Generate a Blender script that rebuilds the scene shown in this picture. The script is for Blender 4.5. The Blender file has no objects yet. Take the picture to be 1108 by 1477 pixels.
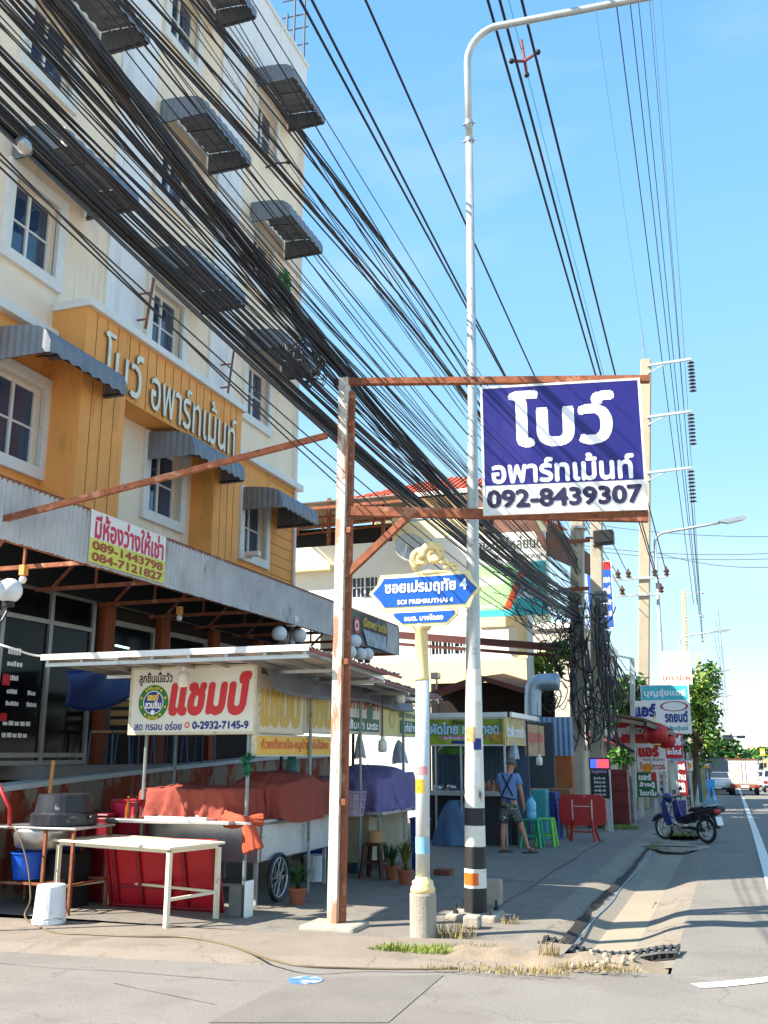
import bpy, math, random
from mathutils import Vector, Matrix
R = math.radians
S = bpy.context.scene
C = S.collection
# ------------------------------------------------------------------ camera, sky, sun, exposure
FPX, CX, CY, VX, VY, EYE = 1400.0, 554.0, 738.5, 1060.0, 1087.0, 1.7
_d = Vector((VX-CX, -(VY-CY), -FPX)).normalized()
_u = Vector((0, FPX, -(VY-CY))).normalized()
_r = _d.cross(_u).normalized()
_u = _r.cross(_d)
cd = bpy.data.cameras.new('camera')
cam = bpy.data.objects.new('camera', cd); C.objects.link(cam)
cd.sensor_fit = 'HORIZONTAL'; cd.sensor_width = 36; cd.lens = FPX/1108*36
cd.clip_start = 0.05; cd.clip_end = 6000
cam.matrix_world = Matrix.Translation((0, 0, EYE)) @ Matrix((_r, _d, _u)).to_4x4()
S.camera = cam
SUNX, SUNY = 0.85, 0.62                      # shadow of a 1 m stick on the ground
elev = math.atan(1/math.hypot(SUNX, SUNY)); az = math.atan2(-SUNX, -SUNY)
W = bpy.data.worlds.new("World"); S.world = W; W.use_nodes = True
wn = W.node_tree; bg = wn.nodes['Background']
sky = wn.nodes.new('ShaderNodeTexSky'); sky.sky_type = 'NISHITA'; sky.sun_disc = False
sky.sun_elevation = elev; sky.sun_rotation = az; sky.air_density = 1.0; sky.dust_density = 0.2; sky.ozone_density = 2.2
# the Nishita sky blended with a clear tropical blue that pales towards the horizon
tcw = wn.nodes.new('ShaderNodeTexCoord'); sep = wn.nodes.new('ShaderNodeSeparateXYZ'); wn.links.new(tcw.outputs['Generated'], sep.inputs[0])
rmp = wn.nodes.new('ShaderNodeValToRGB'); wn.links.new(sep.outputs['Z'], rmp.inputs[0]); el_ = rmp.color_ramp.elements
el_[0].position = 0.0; el_[0].color = (0.95, 1.0, 1.0, 1); el_[1].position = 0.80; el_[1].color = (0.22, 0.47, 0.86, 1)
for ps, cl in ((0.10, (0.58, 0.87, 1.0, 1)), (0.28, (0.36, 0.71, 1.0, 1)), (0.46, (0.27, 0.62, 1.0, 1)), (0.66, (0.19, 0.50, 0.95, 1))):
    e_ = el_.new(ps); e_.color = cl
scl = wn.nodes.new('ShaderNodeVectorMath'); scl.operation = 'SCALE'; scl.inputs['Scale'].default_value = 2.6; wn.links.new(rmp.outputs[0], scl.inputs[0])
mxw = wn.nodes.new('ShaderNodeMixRGB'); mxw.inputs[0].default_value = 0.9; wn.links.new(sky.outputs[0], mxw.inputs[1]); wn.links.new(scl.outputs[0], mxw.inputs[2])
# faint high veil of cloud, thicker towards the horizon
cn_ = wn.nodes.new('ShaderNodeTexNoise'); cn_.inputs['Scale'].default_value = 2.6; cn_.inputs['Detail'].default_value = 7
mpw = wn.nodes.new('ShaderNodeMapping'); mpw.inputs['Scale'].default_value = (1, 1, 3.5); wn.links.new(tcw.outputs['Generated'], mpw.inputs[0]); wn.links.new(mpw.outputs[0], cn_.inputs['Vector'])
cr_ = wn.nodes.new('ShaderNodeValToRGB'); cr_.color_ramp.elements[0].position = 0.48; cr_.color_ramp.elements[1].position = 0.80; cr_.color_ramp.elements[1].color = (0.30, 0.30, 0.30, 1); wn.links.new(cn_.outputs['Fac'], cr_.inputs[0])
cmx = wn.nodes.new('ShaderNodeMixRGB'); cmx.inputs[2].default_value = (2.7, 2.75, 2.8, 1); wn.links.new(cr_.outputs[0], cmx.inputs[0]); wn.links.new(mxw.outputs[0], cmx.inputs[1])
wn.links.new(cmx.outputs[0], bg.inputs['Color'])
bg.inputs['Strength'].default_value = 0.15
sd = bpy.data.lights.new('sun', 'SUN'); sd.energy = 4.2; sd.angle = R(0.55); sd.color = (1.0, 0.93, 0.82)
sun = bpy.data.objects.new('sun', sd); C.objects.link(sun)
sun.rotation_euler = Vector((SUNX, SUNY, -1)).to_track_quat('-Z', 'Y').to_euler()
S.view_settings.view_transform = 'Standard'; S.view_settings.look = 'None'
S.view_settings.exposure = 1.6; S.view_settings.gamma = 1.0
try:
    S.cycles.max_bounces = 6; S.cycles.diffuse_bounces = 3; S.cycles.glossy_bounces = 3
except Exception: pass

# ------------------------------------------------------------------ helpers
def ray(x, y):
    v = Vector((x-CX, -(y-CY), -FPX)); return Vector((_r.dot(v), _d.dot(v), _u.dot(v)))
def AX(x, y, X):
    r = ray(x, y); p = r*(X/r.x); p.z += EYE; return p
def AY(x, y, Y):
    r = ray(x, y); p = r*(Y/r.y); p.z += EYE; return p
def zg(Y):                                   # the street falls away gently beyond the corner
    if Y < 16: return 0.0
    if Y < 28: return -0.02*(Y-16)**2/24
    return -0.12 - 0.02*(Y-28)
def G(x, y, dz=0.0):
    Y = 10.0
    for _ in range(40):
        r = ray(x, y); t = (zg(Y)+dz-EYE)/r.z; p = r*t; Y = 0.5*Y+0.5*min(p.y, 400)
    p.z += EYE; return p
V = Vector
RND = random.Random(7)
def rgb(r, g, b):
    f = lambda c: (c/255/12.92) if c <= 10 else ((c/255+0.055)/1.055)**2.4
    return (f(r), f(g), f(b), 1)
_m = {}
def mat(name, col, rough=0.6, metal=0.0, n=0.12, ns=6.0, dirt=None, bump=0.0, bs=40.0, spec=0.5, emit=0.0, stretch=None, alpha=1.0, cracks=None):
    """procedural paint: base colour with soft noise, optional dirt patches (colour, scale, threshold, strength), optional bump"""
    if name in _m: return _m[name]
    m = bpy.data.materials.new(name); m.use_nodes = True; t = m.node_tree; N = t.nodes; L = t.links
    b = N['Principled BSDF']
    c = col if len(col) == 4 else (*col, 1)
    tc = N.new('ShaderNodeTexCoord'); src = tc.outputs['Object']
    if stretch:
        mp = N.new('ShaderNodeMapping'); mp.inputs['Scale'].default_value = stretch; L.new(src, mp.inputs[0]); src = mp.outputs[0]
    nz = N.new('ShaderNodeTexNoise'); nz.inputs['Scale'].default_value = ns; nz.inputs['Detail'].default_value = 5; L.new(src, nz.inputs['Vector'])
    rp = N.new('ShaderNodeValToRGB'); e = rp.color_ramp.elements
    e[0].position = 0.3; e[1].position = 0.7
    e[0].color = tuple(max(0, v*(1-n)) for v in c[:3])+(1,); e[1].color = tuple(min(1, v*(1+n)) for v in c[:3])+(1,)
    L.new(nz.outputs['Fac'], rp.inputs[0]); out = rp.outputs[0]
    for dd in (dirt if isinstance(dirt, list) else [dirt] if dirt else []):
        dc, ds, th, st = dd[:4]
        d2 = N.new('ShaderNodeTexNoise'); d2.inputs['Scale'].default_value = ds; d2.inputs['Detail'].default_value = 7; d2.inputs['Roughness'].default_value = 0.65
        if len(dd) > 4:
            mp2 = N.new('ShaderNodeMapping'); mp2.inputs['Scale'].default_value = dd[4]; L.new(tc.outputs['Object'], mp2.inputs[0]); L.new(mp2.outputs[0], d2.inputs['Vector'])
        else: L.new(tc.outputs['Object'], d2.inputs['Vector'])
        r2 = N.new('ShaderNodeValToRGB'); r2.color_ramp.elements[0].position = th; r2.color_ramp.elements[1].position = min(1, th+0.06)
        r2.color_ramp.elements[1].color = (st, st, st, 1)
        L.new(d2.outputs['Fac'], r2.inputs[0])
        mx = N.new('ShaderNodeMixRGB'); mx.inputs[2].default_value = dc if len(dc) == 4 else (*dc, 1)
        L.new(r2.outputs[0], mx.inputs[0]); L.new(out, mx.inputs[1]); out = mx.outputs[0]
    if cracks:                                   # thin wandering cracks: (scale, width, colour, strength)
        wz = N.new('ShaderNodeTexNoise'); wz.inputs['Scale'].default_value = 1.7; wz.inputs['Detail'].default_value = 6; L.new(tc.outputs['Object'], wz.inputs['Vector'])
        ad = N.new('ShaderNodeMixRGB'); ad.blend_type = 'ADD'; ad.inputs[0].default_value = 0.9; L.new(tc.outputs['Object'], ad.inputs[1]); L.new(wz.outputs['Color'], ad.inputs[2])
        vo = N.new('ShaderNodeTexVoronoi'); vo.feature = 'DISTANCE_TO_EDGE'; vo.inputs['Scale'].default_value = cracks[0]; L.new(ad.outputs[0], vo.inputs['Vector'])
        vr = N.new('ShaderNodeValToRGB'); vr.color_ramp.elements[0].position = 0; vr.color_ramp.elements[0].color = (cracks[3],)*3+(1,); vr.color_ramp.elements[1].position = cracks[1]; vr.color_ramp.elements[1].color = (0,0,0,1); L.new(vo.outputs['Distance'], vr.inputs[0])
        cm = N.new('ShaderNodeMixRGB'); cm.inputs[2].default_value = cracks[2]; L.new(vr.outputs[0], cm.inputs[0]); L.new(out, cm.inputs[1]); out = cm.outputs[0]
    L.new(out, b.inputs['Base Color'])
    b.inputs['Roughness'].default_value = rough; b.inputs['Metallic'].default_value = metal
    b.inputs['Specular IOR Level'].default_value = spec
    if bump:
        bn = N.new('ShaderNodeTexNoise'); bn.inputs['Scale'].default_value = bs; bn.inputs['Detail'].default_value = 4; L.new(tc.outputs['Object'], bn.inputs['Vector'])
        bp = N.new('ShaderNodeBump'); bp.inputs['Strength'].default_value = bump; bp.inputs['Distance'].default_value = 0.02
        L.new(bn.outputs['Fac'], bp.inputs['Height']); L.new(bp.outputs[0], b.inputs['Normal'])
    if emit:
        b.inputs['Emission Color'].default_value = c; b.inputs['Emission Strength'].default_value = emit
    if alpha < 1: b.inputs['Alpha'].default_value = alpha
    _m[name] = m; return m

class MB:
    def __init__(s): s.v = []; s.f = []; s.mi = []; s.m = 0
    def q(s, *p):
        i = len(s.v); s.v += [tuple(a) for a in p]; s.f.append(tuple(range(i, i+len(p)))); s.mi.append(s.m); return s
    def box(s, x0, x1, y0, y1, z0, z1, M=None):
        if x0 > x1: x0, x1 = x1, x0
        if y0 > y1: y0, y1 = y1, y0
        if z0 > z1: z0, z1 = z1, z0
        c = [V((x, y, z)) for z in (z0, z1) for y in (y0, y1) for x in (x0, x1)]
        if M is not None: c = [M @ a for a in c]
        i = len(s.v); s.v += [tuple(a) for a in c]
        for f in ((0,2,3,1),(4,5,7,6),(0,1,5,4),(2,6,7,3),(0,4,6,2),(1,3,7,5)):
            s.f.append(tuple(i+k for k in f)); s.mi.append(s.m)
        return s
    def bar(s, a, b, w, h=None, up=(0,0,1)):
        """rectangular bar from a to b"""
        a, b = V(a), V(b); h = h or w; d = (b-a); l = d.length; d.normalize()
        x = d.cross(V(up))
        if x.length < 1e-4: x = d.cross(V((1,0,0)))
        x.normalize(); z = x.cross(d)
        M = Matrix((x, d, z)).transposed().to_4x4(); M.translation = a
        return s.box(-w/2, w/2, 0, l, -h/2, h/2, M)
    def tube(s, pts, r, n=8, caps=True, r2=None):
        pts = [V(p) for p in pts]; i0 = len(s.v); k = len(pts); px = None
        for j, p in enumerate(pts):
            d = (pts[min(j+1, k-1)]-pts[max(j-1, 0)]).normalized()
            if px is None:
                px = d.cross(V((0,0,1)))
                if px.length < 1e-3: px = V((1,0,0))
            px = (px-d*px.dot(d)).normalized(); py = d.cross(px)
            rr = r if r2 is None else r+(r2-r)*j/(k-1)
            if isinstance(r, (list, tuple)): rr = r[j]
            for a in range(n):
                t = 2*math.pi*a/n; s.v.append(tuple(p+px*(rr*math.cos(t))+py*(rr*math.sin(t))))
        for j in range(k-1):
            for a in range(n):
                b = (a+1) % n
                s.f.append((i0+j*n+a, i0+j*n+b, i0+(j+1)*n+b, i0+(j+1)*n+a)); s.mi.append(s.m)
        if caps:
            s.f.append(tuple(i0+a for a in reversed(range(n)))); s.mi.append(s.m)
            s.f.append(tuple(i0+(k-1)*n+a for a in range(n))); s.mi.append(s.m)
        return s
    def lathe(s, prof, o=(0,0,0), n=20, M=None, caps=True):
        i0 = len(s.v); o = V(o)
        for (r, z) in prof:
            for a in range(n):
                t = 2*math.pi*a/n; p = V((r*math.cos(t), r*math.sin(t), z))
                if M is not None: p = M @ p
                s.v.append(tuple(p+o))
        for j in range(len(prof)-1):
            for a in range(n):
                b = (a+1) % n
                s.f.append((i0+j*n+a, i0+j*n+b, i0+(j+1)*n+b, i0+(j+1)*n+a)); s.mi.append(s.m)
        if caps:
            s.f.append(tuple(i0+a for a in reversed(range(n)))); s.mi.append(s.m)
            s.f.append(tuple(i0+(len(prof)-1)*n+a for a in range(n))); s.mi.append(s.m)
        return s
    def ball(s, c, r, n=14, sq=(1,1,1)):
        m = n//2
        pr = [(max(1e-4, r*math.sin(math.pi*j/m)), -r*math.cos(math.pi*j/m)) for j in range(m+1)]
        return s.lathe(pr, c, n, Matrix.Diagonal((*sq, 1)), caps=False)
    def prism(s, pts, O, U, Vv, depth):
        """outline pts (u,v) on the plane O,U,V pushed back by depth along -N"""
        O, U, Vv = V(O), V(U), V(Vv); Nn = U.cross(Vv).normalized()
        a = [O+U*u+Vv*v for u, v in pts]; b = [p-Nn*depth for p in a]; n = len(a); i = len(s.v)
        s.v += [tuple(p) for p in a+b]
        s.f.append(tuple(range(i, i+n))); s.mi.append(s.m); s.f.append(tuple(i+n+k for k in reversed(range(n)))); s.mi.append(s.m)
        for k in range(n):
            j = (k+1) % n; s.f.append((i+k, i+n+k, i+n+j, i+j)); s.mi.append(s.m)
        return s
    def grid(s, fn, nu, nv):
        i0 = len(s.v)
        for a in range(nu+1):
            for b in range(nv+1): s.v.append(tuple(fn(a/nu, b/nv)))
        for a in range(nu):
            for b in range(nv):
                k = i0+a*(nv+1)+b; s.f.append((k, k+nv+1, k+nv+2, k+1)); s.mi.append(s.m)
        return s
    def build(s, name, mats, parent=None, smooth=False, bevel=0.0, thick=0.0, sub=0):
        me = bpy.data.meshes.new(name); o = bpy.data.objects.new(name, me); C.objects.link(o)
        off = V((0,0,0)); r = parent
        while r is not None: off += r.location; r = r.parent
        if parent is None and s.v:                     # origin at the base of a one-mesh thing
            n = len(s.v); off = V((sum(v[0] for v in s.v)/n, sum(v[1] for v in s.v)/n, min(v[2] for v in s.v))); o.location = off
        me.from_pydata([(v[0]-off.x, v[1]-off.y, v[2]-off.z) for v in s.v], [], s.f)
        for m in (mats if isinstance(mats, (list, tuple)) else [mats]): me.materials.append(m)
        me.polygons.foreach_set('material_index', s.mi)
        if smooth: me.polygons.foreach_set('use_smooth', [True]*len(s.f))
        me.update()
        if parent is not None: o.parent = parent
        if sub: md = o.modifiers.new('sub', 'SUBSURF'); md.levels = md.render_levels = sub
        if thick: md = o.modifiers.new('thick', 'SOLIDIFY'); md.thickness = thick
        if bevel:
            md = o.modifiers.new('bevel', 'BEVEL'); md.width = bevel; md.segments = 2; md.limit_method = 'ANGLE'; md.angle_limit = R(40)
        return o
def tag(o, label=None, cat=None, group=None, kind=None):
    if label: o['label'] = label
    if cat: o['category'] = cat
    if group: o['group'] = group
    if kind: o['kind'] = kind
    return o
def thing(name, label, cat, loc=(0,0,0), group=None):
    o = bpy.data.objects.new(name, None); C.objects.link(o); o.location = loc; o.empty_display_size = 0.2
    return tag(o, label, cat, group)
def kids(o): return [c for c in o.children]
def dup(root, loc=None, rz=None, label=None, group=None):
    r = root.copy(); C.objects.link(r)
    if loc is not None: r.location = loc
    if rz is not None: r.rotation_euler = (0, 0, rz)
    if label: r['label'] = label
    if group: r['group'] = group
    for ch in kids(root):
        c = ch.copy(); C.objects.link(c); c.parent = r
        for g in kids(ch):
            d = g.copy(); C.objects.link(d); d.parent = c
    return r
def dup_part(part, parent, delta):
    """copy a part (and its sub-parts) to another place on the same thing"""
    c = part.copy(); C.objects.link(c); c.parent = parent; c.location = part.location+V(delta)
    for g in kids(part):
        d = g.copy(); C.objects.link(d); d.parent = c
    return c
def wallh(mb, O, U, N, Wd, H, holes=(), depth=0.15):
    """wall Wd x H on plane O,U,Z with rectangular openings (u0,u1,v0,v1) and reveals going inwards"""
    O, U, N = V(O), V(U), V(N); Z = V((0,0,1))
    us = sorted({0, Wd, *[h[0] for h in holes], *[h[1] for h in holes]}); vs = sorted({0, H, *[h[2] for h in holes], *[h[3] for h in holes]})
    us = [u for u in us if 0 <= u <= Wd]; vs = [v for v in vs if 0 <= v <= H]
    flip = U.cross(Z).dot(N) < 0
    P = lambda u, v, k=0: O+U*u+Z*v-N*k
    def add(*p): mb.q(*(reversed(p) if flip else p))
    for i in range(len(us)-1):
        for j in range(len(vs)-1):
            um, vm = (us[i]+us[i+1])/2, (vs[j]+vs[j+1])/2
            if any(h[0] < um < h[1] and h[2] < vm < h[3] for h in holes): continue
            add(P(us[i], vs[j]), P(us[i+1], vs[j]), P(us[i+1], vs[j+1]), P(us[i], vs[j+1]))
    for a, b, c, d in holes:
        add(P(a, c), P(a, d), P(a, d, depth), P(a, c, depth)); add(P(b, d), P(b, c), P(b, c, depth), P(b, d, depth))
        add(P(b, c), P(a, c), P(a, c, depth), P(b, c, depth)); add(P(a, d), P(b, d), P(b, d, depth), P(a, d, depth))
def corr(mb, O, U, Vv, Wd, H, pitch=0.08, amp=0.012, jag=0.0):
    """corrugated sheet: waves across U, ridges along V"""
    O, U, Vv = V(O), V(U), V(Vv); Nn = U.cross(Vv).normalized(); n = max(2, int(Wd/pitch*4)); rr = random.Random(3)
    i0 = len(mb.v)
    for k in range(n+1):
        u = Wd*k/n; a = Nn*(amp*(0, 1, 0, -1)[k % 4]); j = rr.uniform(-jag, jag)
        mb.v.append(tuple(O+U*u+a+Vv*j)); mb.v.append(tuple(O+U*u+a+Vv*H))
    for k in range(n):
        i = i0+2*k; mb.f.append((i, i+2, i+3, i+1)); mb.mi.append(mb.m)

# lettering: glyph outlines from the built-in font, filled by scan lines with the non-zero rule
_tx = {}
def outline(text):
    if text in _tx: return _tx[text]
    c = bpy.data.curves.new('t', 'FONT'); c.body = text; c.size = 1; c.fill_mode = 'NONE' if hasattr(c, 'fill_mode') else c.fill_mode; c.resolution_u = 3
    t = bpy.data.objects.new('t', c); C.objects.link(t)
    me = bpy.data.meshes.new_from_object(t.evaluated_get(bpy.context.evaluated_depsgraph_get()))
    vs = [(v.co.x, v.co.y) for v in me.vertices]; es = [(vs[e.vertices[0]], vs[e.vertices[1]]) for e in me.edges]
    # follow the loops so that every edge runs the way its contour runs
    nxt = {}
    for e in me.edges: nxt.setdefault(e.vertices[0], []).append(e.vertices[1]); nxt.setdefault(e.vertices[1], []).append(e.vertices[0])
    seen = set(); out = []
    for v0 in range(len(vs)):
        if v0 in seen or v0 not in nxt: continue
        loop = [v0]; seen.add(v0); cur = v0
        prefer = v0+1 if v0+1 in nxt[v0] else None
        while True:
            cand = [w for w in nxt[cur] if w not in seen]
            if not cand: break
            w = prefer if prefer in cand else min(cand)
            prefer = None; loop.append(w); seen.add(w); cur = w
        for a, b in zip(loop, loop[1:]+loop[:1]): out.append((vs[a], vs[b]))
    bpy.data.objects.remove(t); bpy.data.meshes.remove(me); bpy.data.curves.remove(c)
    _tx[text] = out; return out
def fill(text, bold=0.0, rows=30):
    E0 = outline(text); offs = [(0, 0)]
    if bold: offs += [(bold*math.cos(a*math.pi/4), bold*math.sin(a*math.pi/4)) for a in range(8)]
    E = []
    for dx, dy in offs:
        for (a, b), (c, d) in E0:
            if abs(b-d) > 1e-7: E.append((a+dx, b+dy, c+dx, d+dy) if b < d else (c+dx, d+dy, a+dx, b+dy))
    S_ = [1 if e0[0][1] < e0[1][1] else -1 for e0 in E0 if abs(e0[0][1]-e0[1][1]) > 1e-7]*len(offs)
    y0 = min(e[1] for e in E); y1 = max(e[3] for e in E); n = max(6, int(rows*(y1-y0))); quads = []
    # each copy is tested by itself, then the spans are merged
    ne = len(S_)//len(offs); bk = [[] for _ in range(n)]
    for i, e in enumerate(E):
        a = max(0, int((e[1]-y0)/(y1-y0)*n)-1); b = min(n-1, int((e[3]-y0)/(y1-y0)*n)+1)
        for k in range(a, b+1): bk[k].append(i)
    for k in range(n):
        ya = y0+(y1-y0)*k/n; yb = y0+(y1-y0)*(k+1)/n; ym = (ya+yb)/2
        def xa(e, y):
            y = min(max(y, e[1]), e[3]); return e[0]+(e[2]-e[0])*(y-e[1])/(e[3]-e[1])
        ev = []
        for i in bk[k]:
            e = E[i]
            if e[1] <= ym < e[3]: ev.append((xa(e, ym), S_[i], i))
        ev.sort(); w = [0]*len(offs); live = 0; start = None
        for x, sgn, i in ev:
            c = i//ne; was = w[c] != 0; w[c] += sgn; now = w[c] != 0
            if now and not was:
                live += 1
                if live == 1: start = i
            elif was and not now:
                live -= 1
                if live == 0: quads.append((xa(E[start], ya), xa(E[i], ya), xa(E[start], yb), xa(E[i], yb), ya, yb))
    return quads
class Rect:
    """a flat sign face: O bottom-left, U to the right, V up (unit), w x h"""
    def __init__(s, O, U, Vv, w, h): s.O, s.U, s.V, s.w, s.h = V(O), V(U).normalized(), V(Vv).normalized(), w, h; s.N = s.U.cross(s.V).normalized()
    def at(s, u, v, k=0.0): return s.O+s.U*(u*s.w)+s.V*(v*s.h)+s.N*k
def write(parent, rect, text, bx, m, bold=0.0, depth=0.0, rows=30, k=0.004, name='lettering', shear=0.0):
    Q = fill(text, bold, rows); x0 = min(q[0] for q in Q); x1 = max(max(q[1], q[3]) for q in Q); y0 = min(q[4] for q in Q); y1 = max(q[5] for q in Q)
    u0, v0, u1, v1 = bx; mb = MB()
    def P(x, y, kk):
        fy = (y-y0)/(y1-y0); return rect.at(u0+(u1-u0)*(x-x0)/(x1-x0)+shear*(fy-0.5)*(v1-v0)*rect.h/rect.w, v0+(v1-v0)*fy, kk)
    for a, b, c, d, ya, yb in Q:
        mb.q(P(a, ya, k+depth), P(b, ya, k+depth), P(d, yb, k+depth), P(c, yb, k+depth))
        if depth:
            mb.m = 1
            mb.q(P(a, ya, k), P(a, ya, k+depth), P(c, yb, k+depth), P(c, yb, k)); mb.q(P(b, ya, k+depth), P(b, ya, k), P(d, yb, k), P(d, yb, k+depth))
            mb.q(P(a, ya, k), P(b, ya, k), P(b, ya, k+depth), P(a, ya, k+depth))
            mb.m = 0
    return mb.build(name, m, parent)
def patch(parent, rect, bx, m, name='panel', k=0.002, t=0.0):
    u0, v0, u1, v1 = bx; mb = MB()
    mb.q(rect.at(u0, v0, k), rect.at(u1, v0, k), rect.at(u1, v1, k), rect.at(u0, v1, k)); return mb.build(name, m, parent)
def board(parent, rect, m, edge=None, t=0.05, rim=0.02, name='panel', rimname='frame'):
    mb = MB(); r = rect
    mb.prism([(0,0),(r.w,0),(r.w,r.h),(0,r.h)], r.O, r.U, r.V, t)
    o = mb.build(name, m, parent)
    if edge is not None:
        f = MB(); e = 0.006
        for u0, v0, u1, v1 in ((-rim, -rim, r.w+rim, 0), (-rim, r.h, r.w+rim, r.h+rim), (-rim, 0, 0, r.h), (r.w, 0, r.w+rim, r.h)):
            f.prism([(u0,v0),(u1,v0),(u1,v1),(u0,v1)], r.O+r.N*e, r.U, r.V, t+2*e)
        f.build(rimname, edge, parent)
    return o
def ring(rect, u, v, ro, ri, k, n=40):
    """flat ring or disc on a sign face, radii in metres"""
    mb = MB(); c = rect.at(u, v, k)
    for i in range(n):
        a, b = 2*math.pi*i/n, 2*math.pi*(i+1)/n
        p = lambda r, t: c+rect.U*(r*math.cos(t))+rect.V*(r*math.sin(t))
        if ri > 0: mb.q(p(ri, a), p(ro, a), p(ro, b), p(ri, b))
        else: mb.q(c, p(ro, a), p(ro, b))
    return mb
from mathutils import noise as _nz
def drape(cx, cy, hx, hy, zt, zb, folds=11, rz=0.0, seed=1, bump=0.05, flare=0.06, n=150, sq=4.5, humps=()):
    """cloth thrown over a load: taut wrinkled top, skirt falling in sharp uneven folds, ragged hem"""
    rr = random.Random(seed); ph = [rr.uniform(0, 6.28) for _ in range(10)]; mb = MB(); cr, sr = math.cos(rz), math.sin(rz)
    rings = [(0.02+.93*j/11, 0) for j in range(12)]+[(.97, .03), (.99, .08), (1.0, .15)]+[(1.0+.08*j/11, .15+.85*j/11) for j in range(1, 12)]
    rdg = lambda x: (1-abs(math.sin(x)))**1.6
    for (k, dn) in rings:
        for a in range(n):
            t = 2*math.pi*a/n; c, s_ = math.cos(t), math.sin(t)
            rad = (abs(c)**sq+abs(s_)**sq)**(-1/sq)
            wob = 1.3*_nz.noise((c*2.2+seed, s_*2.2, dn*1.6))
            f = rdg(folds*t*.5+ph[0]+wob)+.7*rdg(folds*.83*t*.5+ph[1]-wob*1.4)+.45*rdg(folds*1.9*t*.5+ph[2]+wob*2)-.75
            wv = (dn**.8)*flare*f*(1.0+.8*_nz.noise((3*c, 3*s_, seed+9.0)))
            x = hx*rad*c*k+c*wv; y = hy*rad*s_*k+s_*wv
            w1 = _nz.noise((x*3.1+seed, y*3.1, 0.5)); w2 = _nz.noise((x*8+y*5, y*9-x*4, seed*1.7))
            top = zt+bump*w1*1.4+.018*(1-abs(w2)*2)*(1-dn)
            for (qx, qy, qr, qh) in humps:
                d2 = ((x-qx)**2+(y-qy)**2)/qr**2; top += qh*math.exp(-d2*d2)
            low = zb+.05*_nz.noise((c*3, s_*3, seed+3.3))+.03*math.sin(5*t+ph[7])
            z = top+(low-top)*dn
            mb.v.append((cx+x*cr-y*sr, cy+x*sr+y*cr, z))
    for j in range(len(rings)-1):
        for a in range(n):
            b = (a+1) % n; mb.f.append((j*n+a, j*n+b, (j+1)*n+b, (j+1)*n+a)); mb.mi.append(0)
    mb.f.append(tuple(range(n))); mb.mi.append(0)
    return mb
# ------------------------------------------------------------------ materials
white = mat('white_paint', rgb(232,228,220), .55, n=.05, dirt=(rgb(150,140,120), 3, .66, .5))
board_white = mat('sign_white', rgb(238,236,230), .4, n=.04, ns=2, dirt=(rgb(204,196,180), 2.4, .58, .4))
cream = mat('cream_wall', rgb(253,230,202), .85, n=.05, ns=1.2, dirt=[(rgb(214,192,164), 1.6, .56, .35, (1,1,.25)), (rgb(160,144,126), 3.5, .60, .30, (4,4,.18))], bump=.05)
pale = mat('pale_pilaster', rgb(238,238,236), .85, n=.04, ns=1.5, dirt=[(rgb(200,196,190), 2.0, .56, .35, (1,1,.2)), (rgb(160,154,148), 3.5, .60, .30, (4,4,.15))], bump=.05)
ochre = mat('ochre_siding', rgb(246,168,88), .75, n=.06, ns=2, dirt=[(rgb(196,136,66), 1.8, .56, .4, (1,1,.3)), (rgb(150,100,50), 4, .60, .35, (4,4,.15))])
ochre_line = mat('ochre_joint', rgb(150,100,40), .8)
alum = mat('aluminium', rgb(200,203,205), .35, .7, n=.08)
dark_alum = mat('dark_metal', rgb(60,60,62), .5, .4)
def glassmat(name, col, rough=.04):
    m = mat(name, col, rough, 0, n=.25, ns=1.5, spec=1.0); return m
glass = glassmat('window_glass', (0.022, 0.05, 0.11))
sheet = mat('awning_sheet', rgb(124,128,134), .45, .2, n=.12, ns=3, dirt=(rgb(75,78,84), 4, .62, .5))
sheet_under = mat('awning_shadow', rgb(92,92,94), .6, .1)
galv = mat('corrugated_zinc', rgb(188,188,188), .55, .15, n=.16, ns=2.5, dirt=[(rgb(110,80,58), 3.0, .60, .55, (1,1,.35)), (rgb(95,100,108), 7, .58, .4, (6,6,.3))])
rust = mat('rusty_steel', rgb(146,86,58), .8, .2, n=.25, ns=9, dirt=[(rgb(190,140,112), 6, .56, .7), (rgb(80,44,30), 11, .6, .7)], bump=.2)
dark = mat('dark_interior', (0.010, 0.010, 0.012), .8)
concrete = mat('concrete', rgb(162,153,139), .9, n=.12, ns=3, dirt=[(rgb(120,112,100), 2.2, .58, .5), (rgb(96,90,82), 14, .66, .5)], bump=.3)
pole_conc = mat('pole_concrete', rgb(176,168,150), .9, n=.12, ns=3, dirt=(rgb(120,110,96), 2.5, .6, .5, (1,1,.3)), bump=.15)
black = mat('black_plastic', (0.012,0.012,0.014), .5)
blackrub = mat('cable_rubber', (0.016,0.015,0.018), .55, n=.3, ns=2)
brownrub = mat('cable_brown', rgb(62,42,34), .6, n=.3, ns=3)
greyrub = mat('cable_grey', rgb(70,72,78), .6, n=.2, ns=3)
red = mat('red_plastic', rgb(190,22,40), .4, n=.1, ns=3, dirt=(rgb(120,20,30), 4, .62, .5))
blue = mat('blue_plastic', rgb(20,90,200), .4)
steel = mat('stainless', rgb(190,190,188), .32, .75, n=.12, ns=4, dirt=(rgb(130,124,116), 5, .6, .5))
galvpipe = mat('galvanised_pipe', rgb(190,194,192), .45, .45, n=.12, ns=4, dirt=[(rgb(150,120,90), 5, .63, .6, (1,1,.2)), (rgb(120,124,126), 9, .6, .5)])
tlet = lambda nm, c: mat('ink_'+nm, c, .5, n=.04)
i_navy = tlet('navy', rgb(40,34,70)); i_white = tlet('white', rgb(242,242,242)); i_red = tlet('red', rgb(205,38,44)); i_pink = tlet('crimson', rgb(206,30,80))
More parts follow.
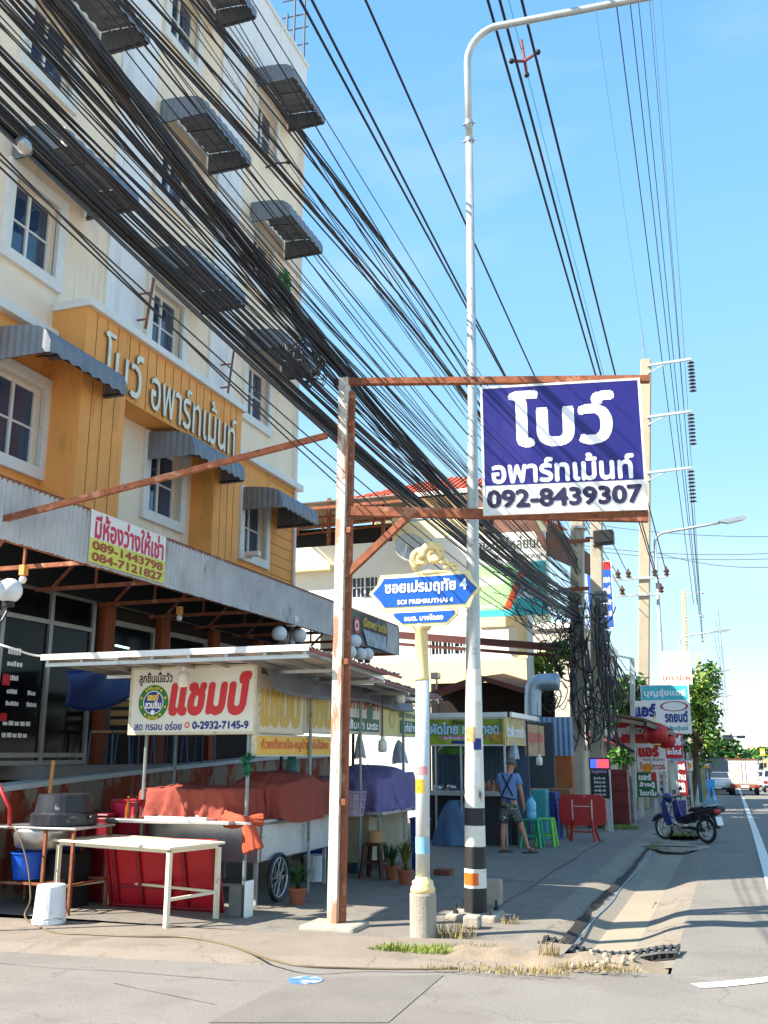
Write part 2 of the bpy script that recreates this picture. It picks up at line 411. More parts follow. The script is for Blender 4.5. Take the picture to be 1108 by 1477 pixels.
i_brown = tlet('brown', rgb(160,70,40)); i_blue = tlet('blue', rgb(30,50,130)); i_green = tlet('green', rgb(30,100,60)); i_yel = tlet('yellow', rgb(238,205,60)); i_orange = tlet('orange', rgb(222,84,34))
i_black = tlet('black', rgb(25,25,30)); i_teal = tlet('teal', rgb(40,160,170)); i_olive = tlet('olive', rgb(80,90,70))

# ------------------------------------------------------------------ ground
asphalt_d = mat('road_asphalt', rgb(121,116,108), .92, cracks=(.4, .005, rgb(76,72,68), .4),  n=.10, ns=1.2, dirt=[(rgb(150,142,128), 60, .52, .5), (rgb(86,82,78), 75, .57, .6), (rgb(110,106,100), .8, .54, .5), (rgb(164,156,144), 60, .60, .5)], bump=.35, bs=160)
soi_a = mat('soi_asphalt', rgb(123,118,112), .92, cracks=(.4, .005, rgb(76,72,68), .4),  n=.10, ns=1.0, dirt=[(rgb(104,98,90), 2.6, .58, .45), (rgb(152,144,132), 60, .52, .5), (rgb(84,80,76), 75, .57, .6), (rgb(114,108,102), .7, .54, .6), (rgb(168,160,148), 70, .6, .45), (rgb(112,106,102), 120, .62, .4)], bump=.3, bs=180)
pave_m = mat('pavement_concrete', rgb(124,117,107), .9, cracks=(.5, .005, rgb(66,61,56), .5),  n=.10, ns=1.0, dirt=[(rgb(84,80,74), 3.2, .60, .5), (rgb(84,78,70), 50, .56, .55), (rgb(108,102,94), 1.0, .54, .6), (rgb(156,146,130), 40, .62, .4)], bump=.3, bs=90)
gut_m = mat('gutter_concrete', rgb(134,125,111), .9, cracks=(.9, .007, rgb(60,52,46), .8),  n=.1, ns=1.3, dirt=[(rgb(128,112,94), 1.3, .56, .6), (rgb(96,84,72), 4, .66, .6)], bump=.3, bs=90)
dirt_m = mat('dry_dirt', rgb(142,126,106), .95, n=.15, ns=5, dirt=[(rgb(134,116,94), 9, .55, .6), (rgb(200,188,168), 30, .62, .6)], bump=.6, bs=60)
earth = mat('bare_earth', rgb(150,138,118), .95, n=.15, ns=.3)
kerb_m = mat('kerb_concrete', rgb(132,121,108), .9, cracks=(.7, .006, rgb(70,62,54), .55),  n=.08, ns=2, dirt=[(rgb(96,86,74), 45, .57, .5), (rgb(110,98,84), 2.4, .56, .5), (rgb(170,128,96), 5, .66, .35)], bump=.3, bs=70)
YS = [-14, 0, 4, 6, 8, 8.6, 9.2, 9.6, 10, 11, 12, 13, 14, 15, 16, 17, 18, 19, 20, 21, 22, 23, 24, 25, 26, 27, 28, 32, 40, 60, 90, 140, 220, 400, 900]
def strip(name, m, prof, ys, dz=0.0, wob=0.0):
    """sheet swept along the street: prof = [(x, z)]"""
    mb = MB(); rr = random.Random(5)
    i = 0
    for y in ys:
        for (x, z) in prof: mb.v.append((x+wob*rr.uniform(-1, 1), y, z+dz+zg(y)))
    k = len(prof)
    for a in range(len(ys)-1):
        for b in range(k-1): mb.f.append((a*k+b, a*k+b+1, (a+1)*k+b+1, (a+1)*k+b)); mb.mi.append(0)
    return tag(mb.build(name, m, smooth=(name == 'gutter')), kind='structure')
strip('ground', earth, [(-900,-.10),(-60,-.10),(60,-.10),(900,-.10)], [-60]+YS[1:-1]+[1500])
ysr = [y for y in YS if y >= 8.6] ; fine = [8.9+.25*i for i in range(60)]
GP = [(-2.02,.035),(-1.86,.03),(-1.66,-.02),(-1.48,-.085),(-1.30,-.125),(-1.12,-.12),(-.92,-.07),(-.76,-.02),(-.62,.0)]
strip('road', asphalt_d, [(-.62,0),(2,.02),(5,.03),(9,.02),(13,-.02)], ysr)
strip('gutter', gut_m, GP, [y for y in fine if y < 23.2])
strip('gutter', gut_m, [(-2.02,.035),(-1.86,.03),(-1.3,.006),(-.62,.0)], [23.2, 26, 28, 40, 60, 100, 200, 400])
strip('pavement', pave_m, [(-9.5,.055),(-7.2,.05),(-5,.045),(-3,.04),(-2.02,.035)], [9.05, 9.6, 10.5]+[11+k for k in range(18)]+[40, 60, 100, 200, 400])
# soi asphalt in front (with the rounded mouth of the side street)
mb = MB(); pts = [(-60,7.3),(-9,7.42),(-6.29,7.66),(-5,7.75),(-3.72,7.93),(-2.36,8.18),(-1.5,8.42),(-.99,8.62),(-.5,8.62),(2,8.62),(13,8.62),(60,8.62)]
for (a, b), (c, d) in zip(pts, pts[1:]): mb.q((a,-14,.004),(c,-14,.004),(c,d,.004),(a,b,.004))
tag(mb.build('soi_road', soi_a), kind='structure')
# sunlit kerb ramp between soi and pavement
kpts = [(-30,7.2,8.4),(-9,7.36,8.75),(-6.29,7.6,8.95),(-5,7.7,9.0),(-3.72,7.88,9.06),(-2.36,8.13,9.3),(-1.9,8.3,9.42),(-1.5,8.38,9.35)]
mb = MB(); prof = [(0,.0),(.12,.055),(.35,.06),(1,.048)]
for (x0,a0,b0),(x1,a1,b1) in zip(kpts, kpts[1:]):
    for (t0,z0),(t1,z1) in zip(prof, prof[1:]):
        mb.q((x0,a0+(b0-a0)*t0,z0),(x1,a1+(b1-a1)*t0,z0),(x1,a1+(b1-a1)*t1,z1),(x0,a0+(b0-a0)*t1,z1))
tag(mb.build('kerb', kerb_m), kind='structure')
mb = MB(); mb.q((-30,8.2,.03),(-9.4,8.7,.03),(-9.4,30,.03),(-30,30,.03)); tag(mb.build('terrace_ground', pave_m), kind='structure')
# gravelly dirt at the end of the gutter
def dirtf(u, v):
    x = -2.75+2.1*u; y0 = 8.17+.19*(x+2.75)+.05*math.sin(5*x)+.03*math.sin(13*x); y1 = 8.95+.2*u+.05*math.sin(9*x); y = y0+(y1-y0)*v
    e = min(u, 1-u, v, 1-v); h = .07*min(1, e*6)*(.6+.4*math.sin(7*x+3*y)*math.sin(11*x))
    lip = .05*max(0, 1-abs(x+2.2))
    return (x, y, -.02+.03*min(1,e*9)+h*.8+lip*min(1, e*5))
tag(MB().grid(dirtf, 40, 16).build('dirt_heap', dirt_m, smooth=True), kind='structure')
# cracked edge line beside the gutter (dark gap along the kerb slabs)
mb = MB(); rr = random.Random(2); prev = None
for k in range(46):
    y = 9.15+k*.26; x = -1.64+rr.uniform(-.012,.012)+.02*math.sin(y*.9); w = rr.uniform(.03,.05)*(1.25 if y < 11 else 1 if y < 15 else .6)
    cur = (V((x-w,y,.012+zg(y))), V((x+w*.8,y,-.028+zg(y))))
    if prev: mb.q(prev[0], prev[1], cur[1], cur[0])
    prev = cur
crack = mat('dark_crack', rgb(46,40,36), .95, n=.3, ns=12)
tag(mb.build('gutter_gap', crack), kind='structure')
# faint slab joints and cracks on the pavement
mb = MB(); rr = random.Random(8)
def crackline(pts, w):
    P = [V((x,y,.052+zg(y))) for x,y in pts]
    for a,b in zip(P,P[1:]):
        d=(b-a).normalized(); n=V((-d.y,d.x,0))*w*rr.uniform(.5,1.2); mb.q(a-n,a+n,b+n,b-n)
for y in (10.9, 13.6, 16.4, 19.2):
    crackline([(-5.0+i*.3,y+rr.uniform(-.02,.02)) for i in range(11)], .008)
crackline([(-2.6+.02*math.sin(i),9.3+i*.5) for i in range(24)], .007)
for s in range(5):
    x,y = rr.uniform(-5,-2.6), rr.uniform(10,18); pp=[(x,y)]
    for i in range(7): x+=rr.uniform(.05,.25); y+=rr.uniform(-.18,.18); pp.append((x,y))
    crackline(pp,.006)
tag(mb.build('pavement_joints', crack), kind='structure')
# painted markings
paint = mat('road_paint', rgb(226,222,210), .7, n=.08, ns=8, dirt=(rgb(160,154,146), 9, .58, .6))
a, b, c_ = G(1112,1270), G(1060,1155), G(1054,1138)
mb = MB()
def lane(x0, x1, ys, w, off=.034):
    for (y0, y1) in zip(ys, ys[1:]):
        f = lambda y: x0+(x1-x0)*(y-ys[0])/(ys[-1]-ys[0])
        mb.q((f(y0)-w,y0,zg(y0)+off),(f(y0)+w,y0,zg(y0)+off),(f(y1)+w,y1,zg(y1)+off),(f(y1)-w,y1,zg(y1)+off))
lane(.33, -.25, [14+k for k in range(16)]+[36,44,60,90,150,300], .075, .02)
for k in range(8): lane(3.9,3.9,[20+k*12,24+k*12],.06, .04)
tag(mb.build('lane_line', paint), kind='structure')
mb = MB(); p = [G(996,1420,.004), G(1040,1417,.004), G(1080,1413,.004), G(1125,1408,.004)]; q_ = [G(1010,1426,.004), G(1040,1425,.004), G(1080,1421,.004), G(1125,1415,.004)]
for i in range(3): mb.q(q_[i]+V((0,0,.006)), q_[i+1]+V((0,0,.006)), p[i+1]+V((0,0,.006)), p[i]+V((0,0,.006)))
tag(mb.build('corner_line', paint), kind='structure')
# long tar-filled cracks and patch on the soi
mb = MB(); rr = random.Random(4)
def tar(pts, w):
    for a,b in zip(pts,pts[1:]):
        a,b=V((a[0],a[1],.008)),V((b[0],b[1],.008)); d=(b-a).normalized(); n=V((-d.y,d.x,0))*w*rr.uniform(.4,1.2); mb.q(a-n,a+n,b+n,b-n)
for (x,y,dx,dy,n) in ((-6,7.2,.35,.03,9),(-2.9,6.6,.1,.09,7),(-4.6,6.9,.22,-.05,6)):
    pp=[]
    for i in range(n): pp.append((x,y)); x+=dx*rr.uniform(.6,1.3); y+=dy+rr.uniform(-.05,.05)
    tar(pp,.005)
tag(mb.build('tar_cracks', mat('tar', rgb(108,102,98), .9)), kind='structure')
mb = MB(); pp = [G(640,1432,.0), G(900,1440,.0), G(880,1395,.0), G(760,1399,.0)]; pp = [G(300,1477,.0), G(430,1412,.0), G(640,1408,.0), G(560,1477,.0)]
mb.q(*[V((p.x,p.y,.0085)) for p in pp]); tag(mb.build('asphalt_patch', mat('dark_patch_asphalt', rgb(116,111,105), .95, n=.12, ns=2, dirt=[(rgb(140,132,120), 60, .53, .5), (rgb(70,68,64), 75, .57, .6)], bump=.4, bs=150)), kind='structure')
bc = G(441,1416); mb = MB(); mb.lathe([(.135,0),(.135,.010),(.125,.012),(.02,.012)], (bc.x,bc.y,.004), 22)
tag(mb.build('valve_cover', mat('worn_blue_paint', rgb(70,120,190), .7, n=.2, ns=10, dirt=(rgb(170,166,160), 11, .5, .9))), 'small round cover with worn blue paint in the asphalt of the side road', 'utility cover')

# ------------------------------------------------------------------ apartment building
FX = -8.8
apt = thing('apartment_building', 'tall cream and ochre apartment building with grey awnings, left of the road', 'building', (FX, 14, 0))
Y0, Y1, ZT = 8.85, 19.15, 18.45
WY = [(9.58,10.52),(13.05,14.02),(16.58,17.55)]
WZ = [(5.52,6.66),(8.38,9.52),(11.36,12.5),(14.6,15.8)]
holes = [(a-Y0, b-Y0, c-3.9, d-3.9) for a, b in WY for c, d in WZ]
mb = MB()
wallh(mb, (FX, Y0, 3.9), (0,1,0), (1,0,0), Y1-Y0, ZT-3.9, holes, .2)
mb.q((FX,Y1,0),(FX-6.5,Y1,0),(FX-6.5,Y1,ZT),(FX,Y1,ZT)); mb.q((FX,Y0,0),(FX,Y0,ZT),(FX-6.5,Y0,ZT),(FX-6.5,Y0,0))
mb.q((FX,Y0,ZT),(FX,Y1,ZT),(FX-6.5,Y1,ZT),(FX-6.5,Y0,ZT)); mb.q((FX-6.5,Y0,0),(FX-6.5,Y0,ZT),(FX-6.5,Y1,ZT),(FX-6.5,Y1,0))
mb.build('wall', cream, apt)
mb = MB(); mb.m = 0                                # floor bands and parapet coping
mb.box(FX-.12, FX+.07, Y0, Y1+.06, ZT-.02, ZT+.1); mb.box(FX-.1, FX+.04, Y0, Y1+.03, 16.45, 16.52)
mb.build('parapet', white, apt, bevel=.01)
mb = MB()
for a, b in ((11.75, 12.75), (15.02, 16.02), (18.2, 18.21)):
    if b-a > .5: mb.box(FX, FX+.05, a, b, 7.98, 16.44)
mb.box(FX, FX+.03, Y0, Y1, 16.53, ZT-.02)
mb.build('pilaster', pale, apt)
# ochre lower storey and projecting frame
mb = MB()
lo = [(a-Y0, b-Y0, c-3.9, d-3.9) for a, b in WY for c, d in WZ[:1]]
oo = [(WY[0][0]-Y0-.02, WY[0][1]-Y0+.02, 5.5-3.9, 6.68-3.9)]
wallh(mb, (FX+.03, Y0, 3.9), (0,1,0), (1,0,0), 10.62-Y0, 7.42-3.9, oo, .03)
oo = [(WY[2][0]-15.36-.02, WY[2][1]-15.36+.02, 5.5-3.9, 6.68-3.9)]
wallh(mb, (FX+.03, 15.36, 3.9), (0,1,0), (1,0,0), Y1-15.36, 7.38-3.9, oo, .03)
BX = -8.2                                          # the frame: two legs and a head
mb.box(FX+.002, BX, 10.62, 11.66, 4.72, 7.9); mb.box(FX+.002, BX, 14.42, 15.34, 4.72, 7.9); mb.box(FX+.002, BX-.003, 11.66, 14.42, 6.86, 7.9)
mb.build('siding', ochre, apt)
mb = MB()
for k in range(16):
    z = 3.98+k*.22
    if z < 7.35:
        for a, b in ((Y0, WY[0][0]-.18), (WY[0][1]+.18, 10.6), (15.38, WY[2][0]-.2), (WY[2][1]+.2, Y1)):
            mb.box(FX+.03, FX+.034, a, b, z, z+.012)
for y in (10.85, 11.1, 11.38, 14.65, 14.9, 15.12): mb.box(BX, BX+.004, y, y+.012, 4.73, 6.86 if 11.7 < y < 14.4 else 7.88)
for k in range(11): mb.box(BX-.001, BX+.003, 11.68+k*.25, 11.692+k*.25, 6.88, 7.88)
mb.build('siding_joint', ochre_line, apt)
mb = MB()
mb.box(FX, FX+.16, Y0, 10.6, 7.42, 7.56); mb.box(FX, FX+.16, 15.36, Y1+.05, 7.38, 7.52)
mb.box(FX, BX+.08, 10.58, 15.4, 7.9, 8.02)
mb.build('ledge', white, apt, bevel=.01)
mb = MB(); mb.box(FX, FX+.12, 11.67, 14.41, 3.9, 6.86); 
# cream recess wall between the legs, pierced for its window
m2 = MB(); wallh(m2, (FX+.14, 11.66, 3.9), (0,1,0), (1,0,0), 14.42-11.66, 6.86-3.9, [(WY[1][0]-11.66, WY[1][1]-11.66, WZ[0][0]-3.9, WZ[0][1]-3.9)], .3); m2.build('recess_wall', cream, apt)
# windows
def make_window(parent, y0, y1, z0, z1, x=FX, surround=True, deep=.1):
    f = MB(); w = .045; X0 = x-deep-.05; X1 = x-deep
    ym, zm = (y0+y1)/2, z0+(z1-z0)*.5
    for a, b, c, d in ((y0,y1,z0,z0+w),(y0,y1,z1-w,z1),(y0,y0+w,z0+w,z1-w),(y1-w,y1,z0+w,z1-w),(ym-.025,ym+.025,z0+w,z1-w)): f.box(X0, X1, a, b, c, d)
    for a, b in ((y0+w, ym-.025), (ym+.025, y1-w)): f.box(X0+.01, X1-.01, a, b, zm-.015, zm+.015)
    fr = f.build('window', white, parent)
    g = MB(); g.q((X0+.02,y0+w,z0+w),(X0+.02,y1-w,z0+w),(X0+.02,y1-w,z1-w),(X0+.02,y0+w,z1-w)); g.build('pane', glass, fr)
    if surround:
        t = MB(); e = .17; X2 = x+.07
        for a, b, c, d in ((y0-e,y1+e,z0-e,z0),(y0-e,y1+e,z1,z1+e),(y0-e,y0,z0,z1),(y1,y1+e,z0,z1)): t.box(x-.02, X2, a, b, c, d)
        t.build('surround', white, fr, bevel=.008)
    return fr
for j, (c, d) in enumerate(WZ):
    for i, (a, b) in enumerate(WY):
        if i == 0 and j == 3: continue
        make_window(apt, a, b, c, d, FX+(.14 if (i == 1 and j == 0) else (.03 if j == 0 else 0)), True)
def awning(parent, y0, y1, zt, x=FX, pr=.92, dp=.46):
    prof = [(0,0),(.3*pr,-.015),(.62*pr,-.05),(.82*pr,-.10),(.94*pr,-.18),(pr,-.30),(pr+.005,-dp)]
    mb = MB(); n = int((y1-y0)/.055)
    i0 = 0
    for k in range(n+1):
        y = y0+(y1-y0)*k/n; e = (0,0,.022,.022)[k % 4]
        for (px, pz) in prof: mb.v.append((x+px+e*.6, y, zt+pz+e))
    L = len(prof)
    for k in range(n):
        for j in range(L-1):
            mb.f.append((k*L+j, (k+1)*L+j, (k+1)*L+j+1, k*L+j+1)); mb.mi.append(0)
    a = mb.build('awning', sheet, parent, thick=.006)
    for y, s in ((y0,-1),(y1,1)):
        v = MB(); nn = 16
        for k in range(nn):
            t0, t1 = k/nn, (k+1)/nn
            def top(t):
                for (p0,q0),(p1,q1) in zip(prof, prof[1:]):
                    if p0 <= t*pr <= p1: return q0+(q1-q0)*(t*pr-p0)/max(1e-6,p1-p0)
                return -dp
            e0, e1 = (.012*(k % 2), .012*((k+1) % 2))
            v.q((x+pr*t0, y+s*e0, zt-dp), (x+pr*t1, y+s*e1, zt-dp), (x+pr*t1, y+s*e1, zt+top(t1)+.016), (x+pr*t0, y+s*e0, zt+top(t0)+.016))
        v.build('end_panel', sheet, a, thick=.006)
    f = MB()
    f.bar((x+pr*.75, y0+.03, zt-.15), (x+pr*.75, y1-.03, zt-.15), .022)
    f.bar((x+.02, y0+.03, zt-dp+.03), (x+pr, y0+.03, zt-dp+.03), .025); f.bar((x+.02, y1-.03, zt-dp+.03), (x+pr, y1-.03, zt-dp+.03), .025); f.bar((x+pr-.02, y0+.03, zt-dp+.03), (x+pr-.02, y1-.03, zt-dp+.03), .025)
    f.bar((x+.02, (y0+y1)/2, zt-.06), (x+pr*.8, (y0+y1)/2, zt-.14), .018)
    f.build('awning_frame', dark_alum, a)
    return a
for j, z in enumerate((7.14, 10.12, 13.05, 16.38)):
    for i, (a, b) in enumerate(WY):
        if i == 0 and j == 3: continue
        if j == 1 and i == 0: pass
        if j == 0 and i == 1: z = 6.78
        awning(apt, a-.12, b+.62, z, FX+(.14 if (i == 1 and j == 0) else .03))
# raised letters on the frame
rc = Rect((BX+.004, 10.95, 6.93), (0,1,0), (0,0,1), 4.18, .80)
let_face = mat('letter_face', rgb(236,228,206), .5, .1); let_edge = mat('letter_edge_shade', rgb(128,118,100), .6)  # side faces darker: the letters' edge shadow put into the colour
write(apt, rc, 'โบว์', (.02, .0, .255, .98), [let_face, let_edge], .006, .035)
write(apt, rc, 'อพาร์ทเม้นท์', (.315, .0, .985, .98), [let_face, let_edge], .006, .035)
# rusty sign brackets left on the wall
for (yb, zb) in ((12.62, 8.9), (15.45, 8.75)):
    b = MB(); b.bar((FX+.22, yb, zb-.42), (FX+.3, yb+.03, zb+.48), .07, .03)
    for dz in (-.25, .22): b.bar((FX+.05, yb, zb+dz), (FX+.25, yb+.01, zb+dz), .025)
    b.build('bracket', rust, apt)
# drain pipes, cctv, wall lights
b = MB(); b.tube([(FX+.08,18.95,3.9),(FX+.08,18.95,16.4)], .035, 8); b.build('drain_pipe', pale, apt)
p = AX(365, 800, FX+.35); b = MB(); b.tube([(FX+.05,p.y,p.z-.05),(p.x,p.y,p.z-.06)], .015, 6); b.box(p.x-.16,p.x+.14,p.y-.06,p.y+.06,p.z-.03,p.z+.06); b.build('security_camera', white, apt, bevel=.015)
p = AX(395, 245, FX+.2); b = MB(); b.tube([(FX,p.y,p.z+.1),(FX+.25,p.y,p.z+.15),(FX+.5,p.y,p.z+.12)], .02, 6); b.ball((FX+.55,p.y,p.z+.11), .06, 8, (1,1,.6)); b.build('wall_light', dark_alum, apt)
p = AY(425, 25, 19); b = MB()
for dx, h in ((0,2.6),(.28,2.0),(-.2,1.6)): b.tube([(p.x+dx,p.y,ZT),(p.x+dx,p.y,ZT+h)], .03, 6)
for z in (.6,1.1,1.5,2.0): b.tube([(p.x-.35,p.y,ZT+z),(p.x+.35,p.y+.1,ZT+z+.05)], .018, 5)
b.build('aerial', greyrub, apt)
# green vine on the sill (third floor right)
def leaves(mb, c, sp, n, size, seed, up=.3, flat=1.0):
    rr = random.Random(seed)
    for _ in range(n):
        while True:
            d = V((rr.uniform(-1,1), rr.uniform(-1,1), rr.uniform(-1,1)))
            if d.length < 1: break
        p = V(c)+V((d.x*sp[0], d.y*sp[1], d.z*sp[2])); s = size*rr.uniform(.6,1.3)
        a = V((rr.uniform(-1,1), rr.uniform(-1,1), rr.uniform(-.6,.8))).normalized(); b = a.cross(V((rr.uniform(-1,1), rr.uniform(-1,1), rr.uniform(-1,1)))).normalized()
        mb.q(p-a*s, p+b*s*.42, p+a*s, p-b*s*.42)
leaf1 = mat('leaf_green', rgb(70,120,36), .6, n=.45, ns=2.2); leaf2 = mat('leaf_dark', rgb(44,84,32), .6, n=.45, ns=2.0); leaf3 = mat('leaf_yellow', rgb(140,160,50), .6, n=.4, ns=3)
vine_m = mat('vine_green', rgb(40,150,60), .6, n=.4, ns=5)
p = AX(410, 420, -8.55); vb = MB(); leaves(vb, (p.x,p.y,p.z), (.12,.25,.55), 150, .08, 5); 
for k in range(9): vb.tube([(p.x-.05+.02*k,p.y-.2+.05*k,p.z-.5),(p.x+.03*math.sin(k),p.y-.15+.05*k,p.z),(p.x,p.y-.2+.05*k,p.z+.5)], .006, 4)
tag(vb.build('climbing_plant', vine_m), 'bright green creeper hanging on the apartment wall beside a right-hand window', 'plant')
# ---- ground floor behind the terrace: shopfront
TZ = 1.55; FZ0, FZ1, FXX = 3.83, 4.46, -6.9
sh = MB()
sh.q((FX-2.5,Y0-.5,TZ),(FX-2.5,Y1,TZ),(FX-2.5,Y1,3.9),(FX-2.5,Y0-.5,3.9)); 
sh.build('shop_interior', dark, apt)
mb = MB(); mb.box(FX-2.5, -8.3, 10.6, Y1, TZ-.18, TZ-.002); mb.build('terrace_floor', mat('terrace_tile', rgb(120,116,112), .6, n=.1), apt)
mb = MB()
orange_col = mat('orange_column', rgb(140,70,34), .7, n=.1, ns=3)
for y in (12.35, 13.9, 15.6, 17.4, 18.9): mb = MB(); mb.box(FX-.2, FX+.12, y-.13, y+.13, TZ, 3.86); mb.build('column', orange_col, apt)
mb = MB(); fr_m = mat('shopfront_alum', rgb(150,148,142), .4, .5)
ys_ = [9.15, 10.1, 11.05, 12.0]
for y in ys_: mb.box(FX+.02, FX+.09, y-.035, y+.035, TZ, 3.86)
for z in (TZ, TZ+.1, 3.42, 3.84): mb.box(FX+.025, FX+.085, 9.12, 12.0, z, z+.06)
sf = mb.build('shopfront', fr_m, apt); shop_gl = mat('shop_glass_dark', (.006,.006,.008), .12, n=.3, ns=2, spec=.12)
mb = MB(); mb.q((FX+.05,9.12,TZ),(FX+.05,12.0,TZ),(FX+.05,12.0,3.86),(FX+.05,9.12,3.86)); mb.build('glass', shop_gl, sf)
rr = random.Random(3)
for (yy, zz, w, h) in ((10.28,2.95,.25,.1),(10.28,2.8,.3,.07),(10.3,2.62,.22,.07),(10.32,2.45,.2,.06),(10.32,2.3,.25,.06),(10.3,2.05,.55,.06),(10.3,1.9,.5,.06),(10.72,2.45,.16,.06),(10.72,2.3,.2,.06),(9.7,2.75,.2,.14),(9.72,2.5,.2,.06)):
    st = MB()
    for k in range(5): st.box(FX+.052, FX+.056, yy+w*k/5, yy+w*(k+.75)/5, zz, zz+h*rr.uniform(.7,1))
    st.build('sticker', board_white, sf)
for (yy, zz, w, h) in ((9.98,2.62,.1,.12),(10.22,2.55,.14,.14),(10.24,2.1,.12,.1)): st = MB(); st.box(FX+.0525, FX+.057, yy, yy+w, zz, zz+h); st.build('sticker', i_red, sf)
mb = MB(); mb.box(FX+.15, FX+.19, 9.35, Y1, 3.87, 4.72); mb.q((FX+.1,9.0,4.62),(FXX-.12,9.0,4.40),(FXX-.12,20.6,4.40),(FX+.1,20.6,4.62)); mb.build('canopy_shade_sheet', dark, apt)  # black band and soffit sheet standing in for the shade under the canopy
mb = MB()
for y0_, y1_ in ((12.5, 13.7), (14.1, 15.4), (15.8, 17.2)):
    for a, b, c, d in ((y0_,y1_,2.5,2.58),(y0_,y1_,3.6,3.68),(y0_,y0_+.06,2.58,3.6),(y1_-.06,y1_,2.58,3.6)): mb.box(FX-.02, FX+.05, a, b, c, d)
sw = mb.build('shop_window', fr_m, apt); mb = MB()
for y0_, y1_ in ((12.5, 13.7), (14.1, 15.4), (15.8, 17.2)): mb.q((FX,y0_,2.55),(FX,y1_,2.55),(FX,y1_,3.62),(FX,y0_,3.62))
mb.build('pane', shop_gl, sw)
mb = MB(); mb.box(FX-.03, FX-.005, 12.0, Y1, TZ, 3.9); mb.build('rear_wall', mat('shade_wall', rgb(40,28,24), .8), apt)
# interior tubes seen glowing through the shop window
mb = MB()
for z in (3.3, 3.15): mb.tube([(FX+.03, 12.65, z), (FX+.03, 13.0, z-.01)], .014, 6)
mb.build('lamp_tube', mat('tube_light', (.55,1,.75), .5, emit=1.6), sw)
# canopy
mb = MB(); corr(mb, (FXX, 7.55, FZ0), (0,1,0), (0,0,1), 13.1, FZ1-FZ0, .085, .011, .008)
cn = mb.build('canopy_fascia', galv, apt, thick=.004)
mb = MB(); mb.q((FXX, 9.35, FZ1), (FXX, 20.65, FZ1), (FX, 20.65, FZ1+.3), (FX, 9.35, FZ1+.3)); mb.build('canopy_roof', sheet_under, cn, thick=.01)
mb = MB(); mb.bar((FXX-.03, 7.55, FZ1+.01), (FXX-.03, 20.66, FZ1+.01), .05, .05); mb.bar((FXX-.05, 7.55, FZ0+.03), (FXX-.05, 20.66, FZ0+.03), .04, .06)
for y in [9.3+1.42*k for k in range(9)]:
    mb.bar((FXX-.05, y, FZ0+.02), (FX, y, FZ0+.02), .05); mb.bar((FXX-.05, y, FZ1-.02), (FX, y, FZ1+.22), .05)
    mb.bar((FXX-.05, y, FZ0+.03), (FXX-.9, y, FZ1+.05), .035); mb.bar((FXX-.9, y, FZ1+.05), (FXX-1.6, y, FZ0+.03), .035); mb.bar((FXX-.9, y, FZ0+.03), (FXX-.9, y, FZ1+.05), .03)
for x in (-7.5, -8.1): mb.bar((x, 7.6, FZ1), (x, 20.6, FZ1+.1), .05)
mb.build('canopy_truss', rust, cn)
mb = MB(); mb.q((FXX+.02,20.66,FZ0),(FX,20.66,FZ0),(FX,20.66,FZ1+.3),(FXX+.02,20.66,FZ1)); mb.build('canopy_end', galv, cn, thick=.004)
for py in (9.2, 12.7):
    b = MB(); b.box(-7.75,-7.68,py-.04,py+.04,FZ0-.1,FZ0+.02); bl = b.build('bulb_holder', ochre, cn); b = MB(); b.ball((-7.715,py,FZ0-.15), .045, 10, (1,1,1.15)); b.build('bulb', board_white, bl, smooth=True)
# "rooms for rent" banner on the fascia
bn = thing('banner', 'white and yellow-green banner with crimson Thai lettering and two phone numbers on the zinc fascia', 'banner', (-6.87, 10.1, 3.84))
r_ = Rect((-6.875, 9.27, 3.86), (0,1,0), (0,0,1), 1.62, .62)
board(bn, r_, board_white, None, .006, name='sheet')
patch(bn, r_, (0,0,1,.46), mat('lime_vinyl', rgb(212,216,84), .5, n=.05), 'lower_band', .0025)
write(bn, r_, 'มีห้องว่างให้เช่า', (.05,.47,.97,.97), i_pink, .03)
write(bn, r_, '089-1443798', (.03,.245,.97,.42), i_brown, .045); write(bn, r_, '084-7121827', (.03,.03,.97,.205), i_brown, .045)
# dark banner near the far end of the fascia
bn = thing('banner', 'dark sagging vinyl banner with yellow-green writing at the far end of the zinc fascia', 'banner', (-6.86, 17.6, 3.6))
pa, pb = AX(504,873,-6.86), AX(556,910,-6.86); pc, pd = AX(556,942,-6.86), AX(504,915,-6.86)
r_ = Rect((-6.86, pa.y, 3.78), (0,1,0), (0,0,1), pb.y-pa.y, .62)
mb = MB(); r_.h = .66; mb.grid(lambda u, v: r_.at(u, v, .02+.03*math.sin(6*u+3*v)), 14, 8); mb.build('sheet', mat('banner_charcoal', rgb(66,72,78), .5, n=.15, ns=4, dirt=(rgb(120,140,160), 3, .58, .7)), bn, thick=.003)
mb = ring(r_, .13, .55, .17, 0, .056, 24); mb.build('emblem', i_red, bn); mb = ring(r_, .13, .55, .11, .06, .058, 20); mb.build('emblem', i_white, bn)
write(bn, r_, 'เมืองพระ รถตัด', (.3,.6,.97,.88), i_yel, .02, k=.056)
mb = MB(); mb.q(r_.at(.42,.05,.055), r_.at(.95,.05,.055), r_.at(.95,.5,.055), r_.at(.3,.5,.055)); mb.build('picture', mat('banner_photo', rgb(150,170,185), .5, n=.4, ns=7), bn)
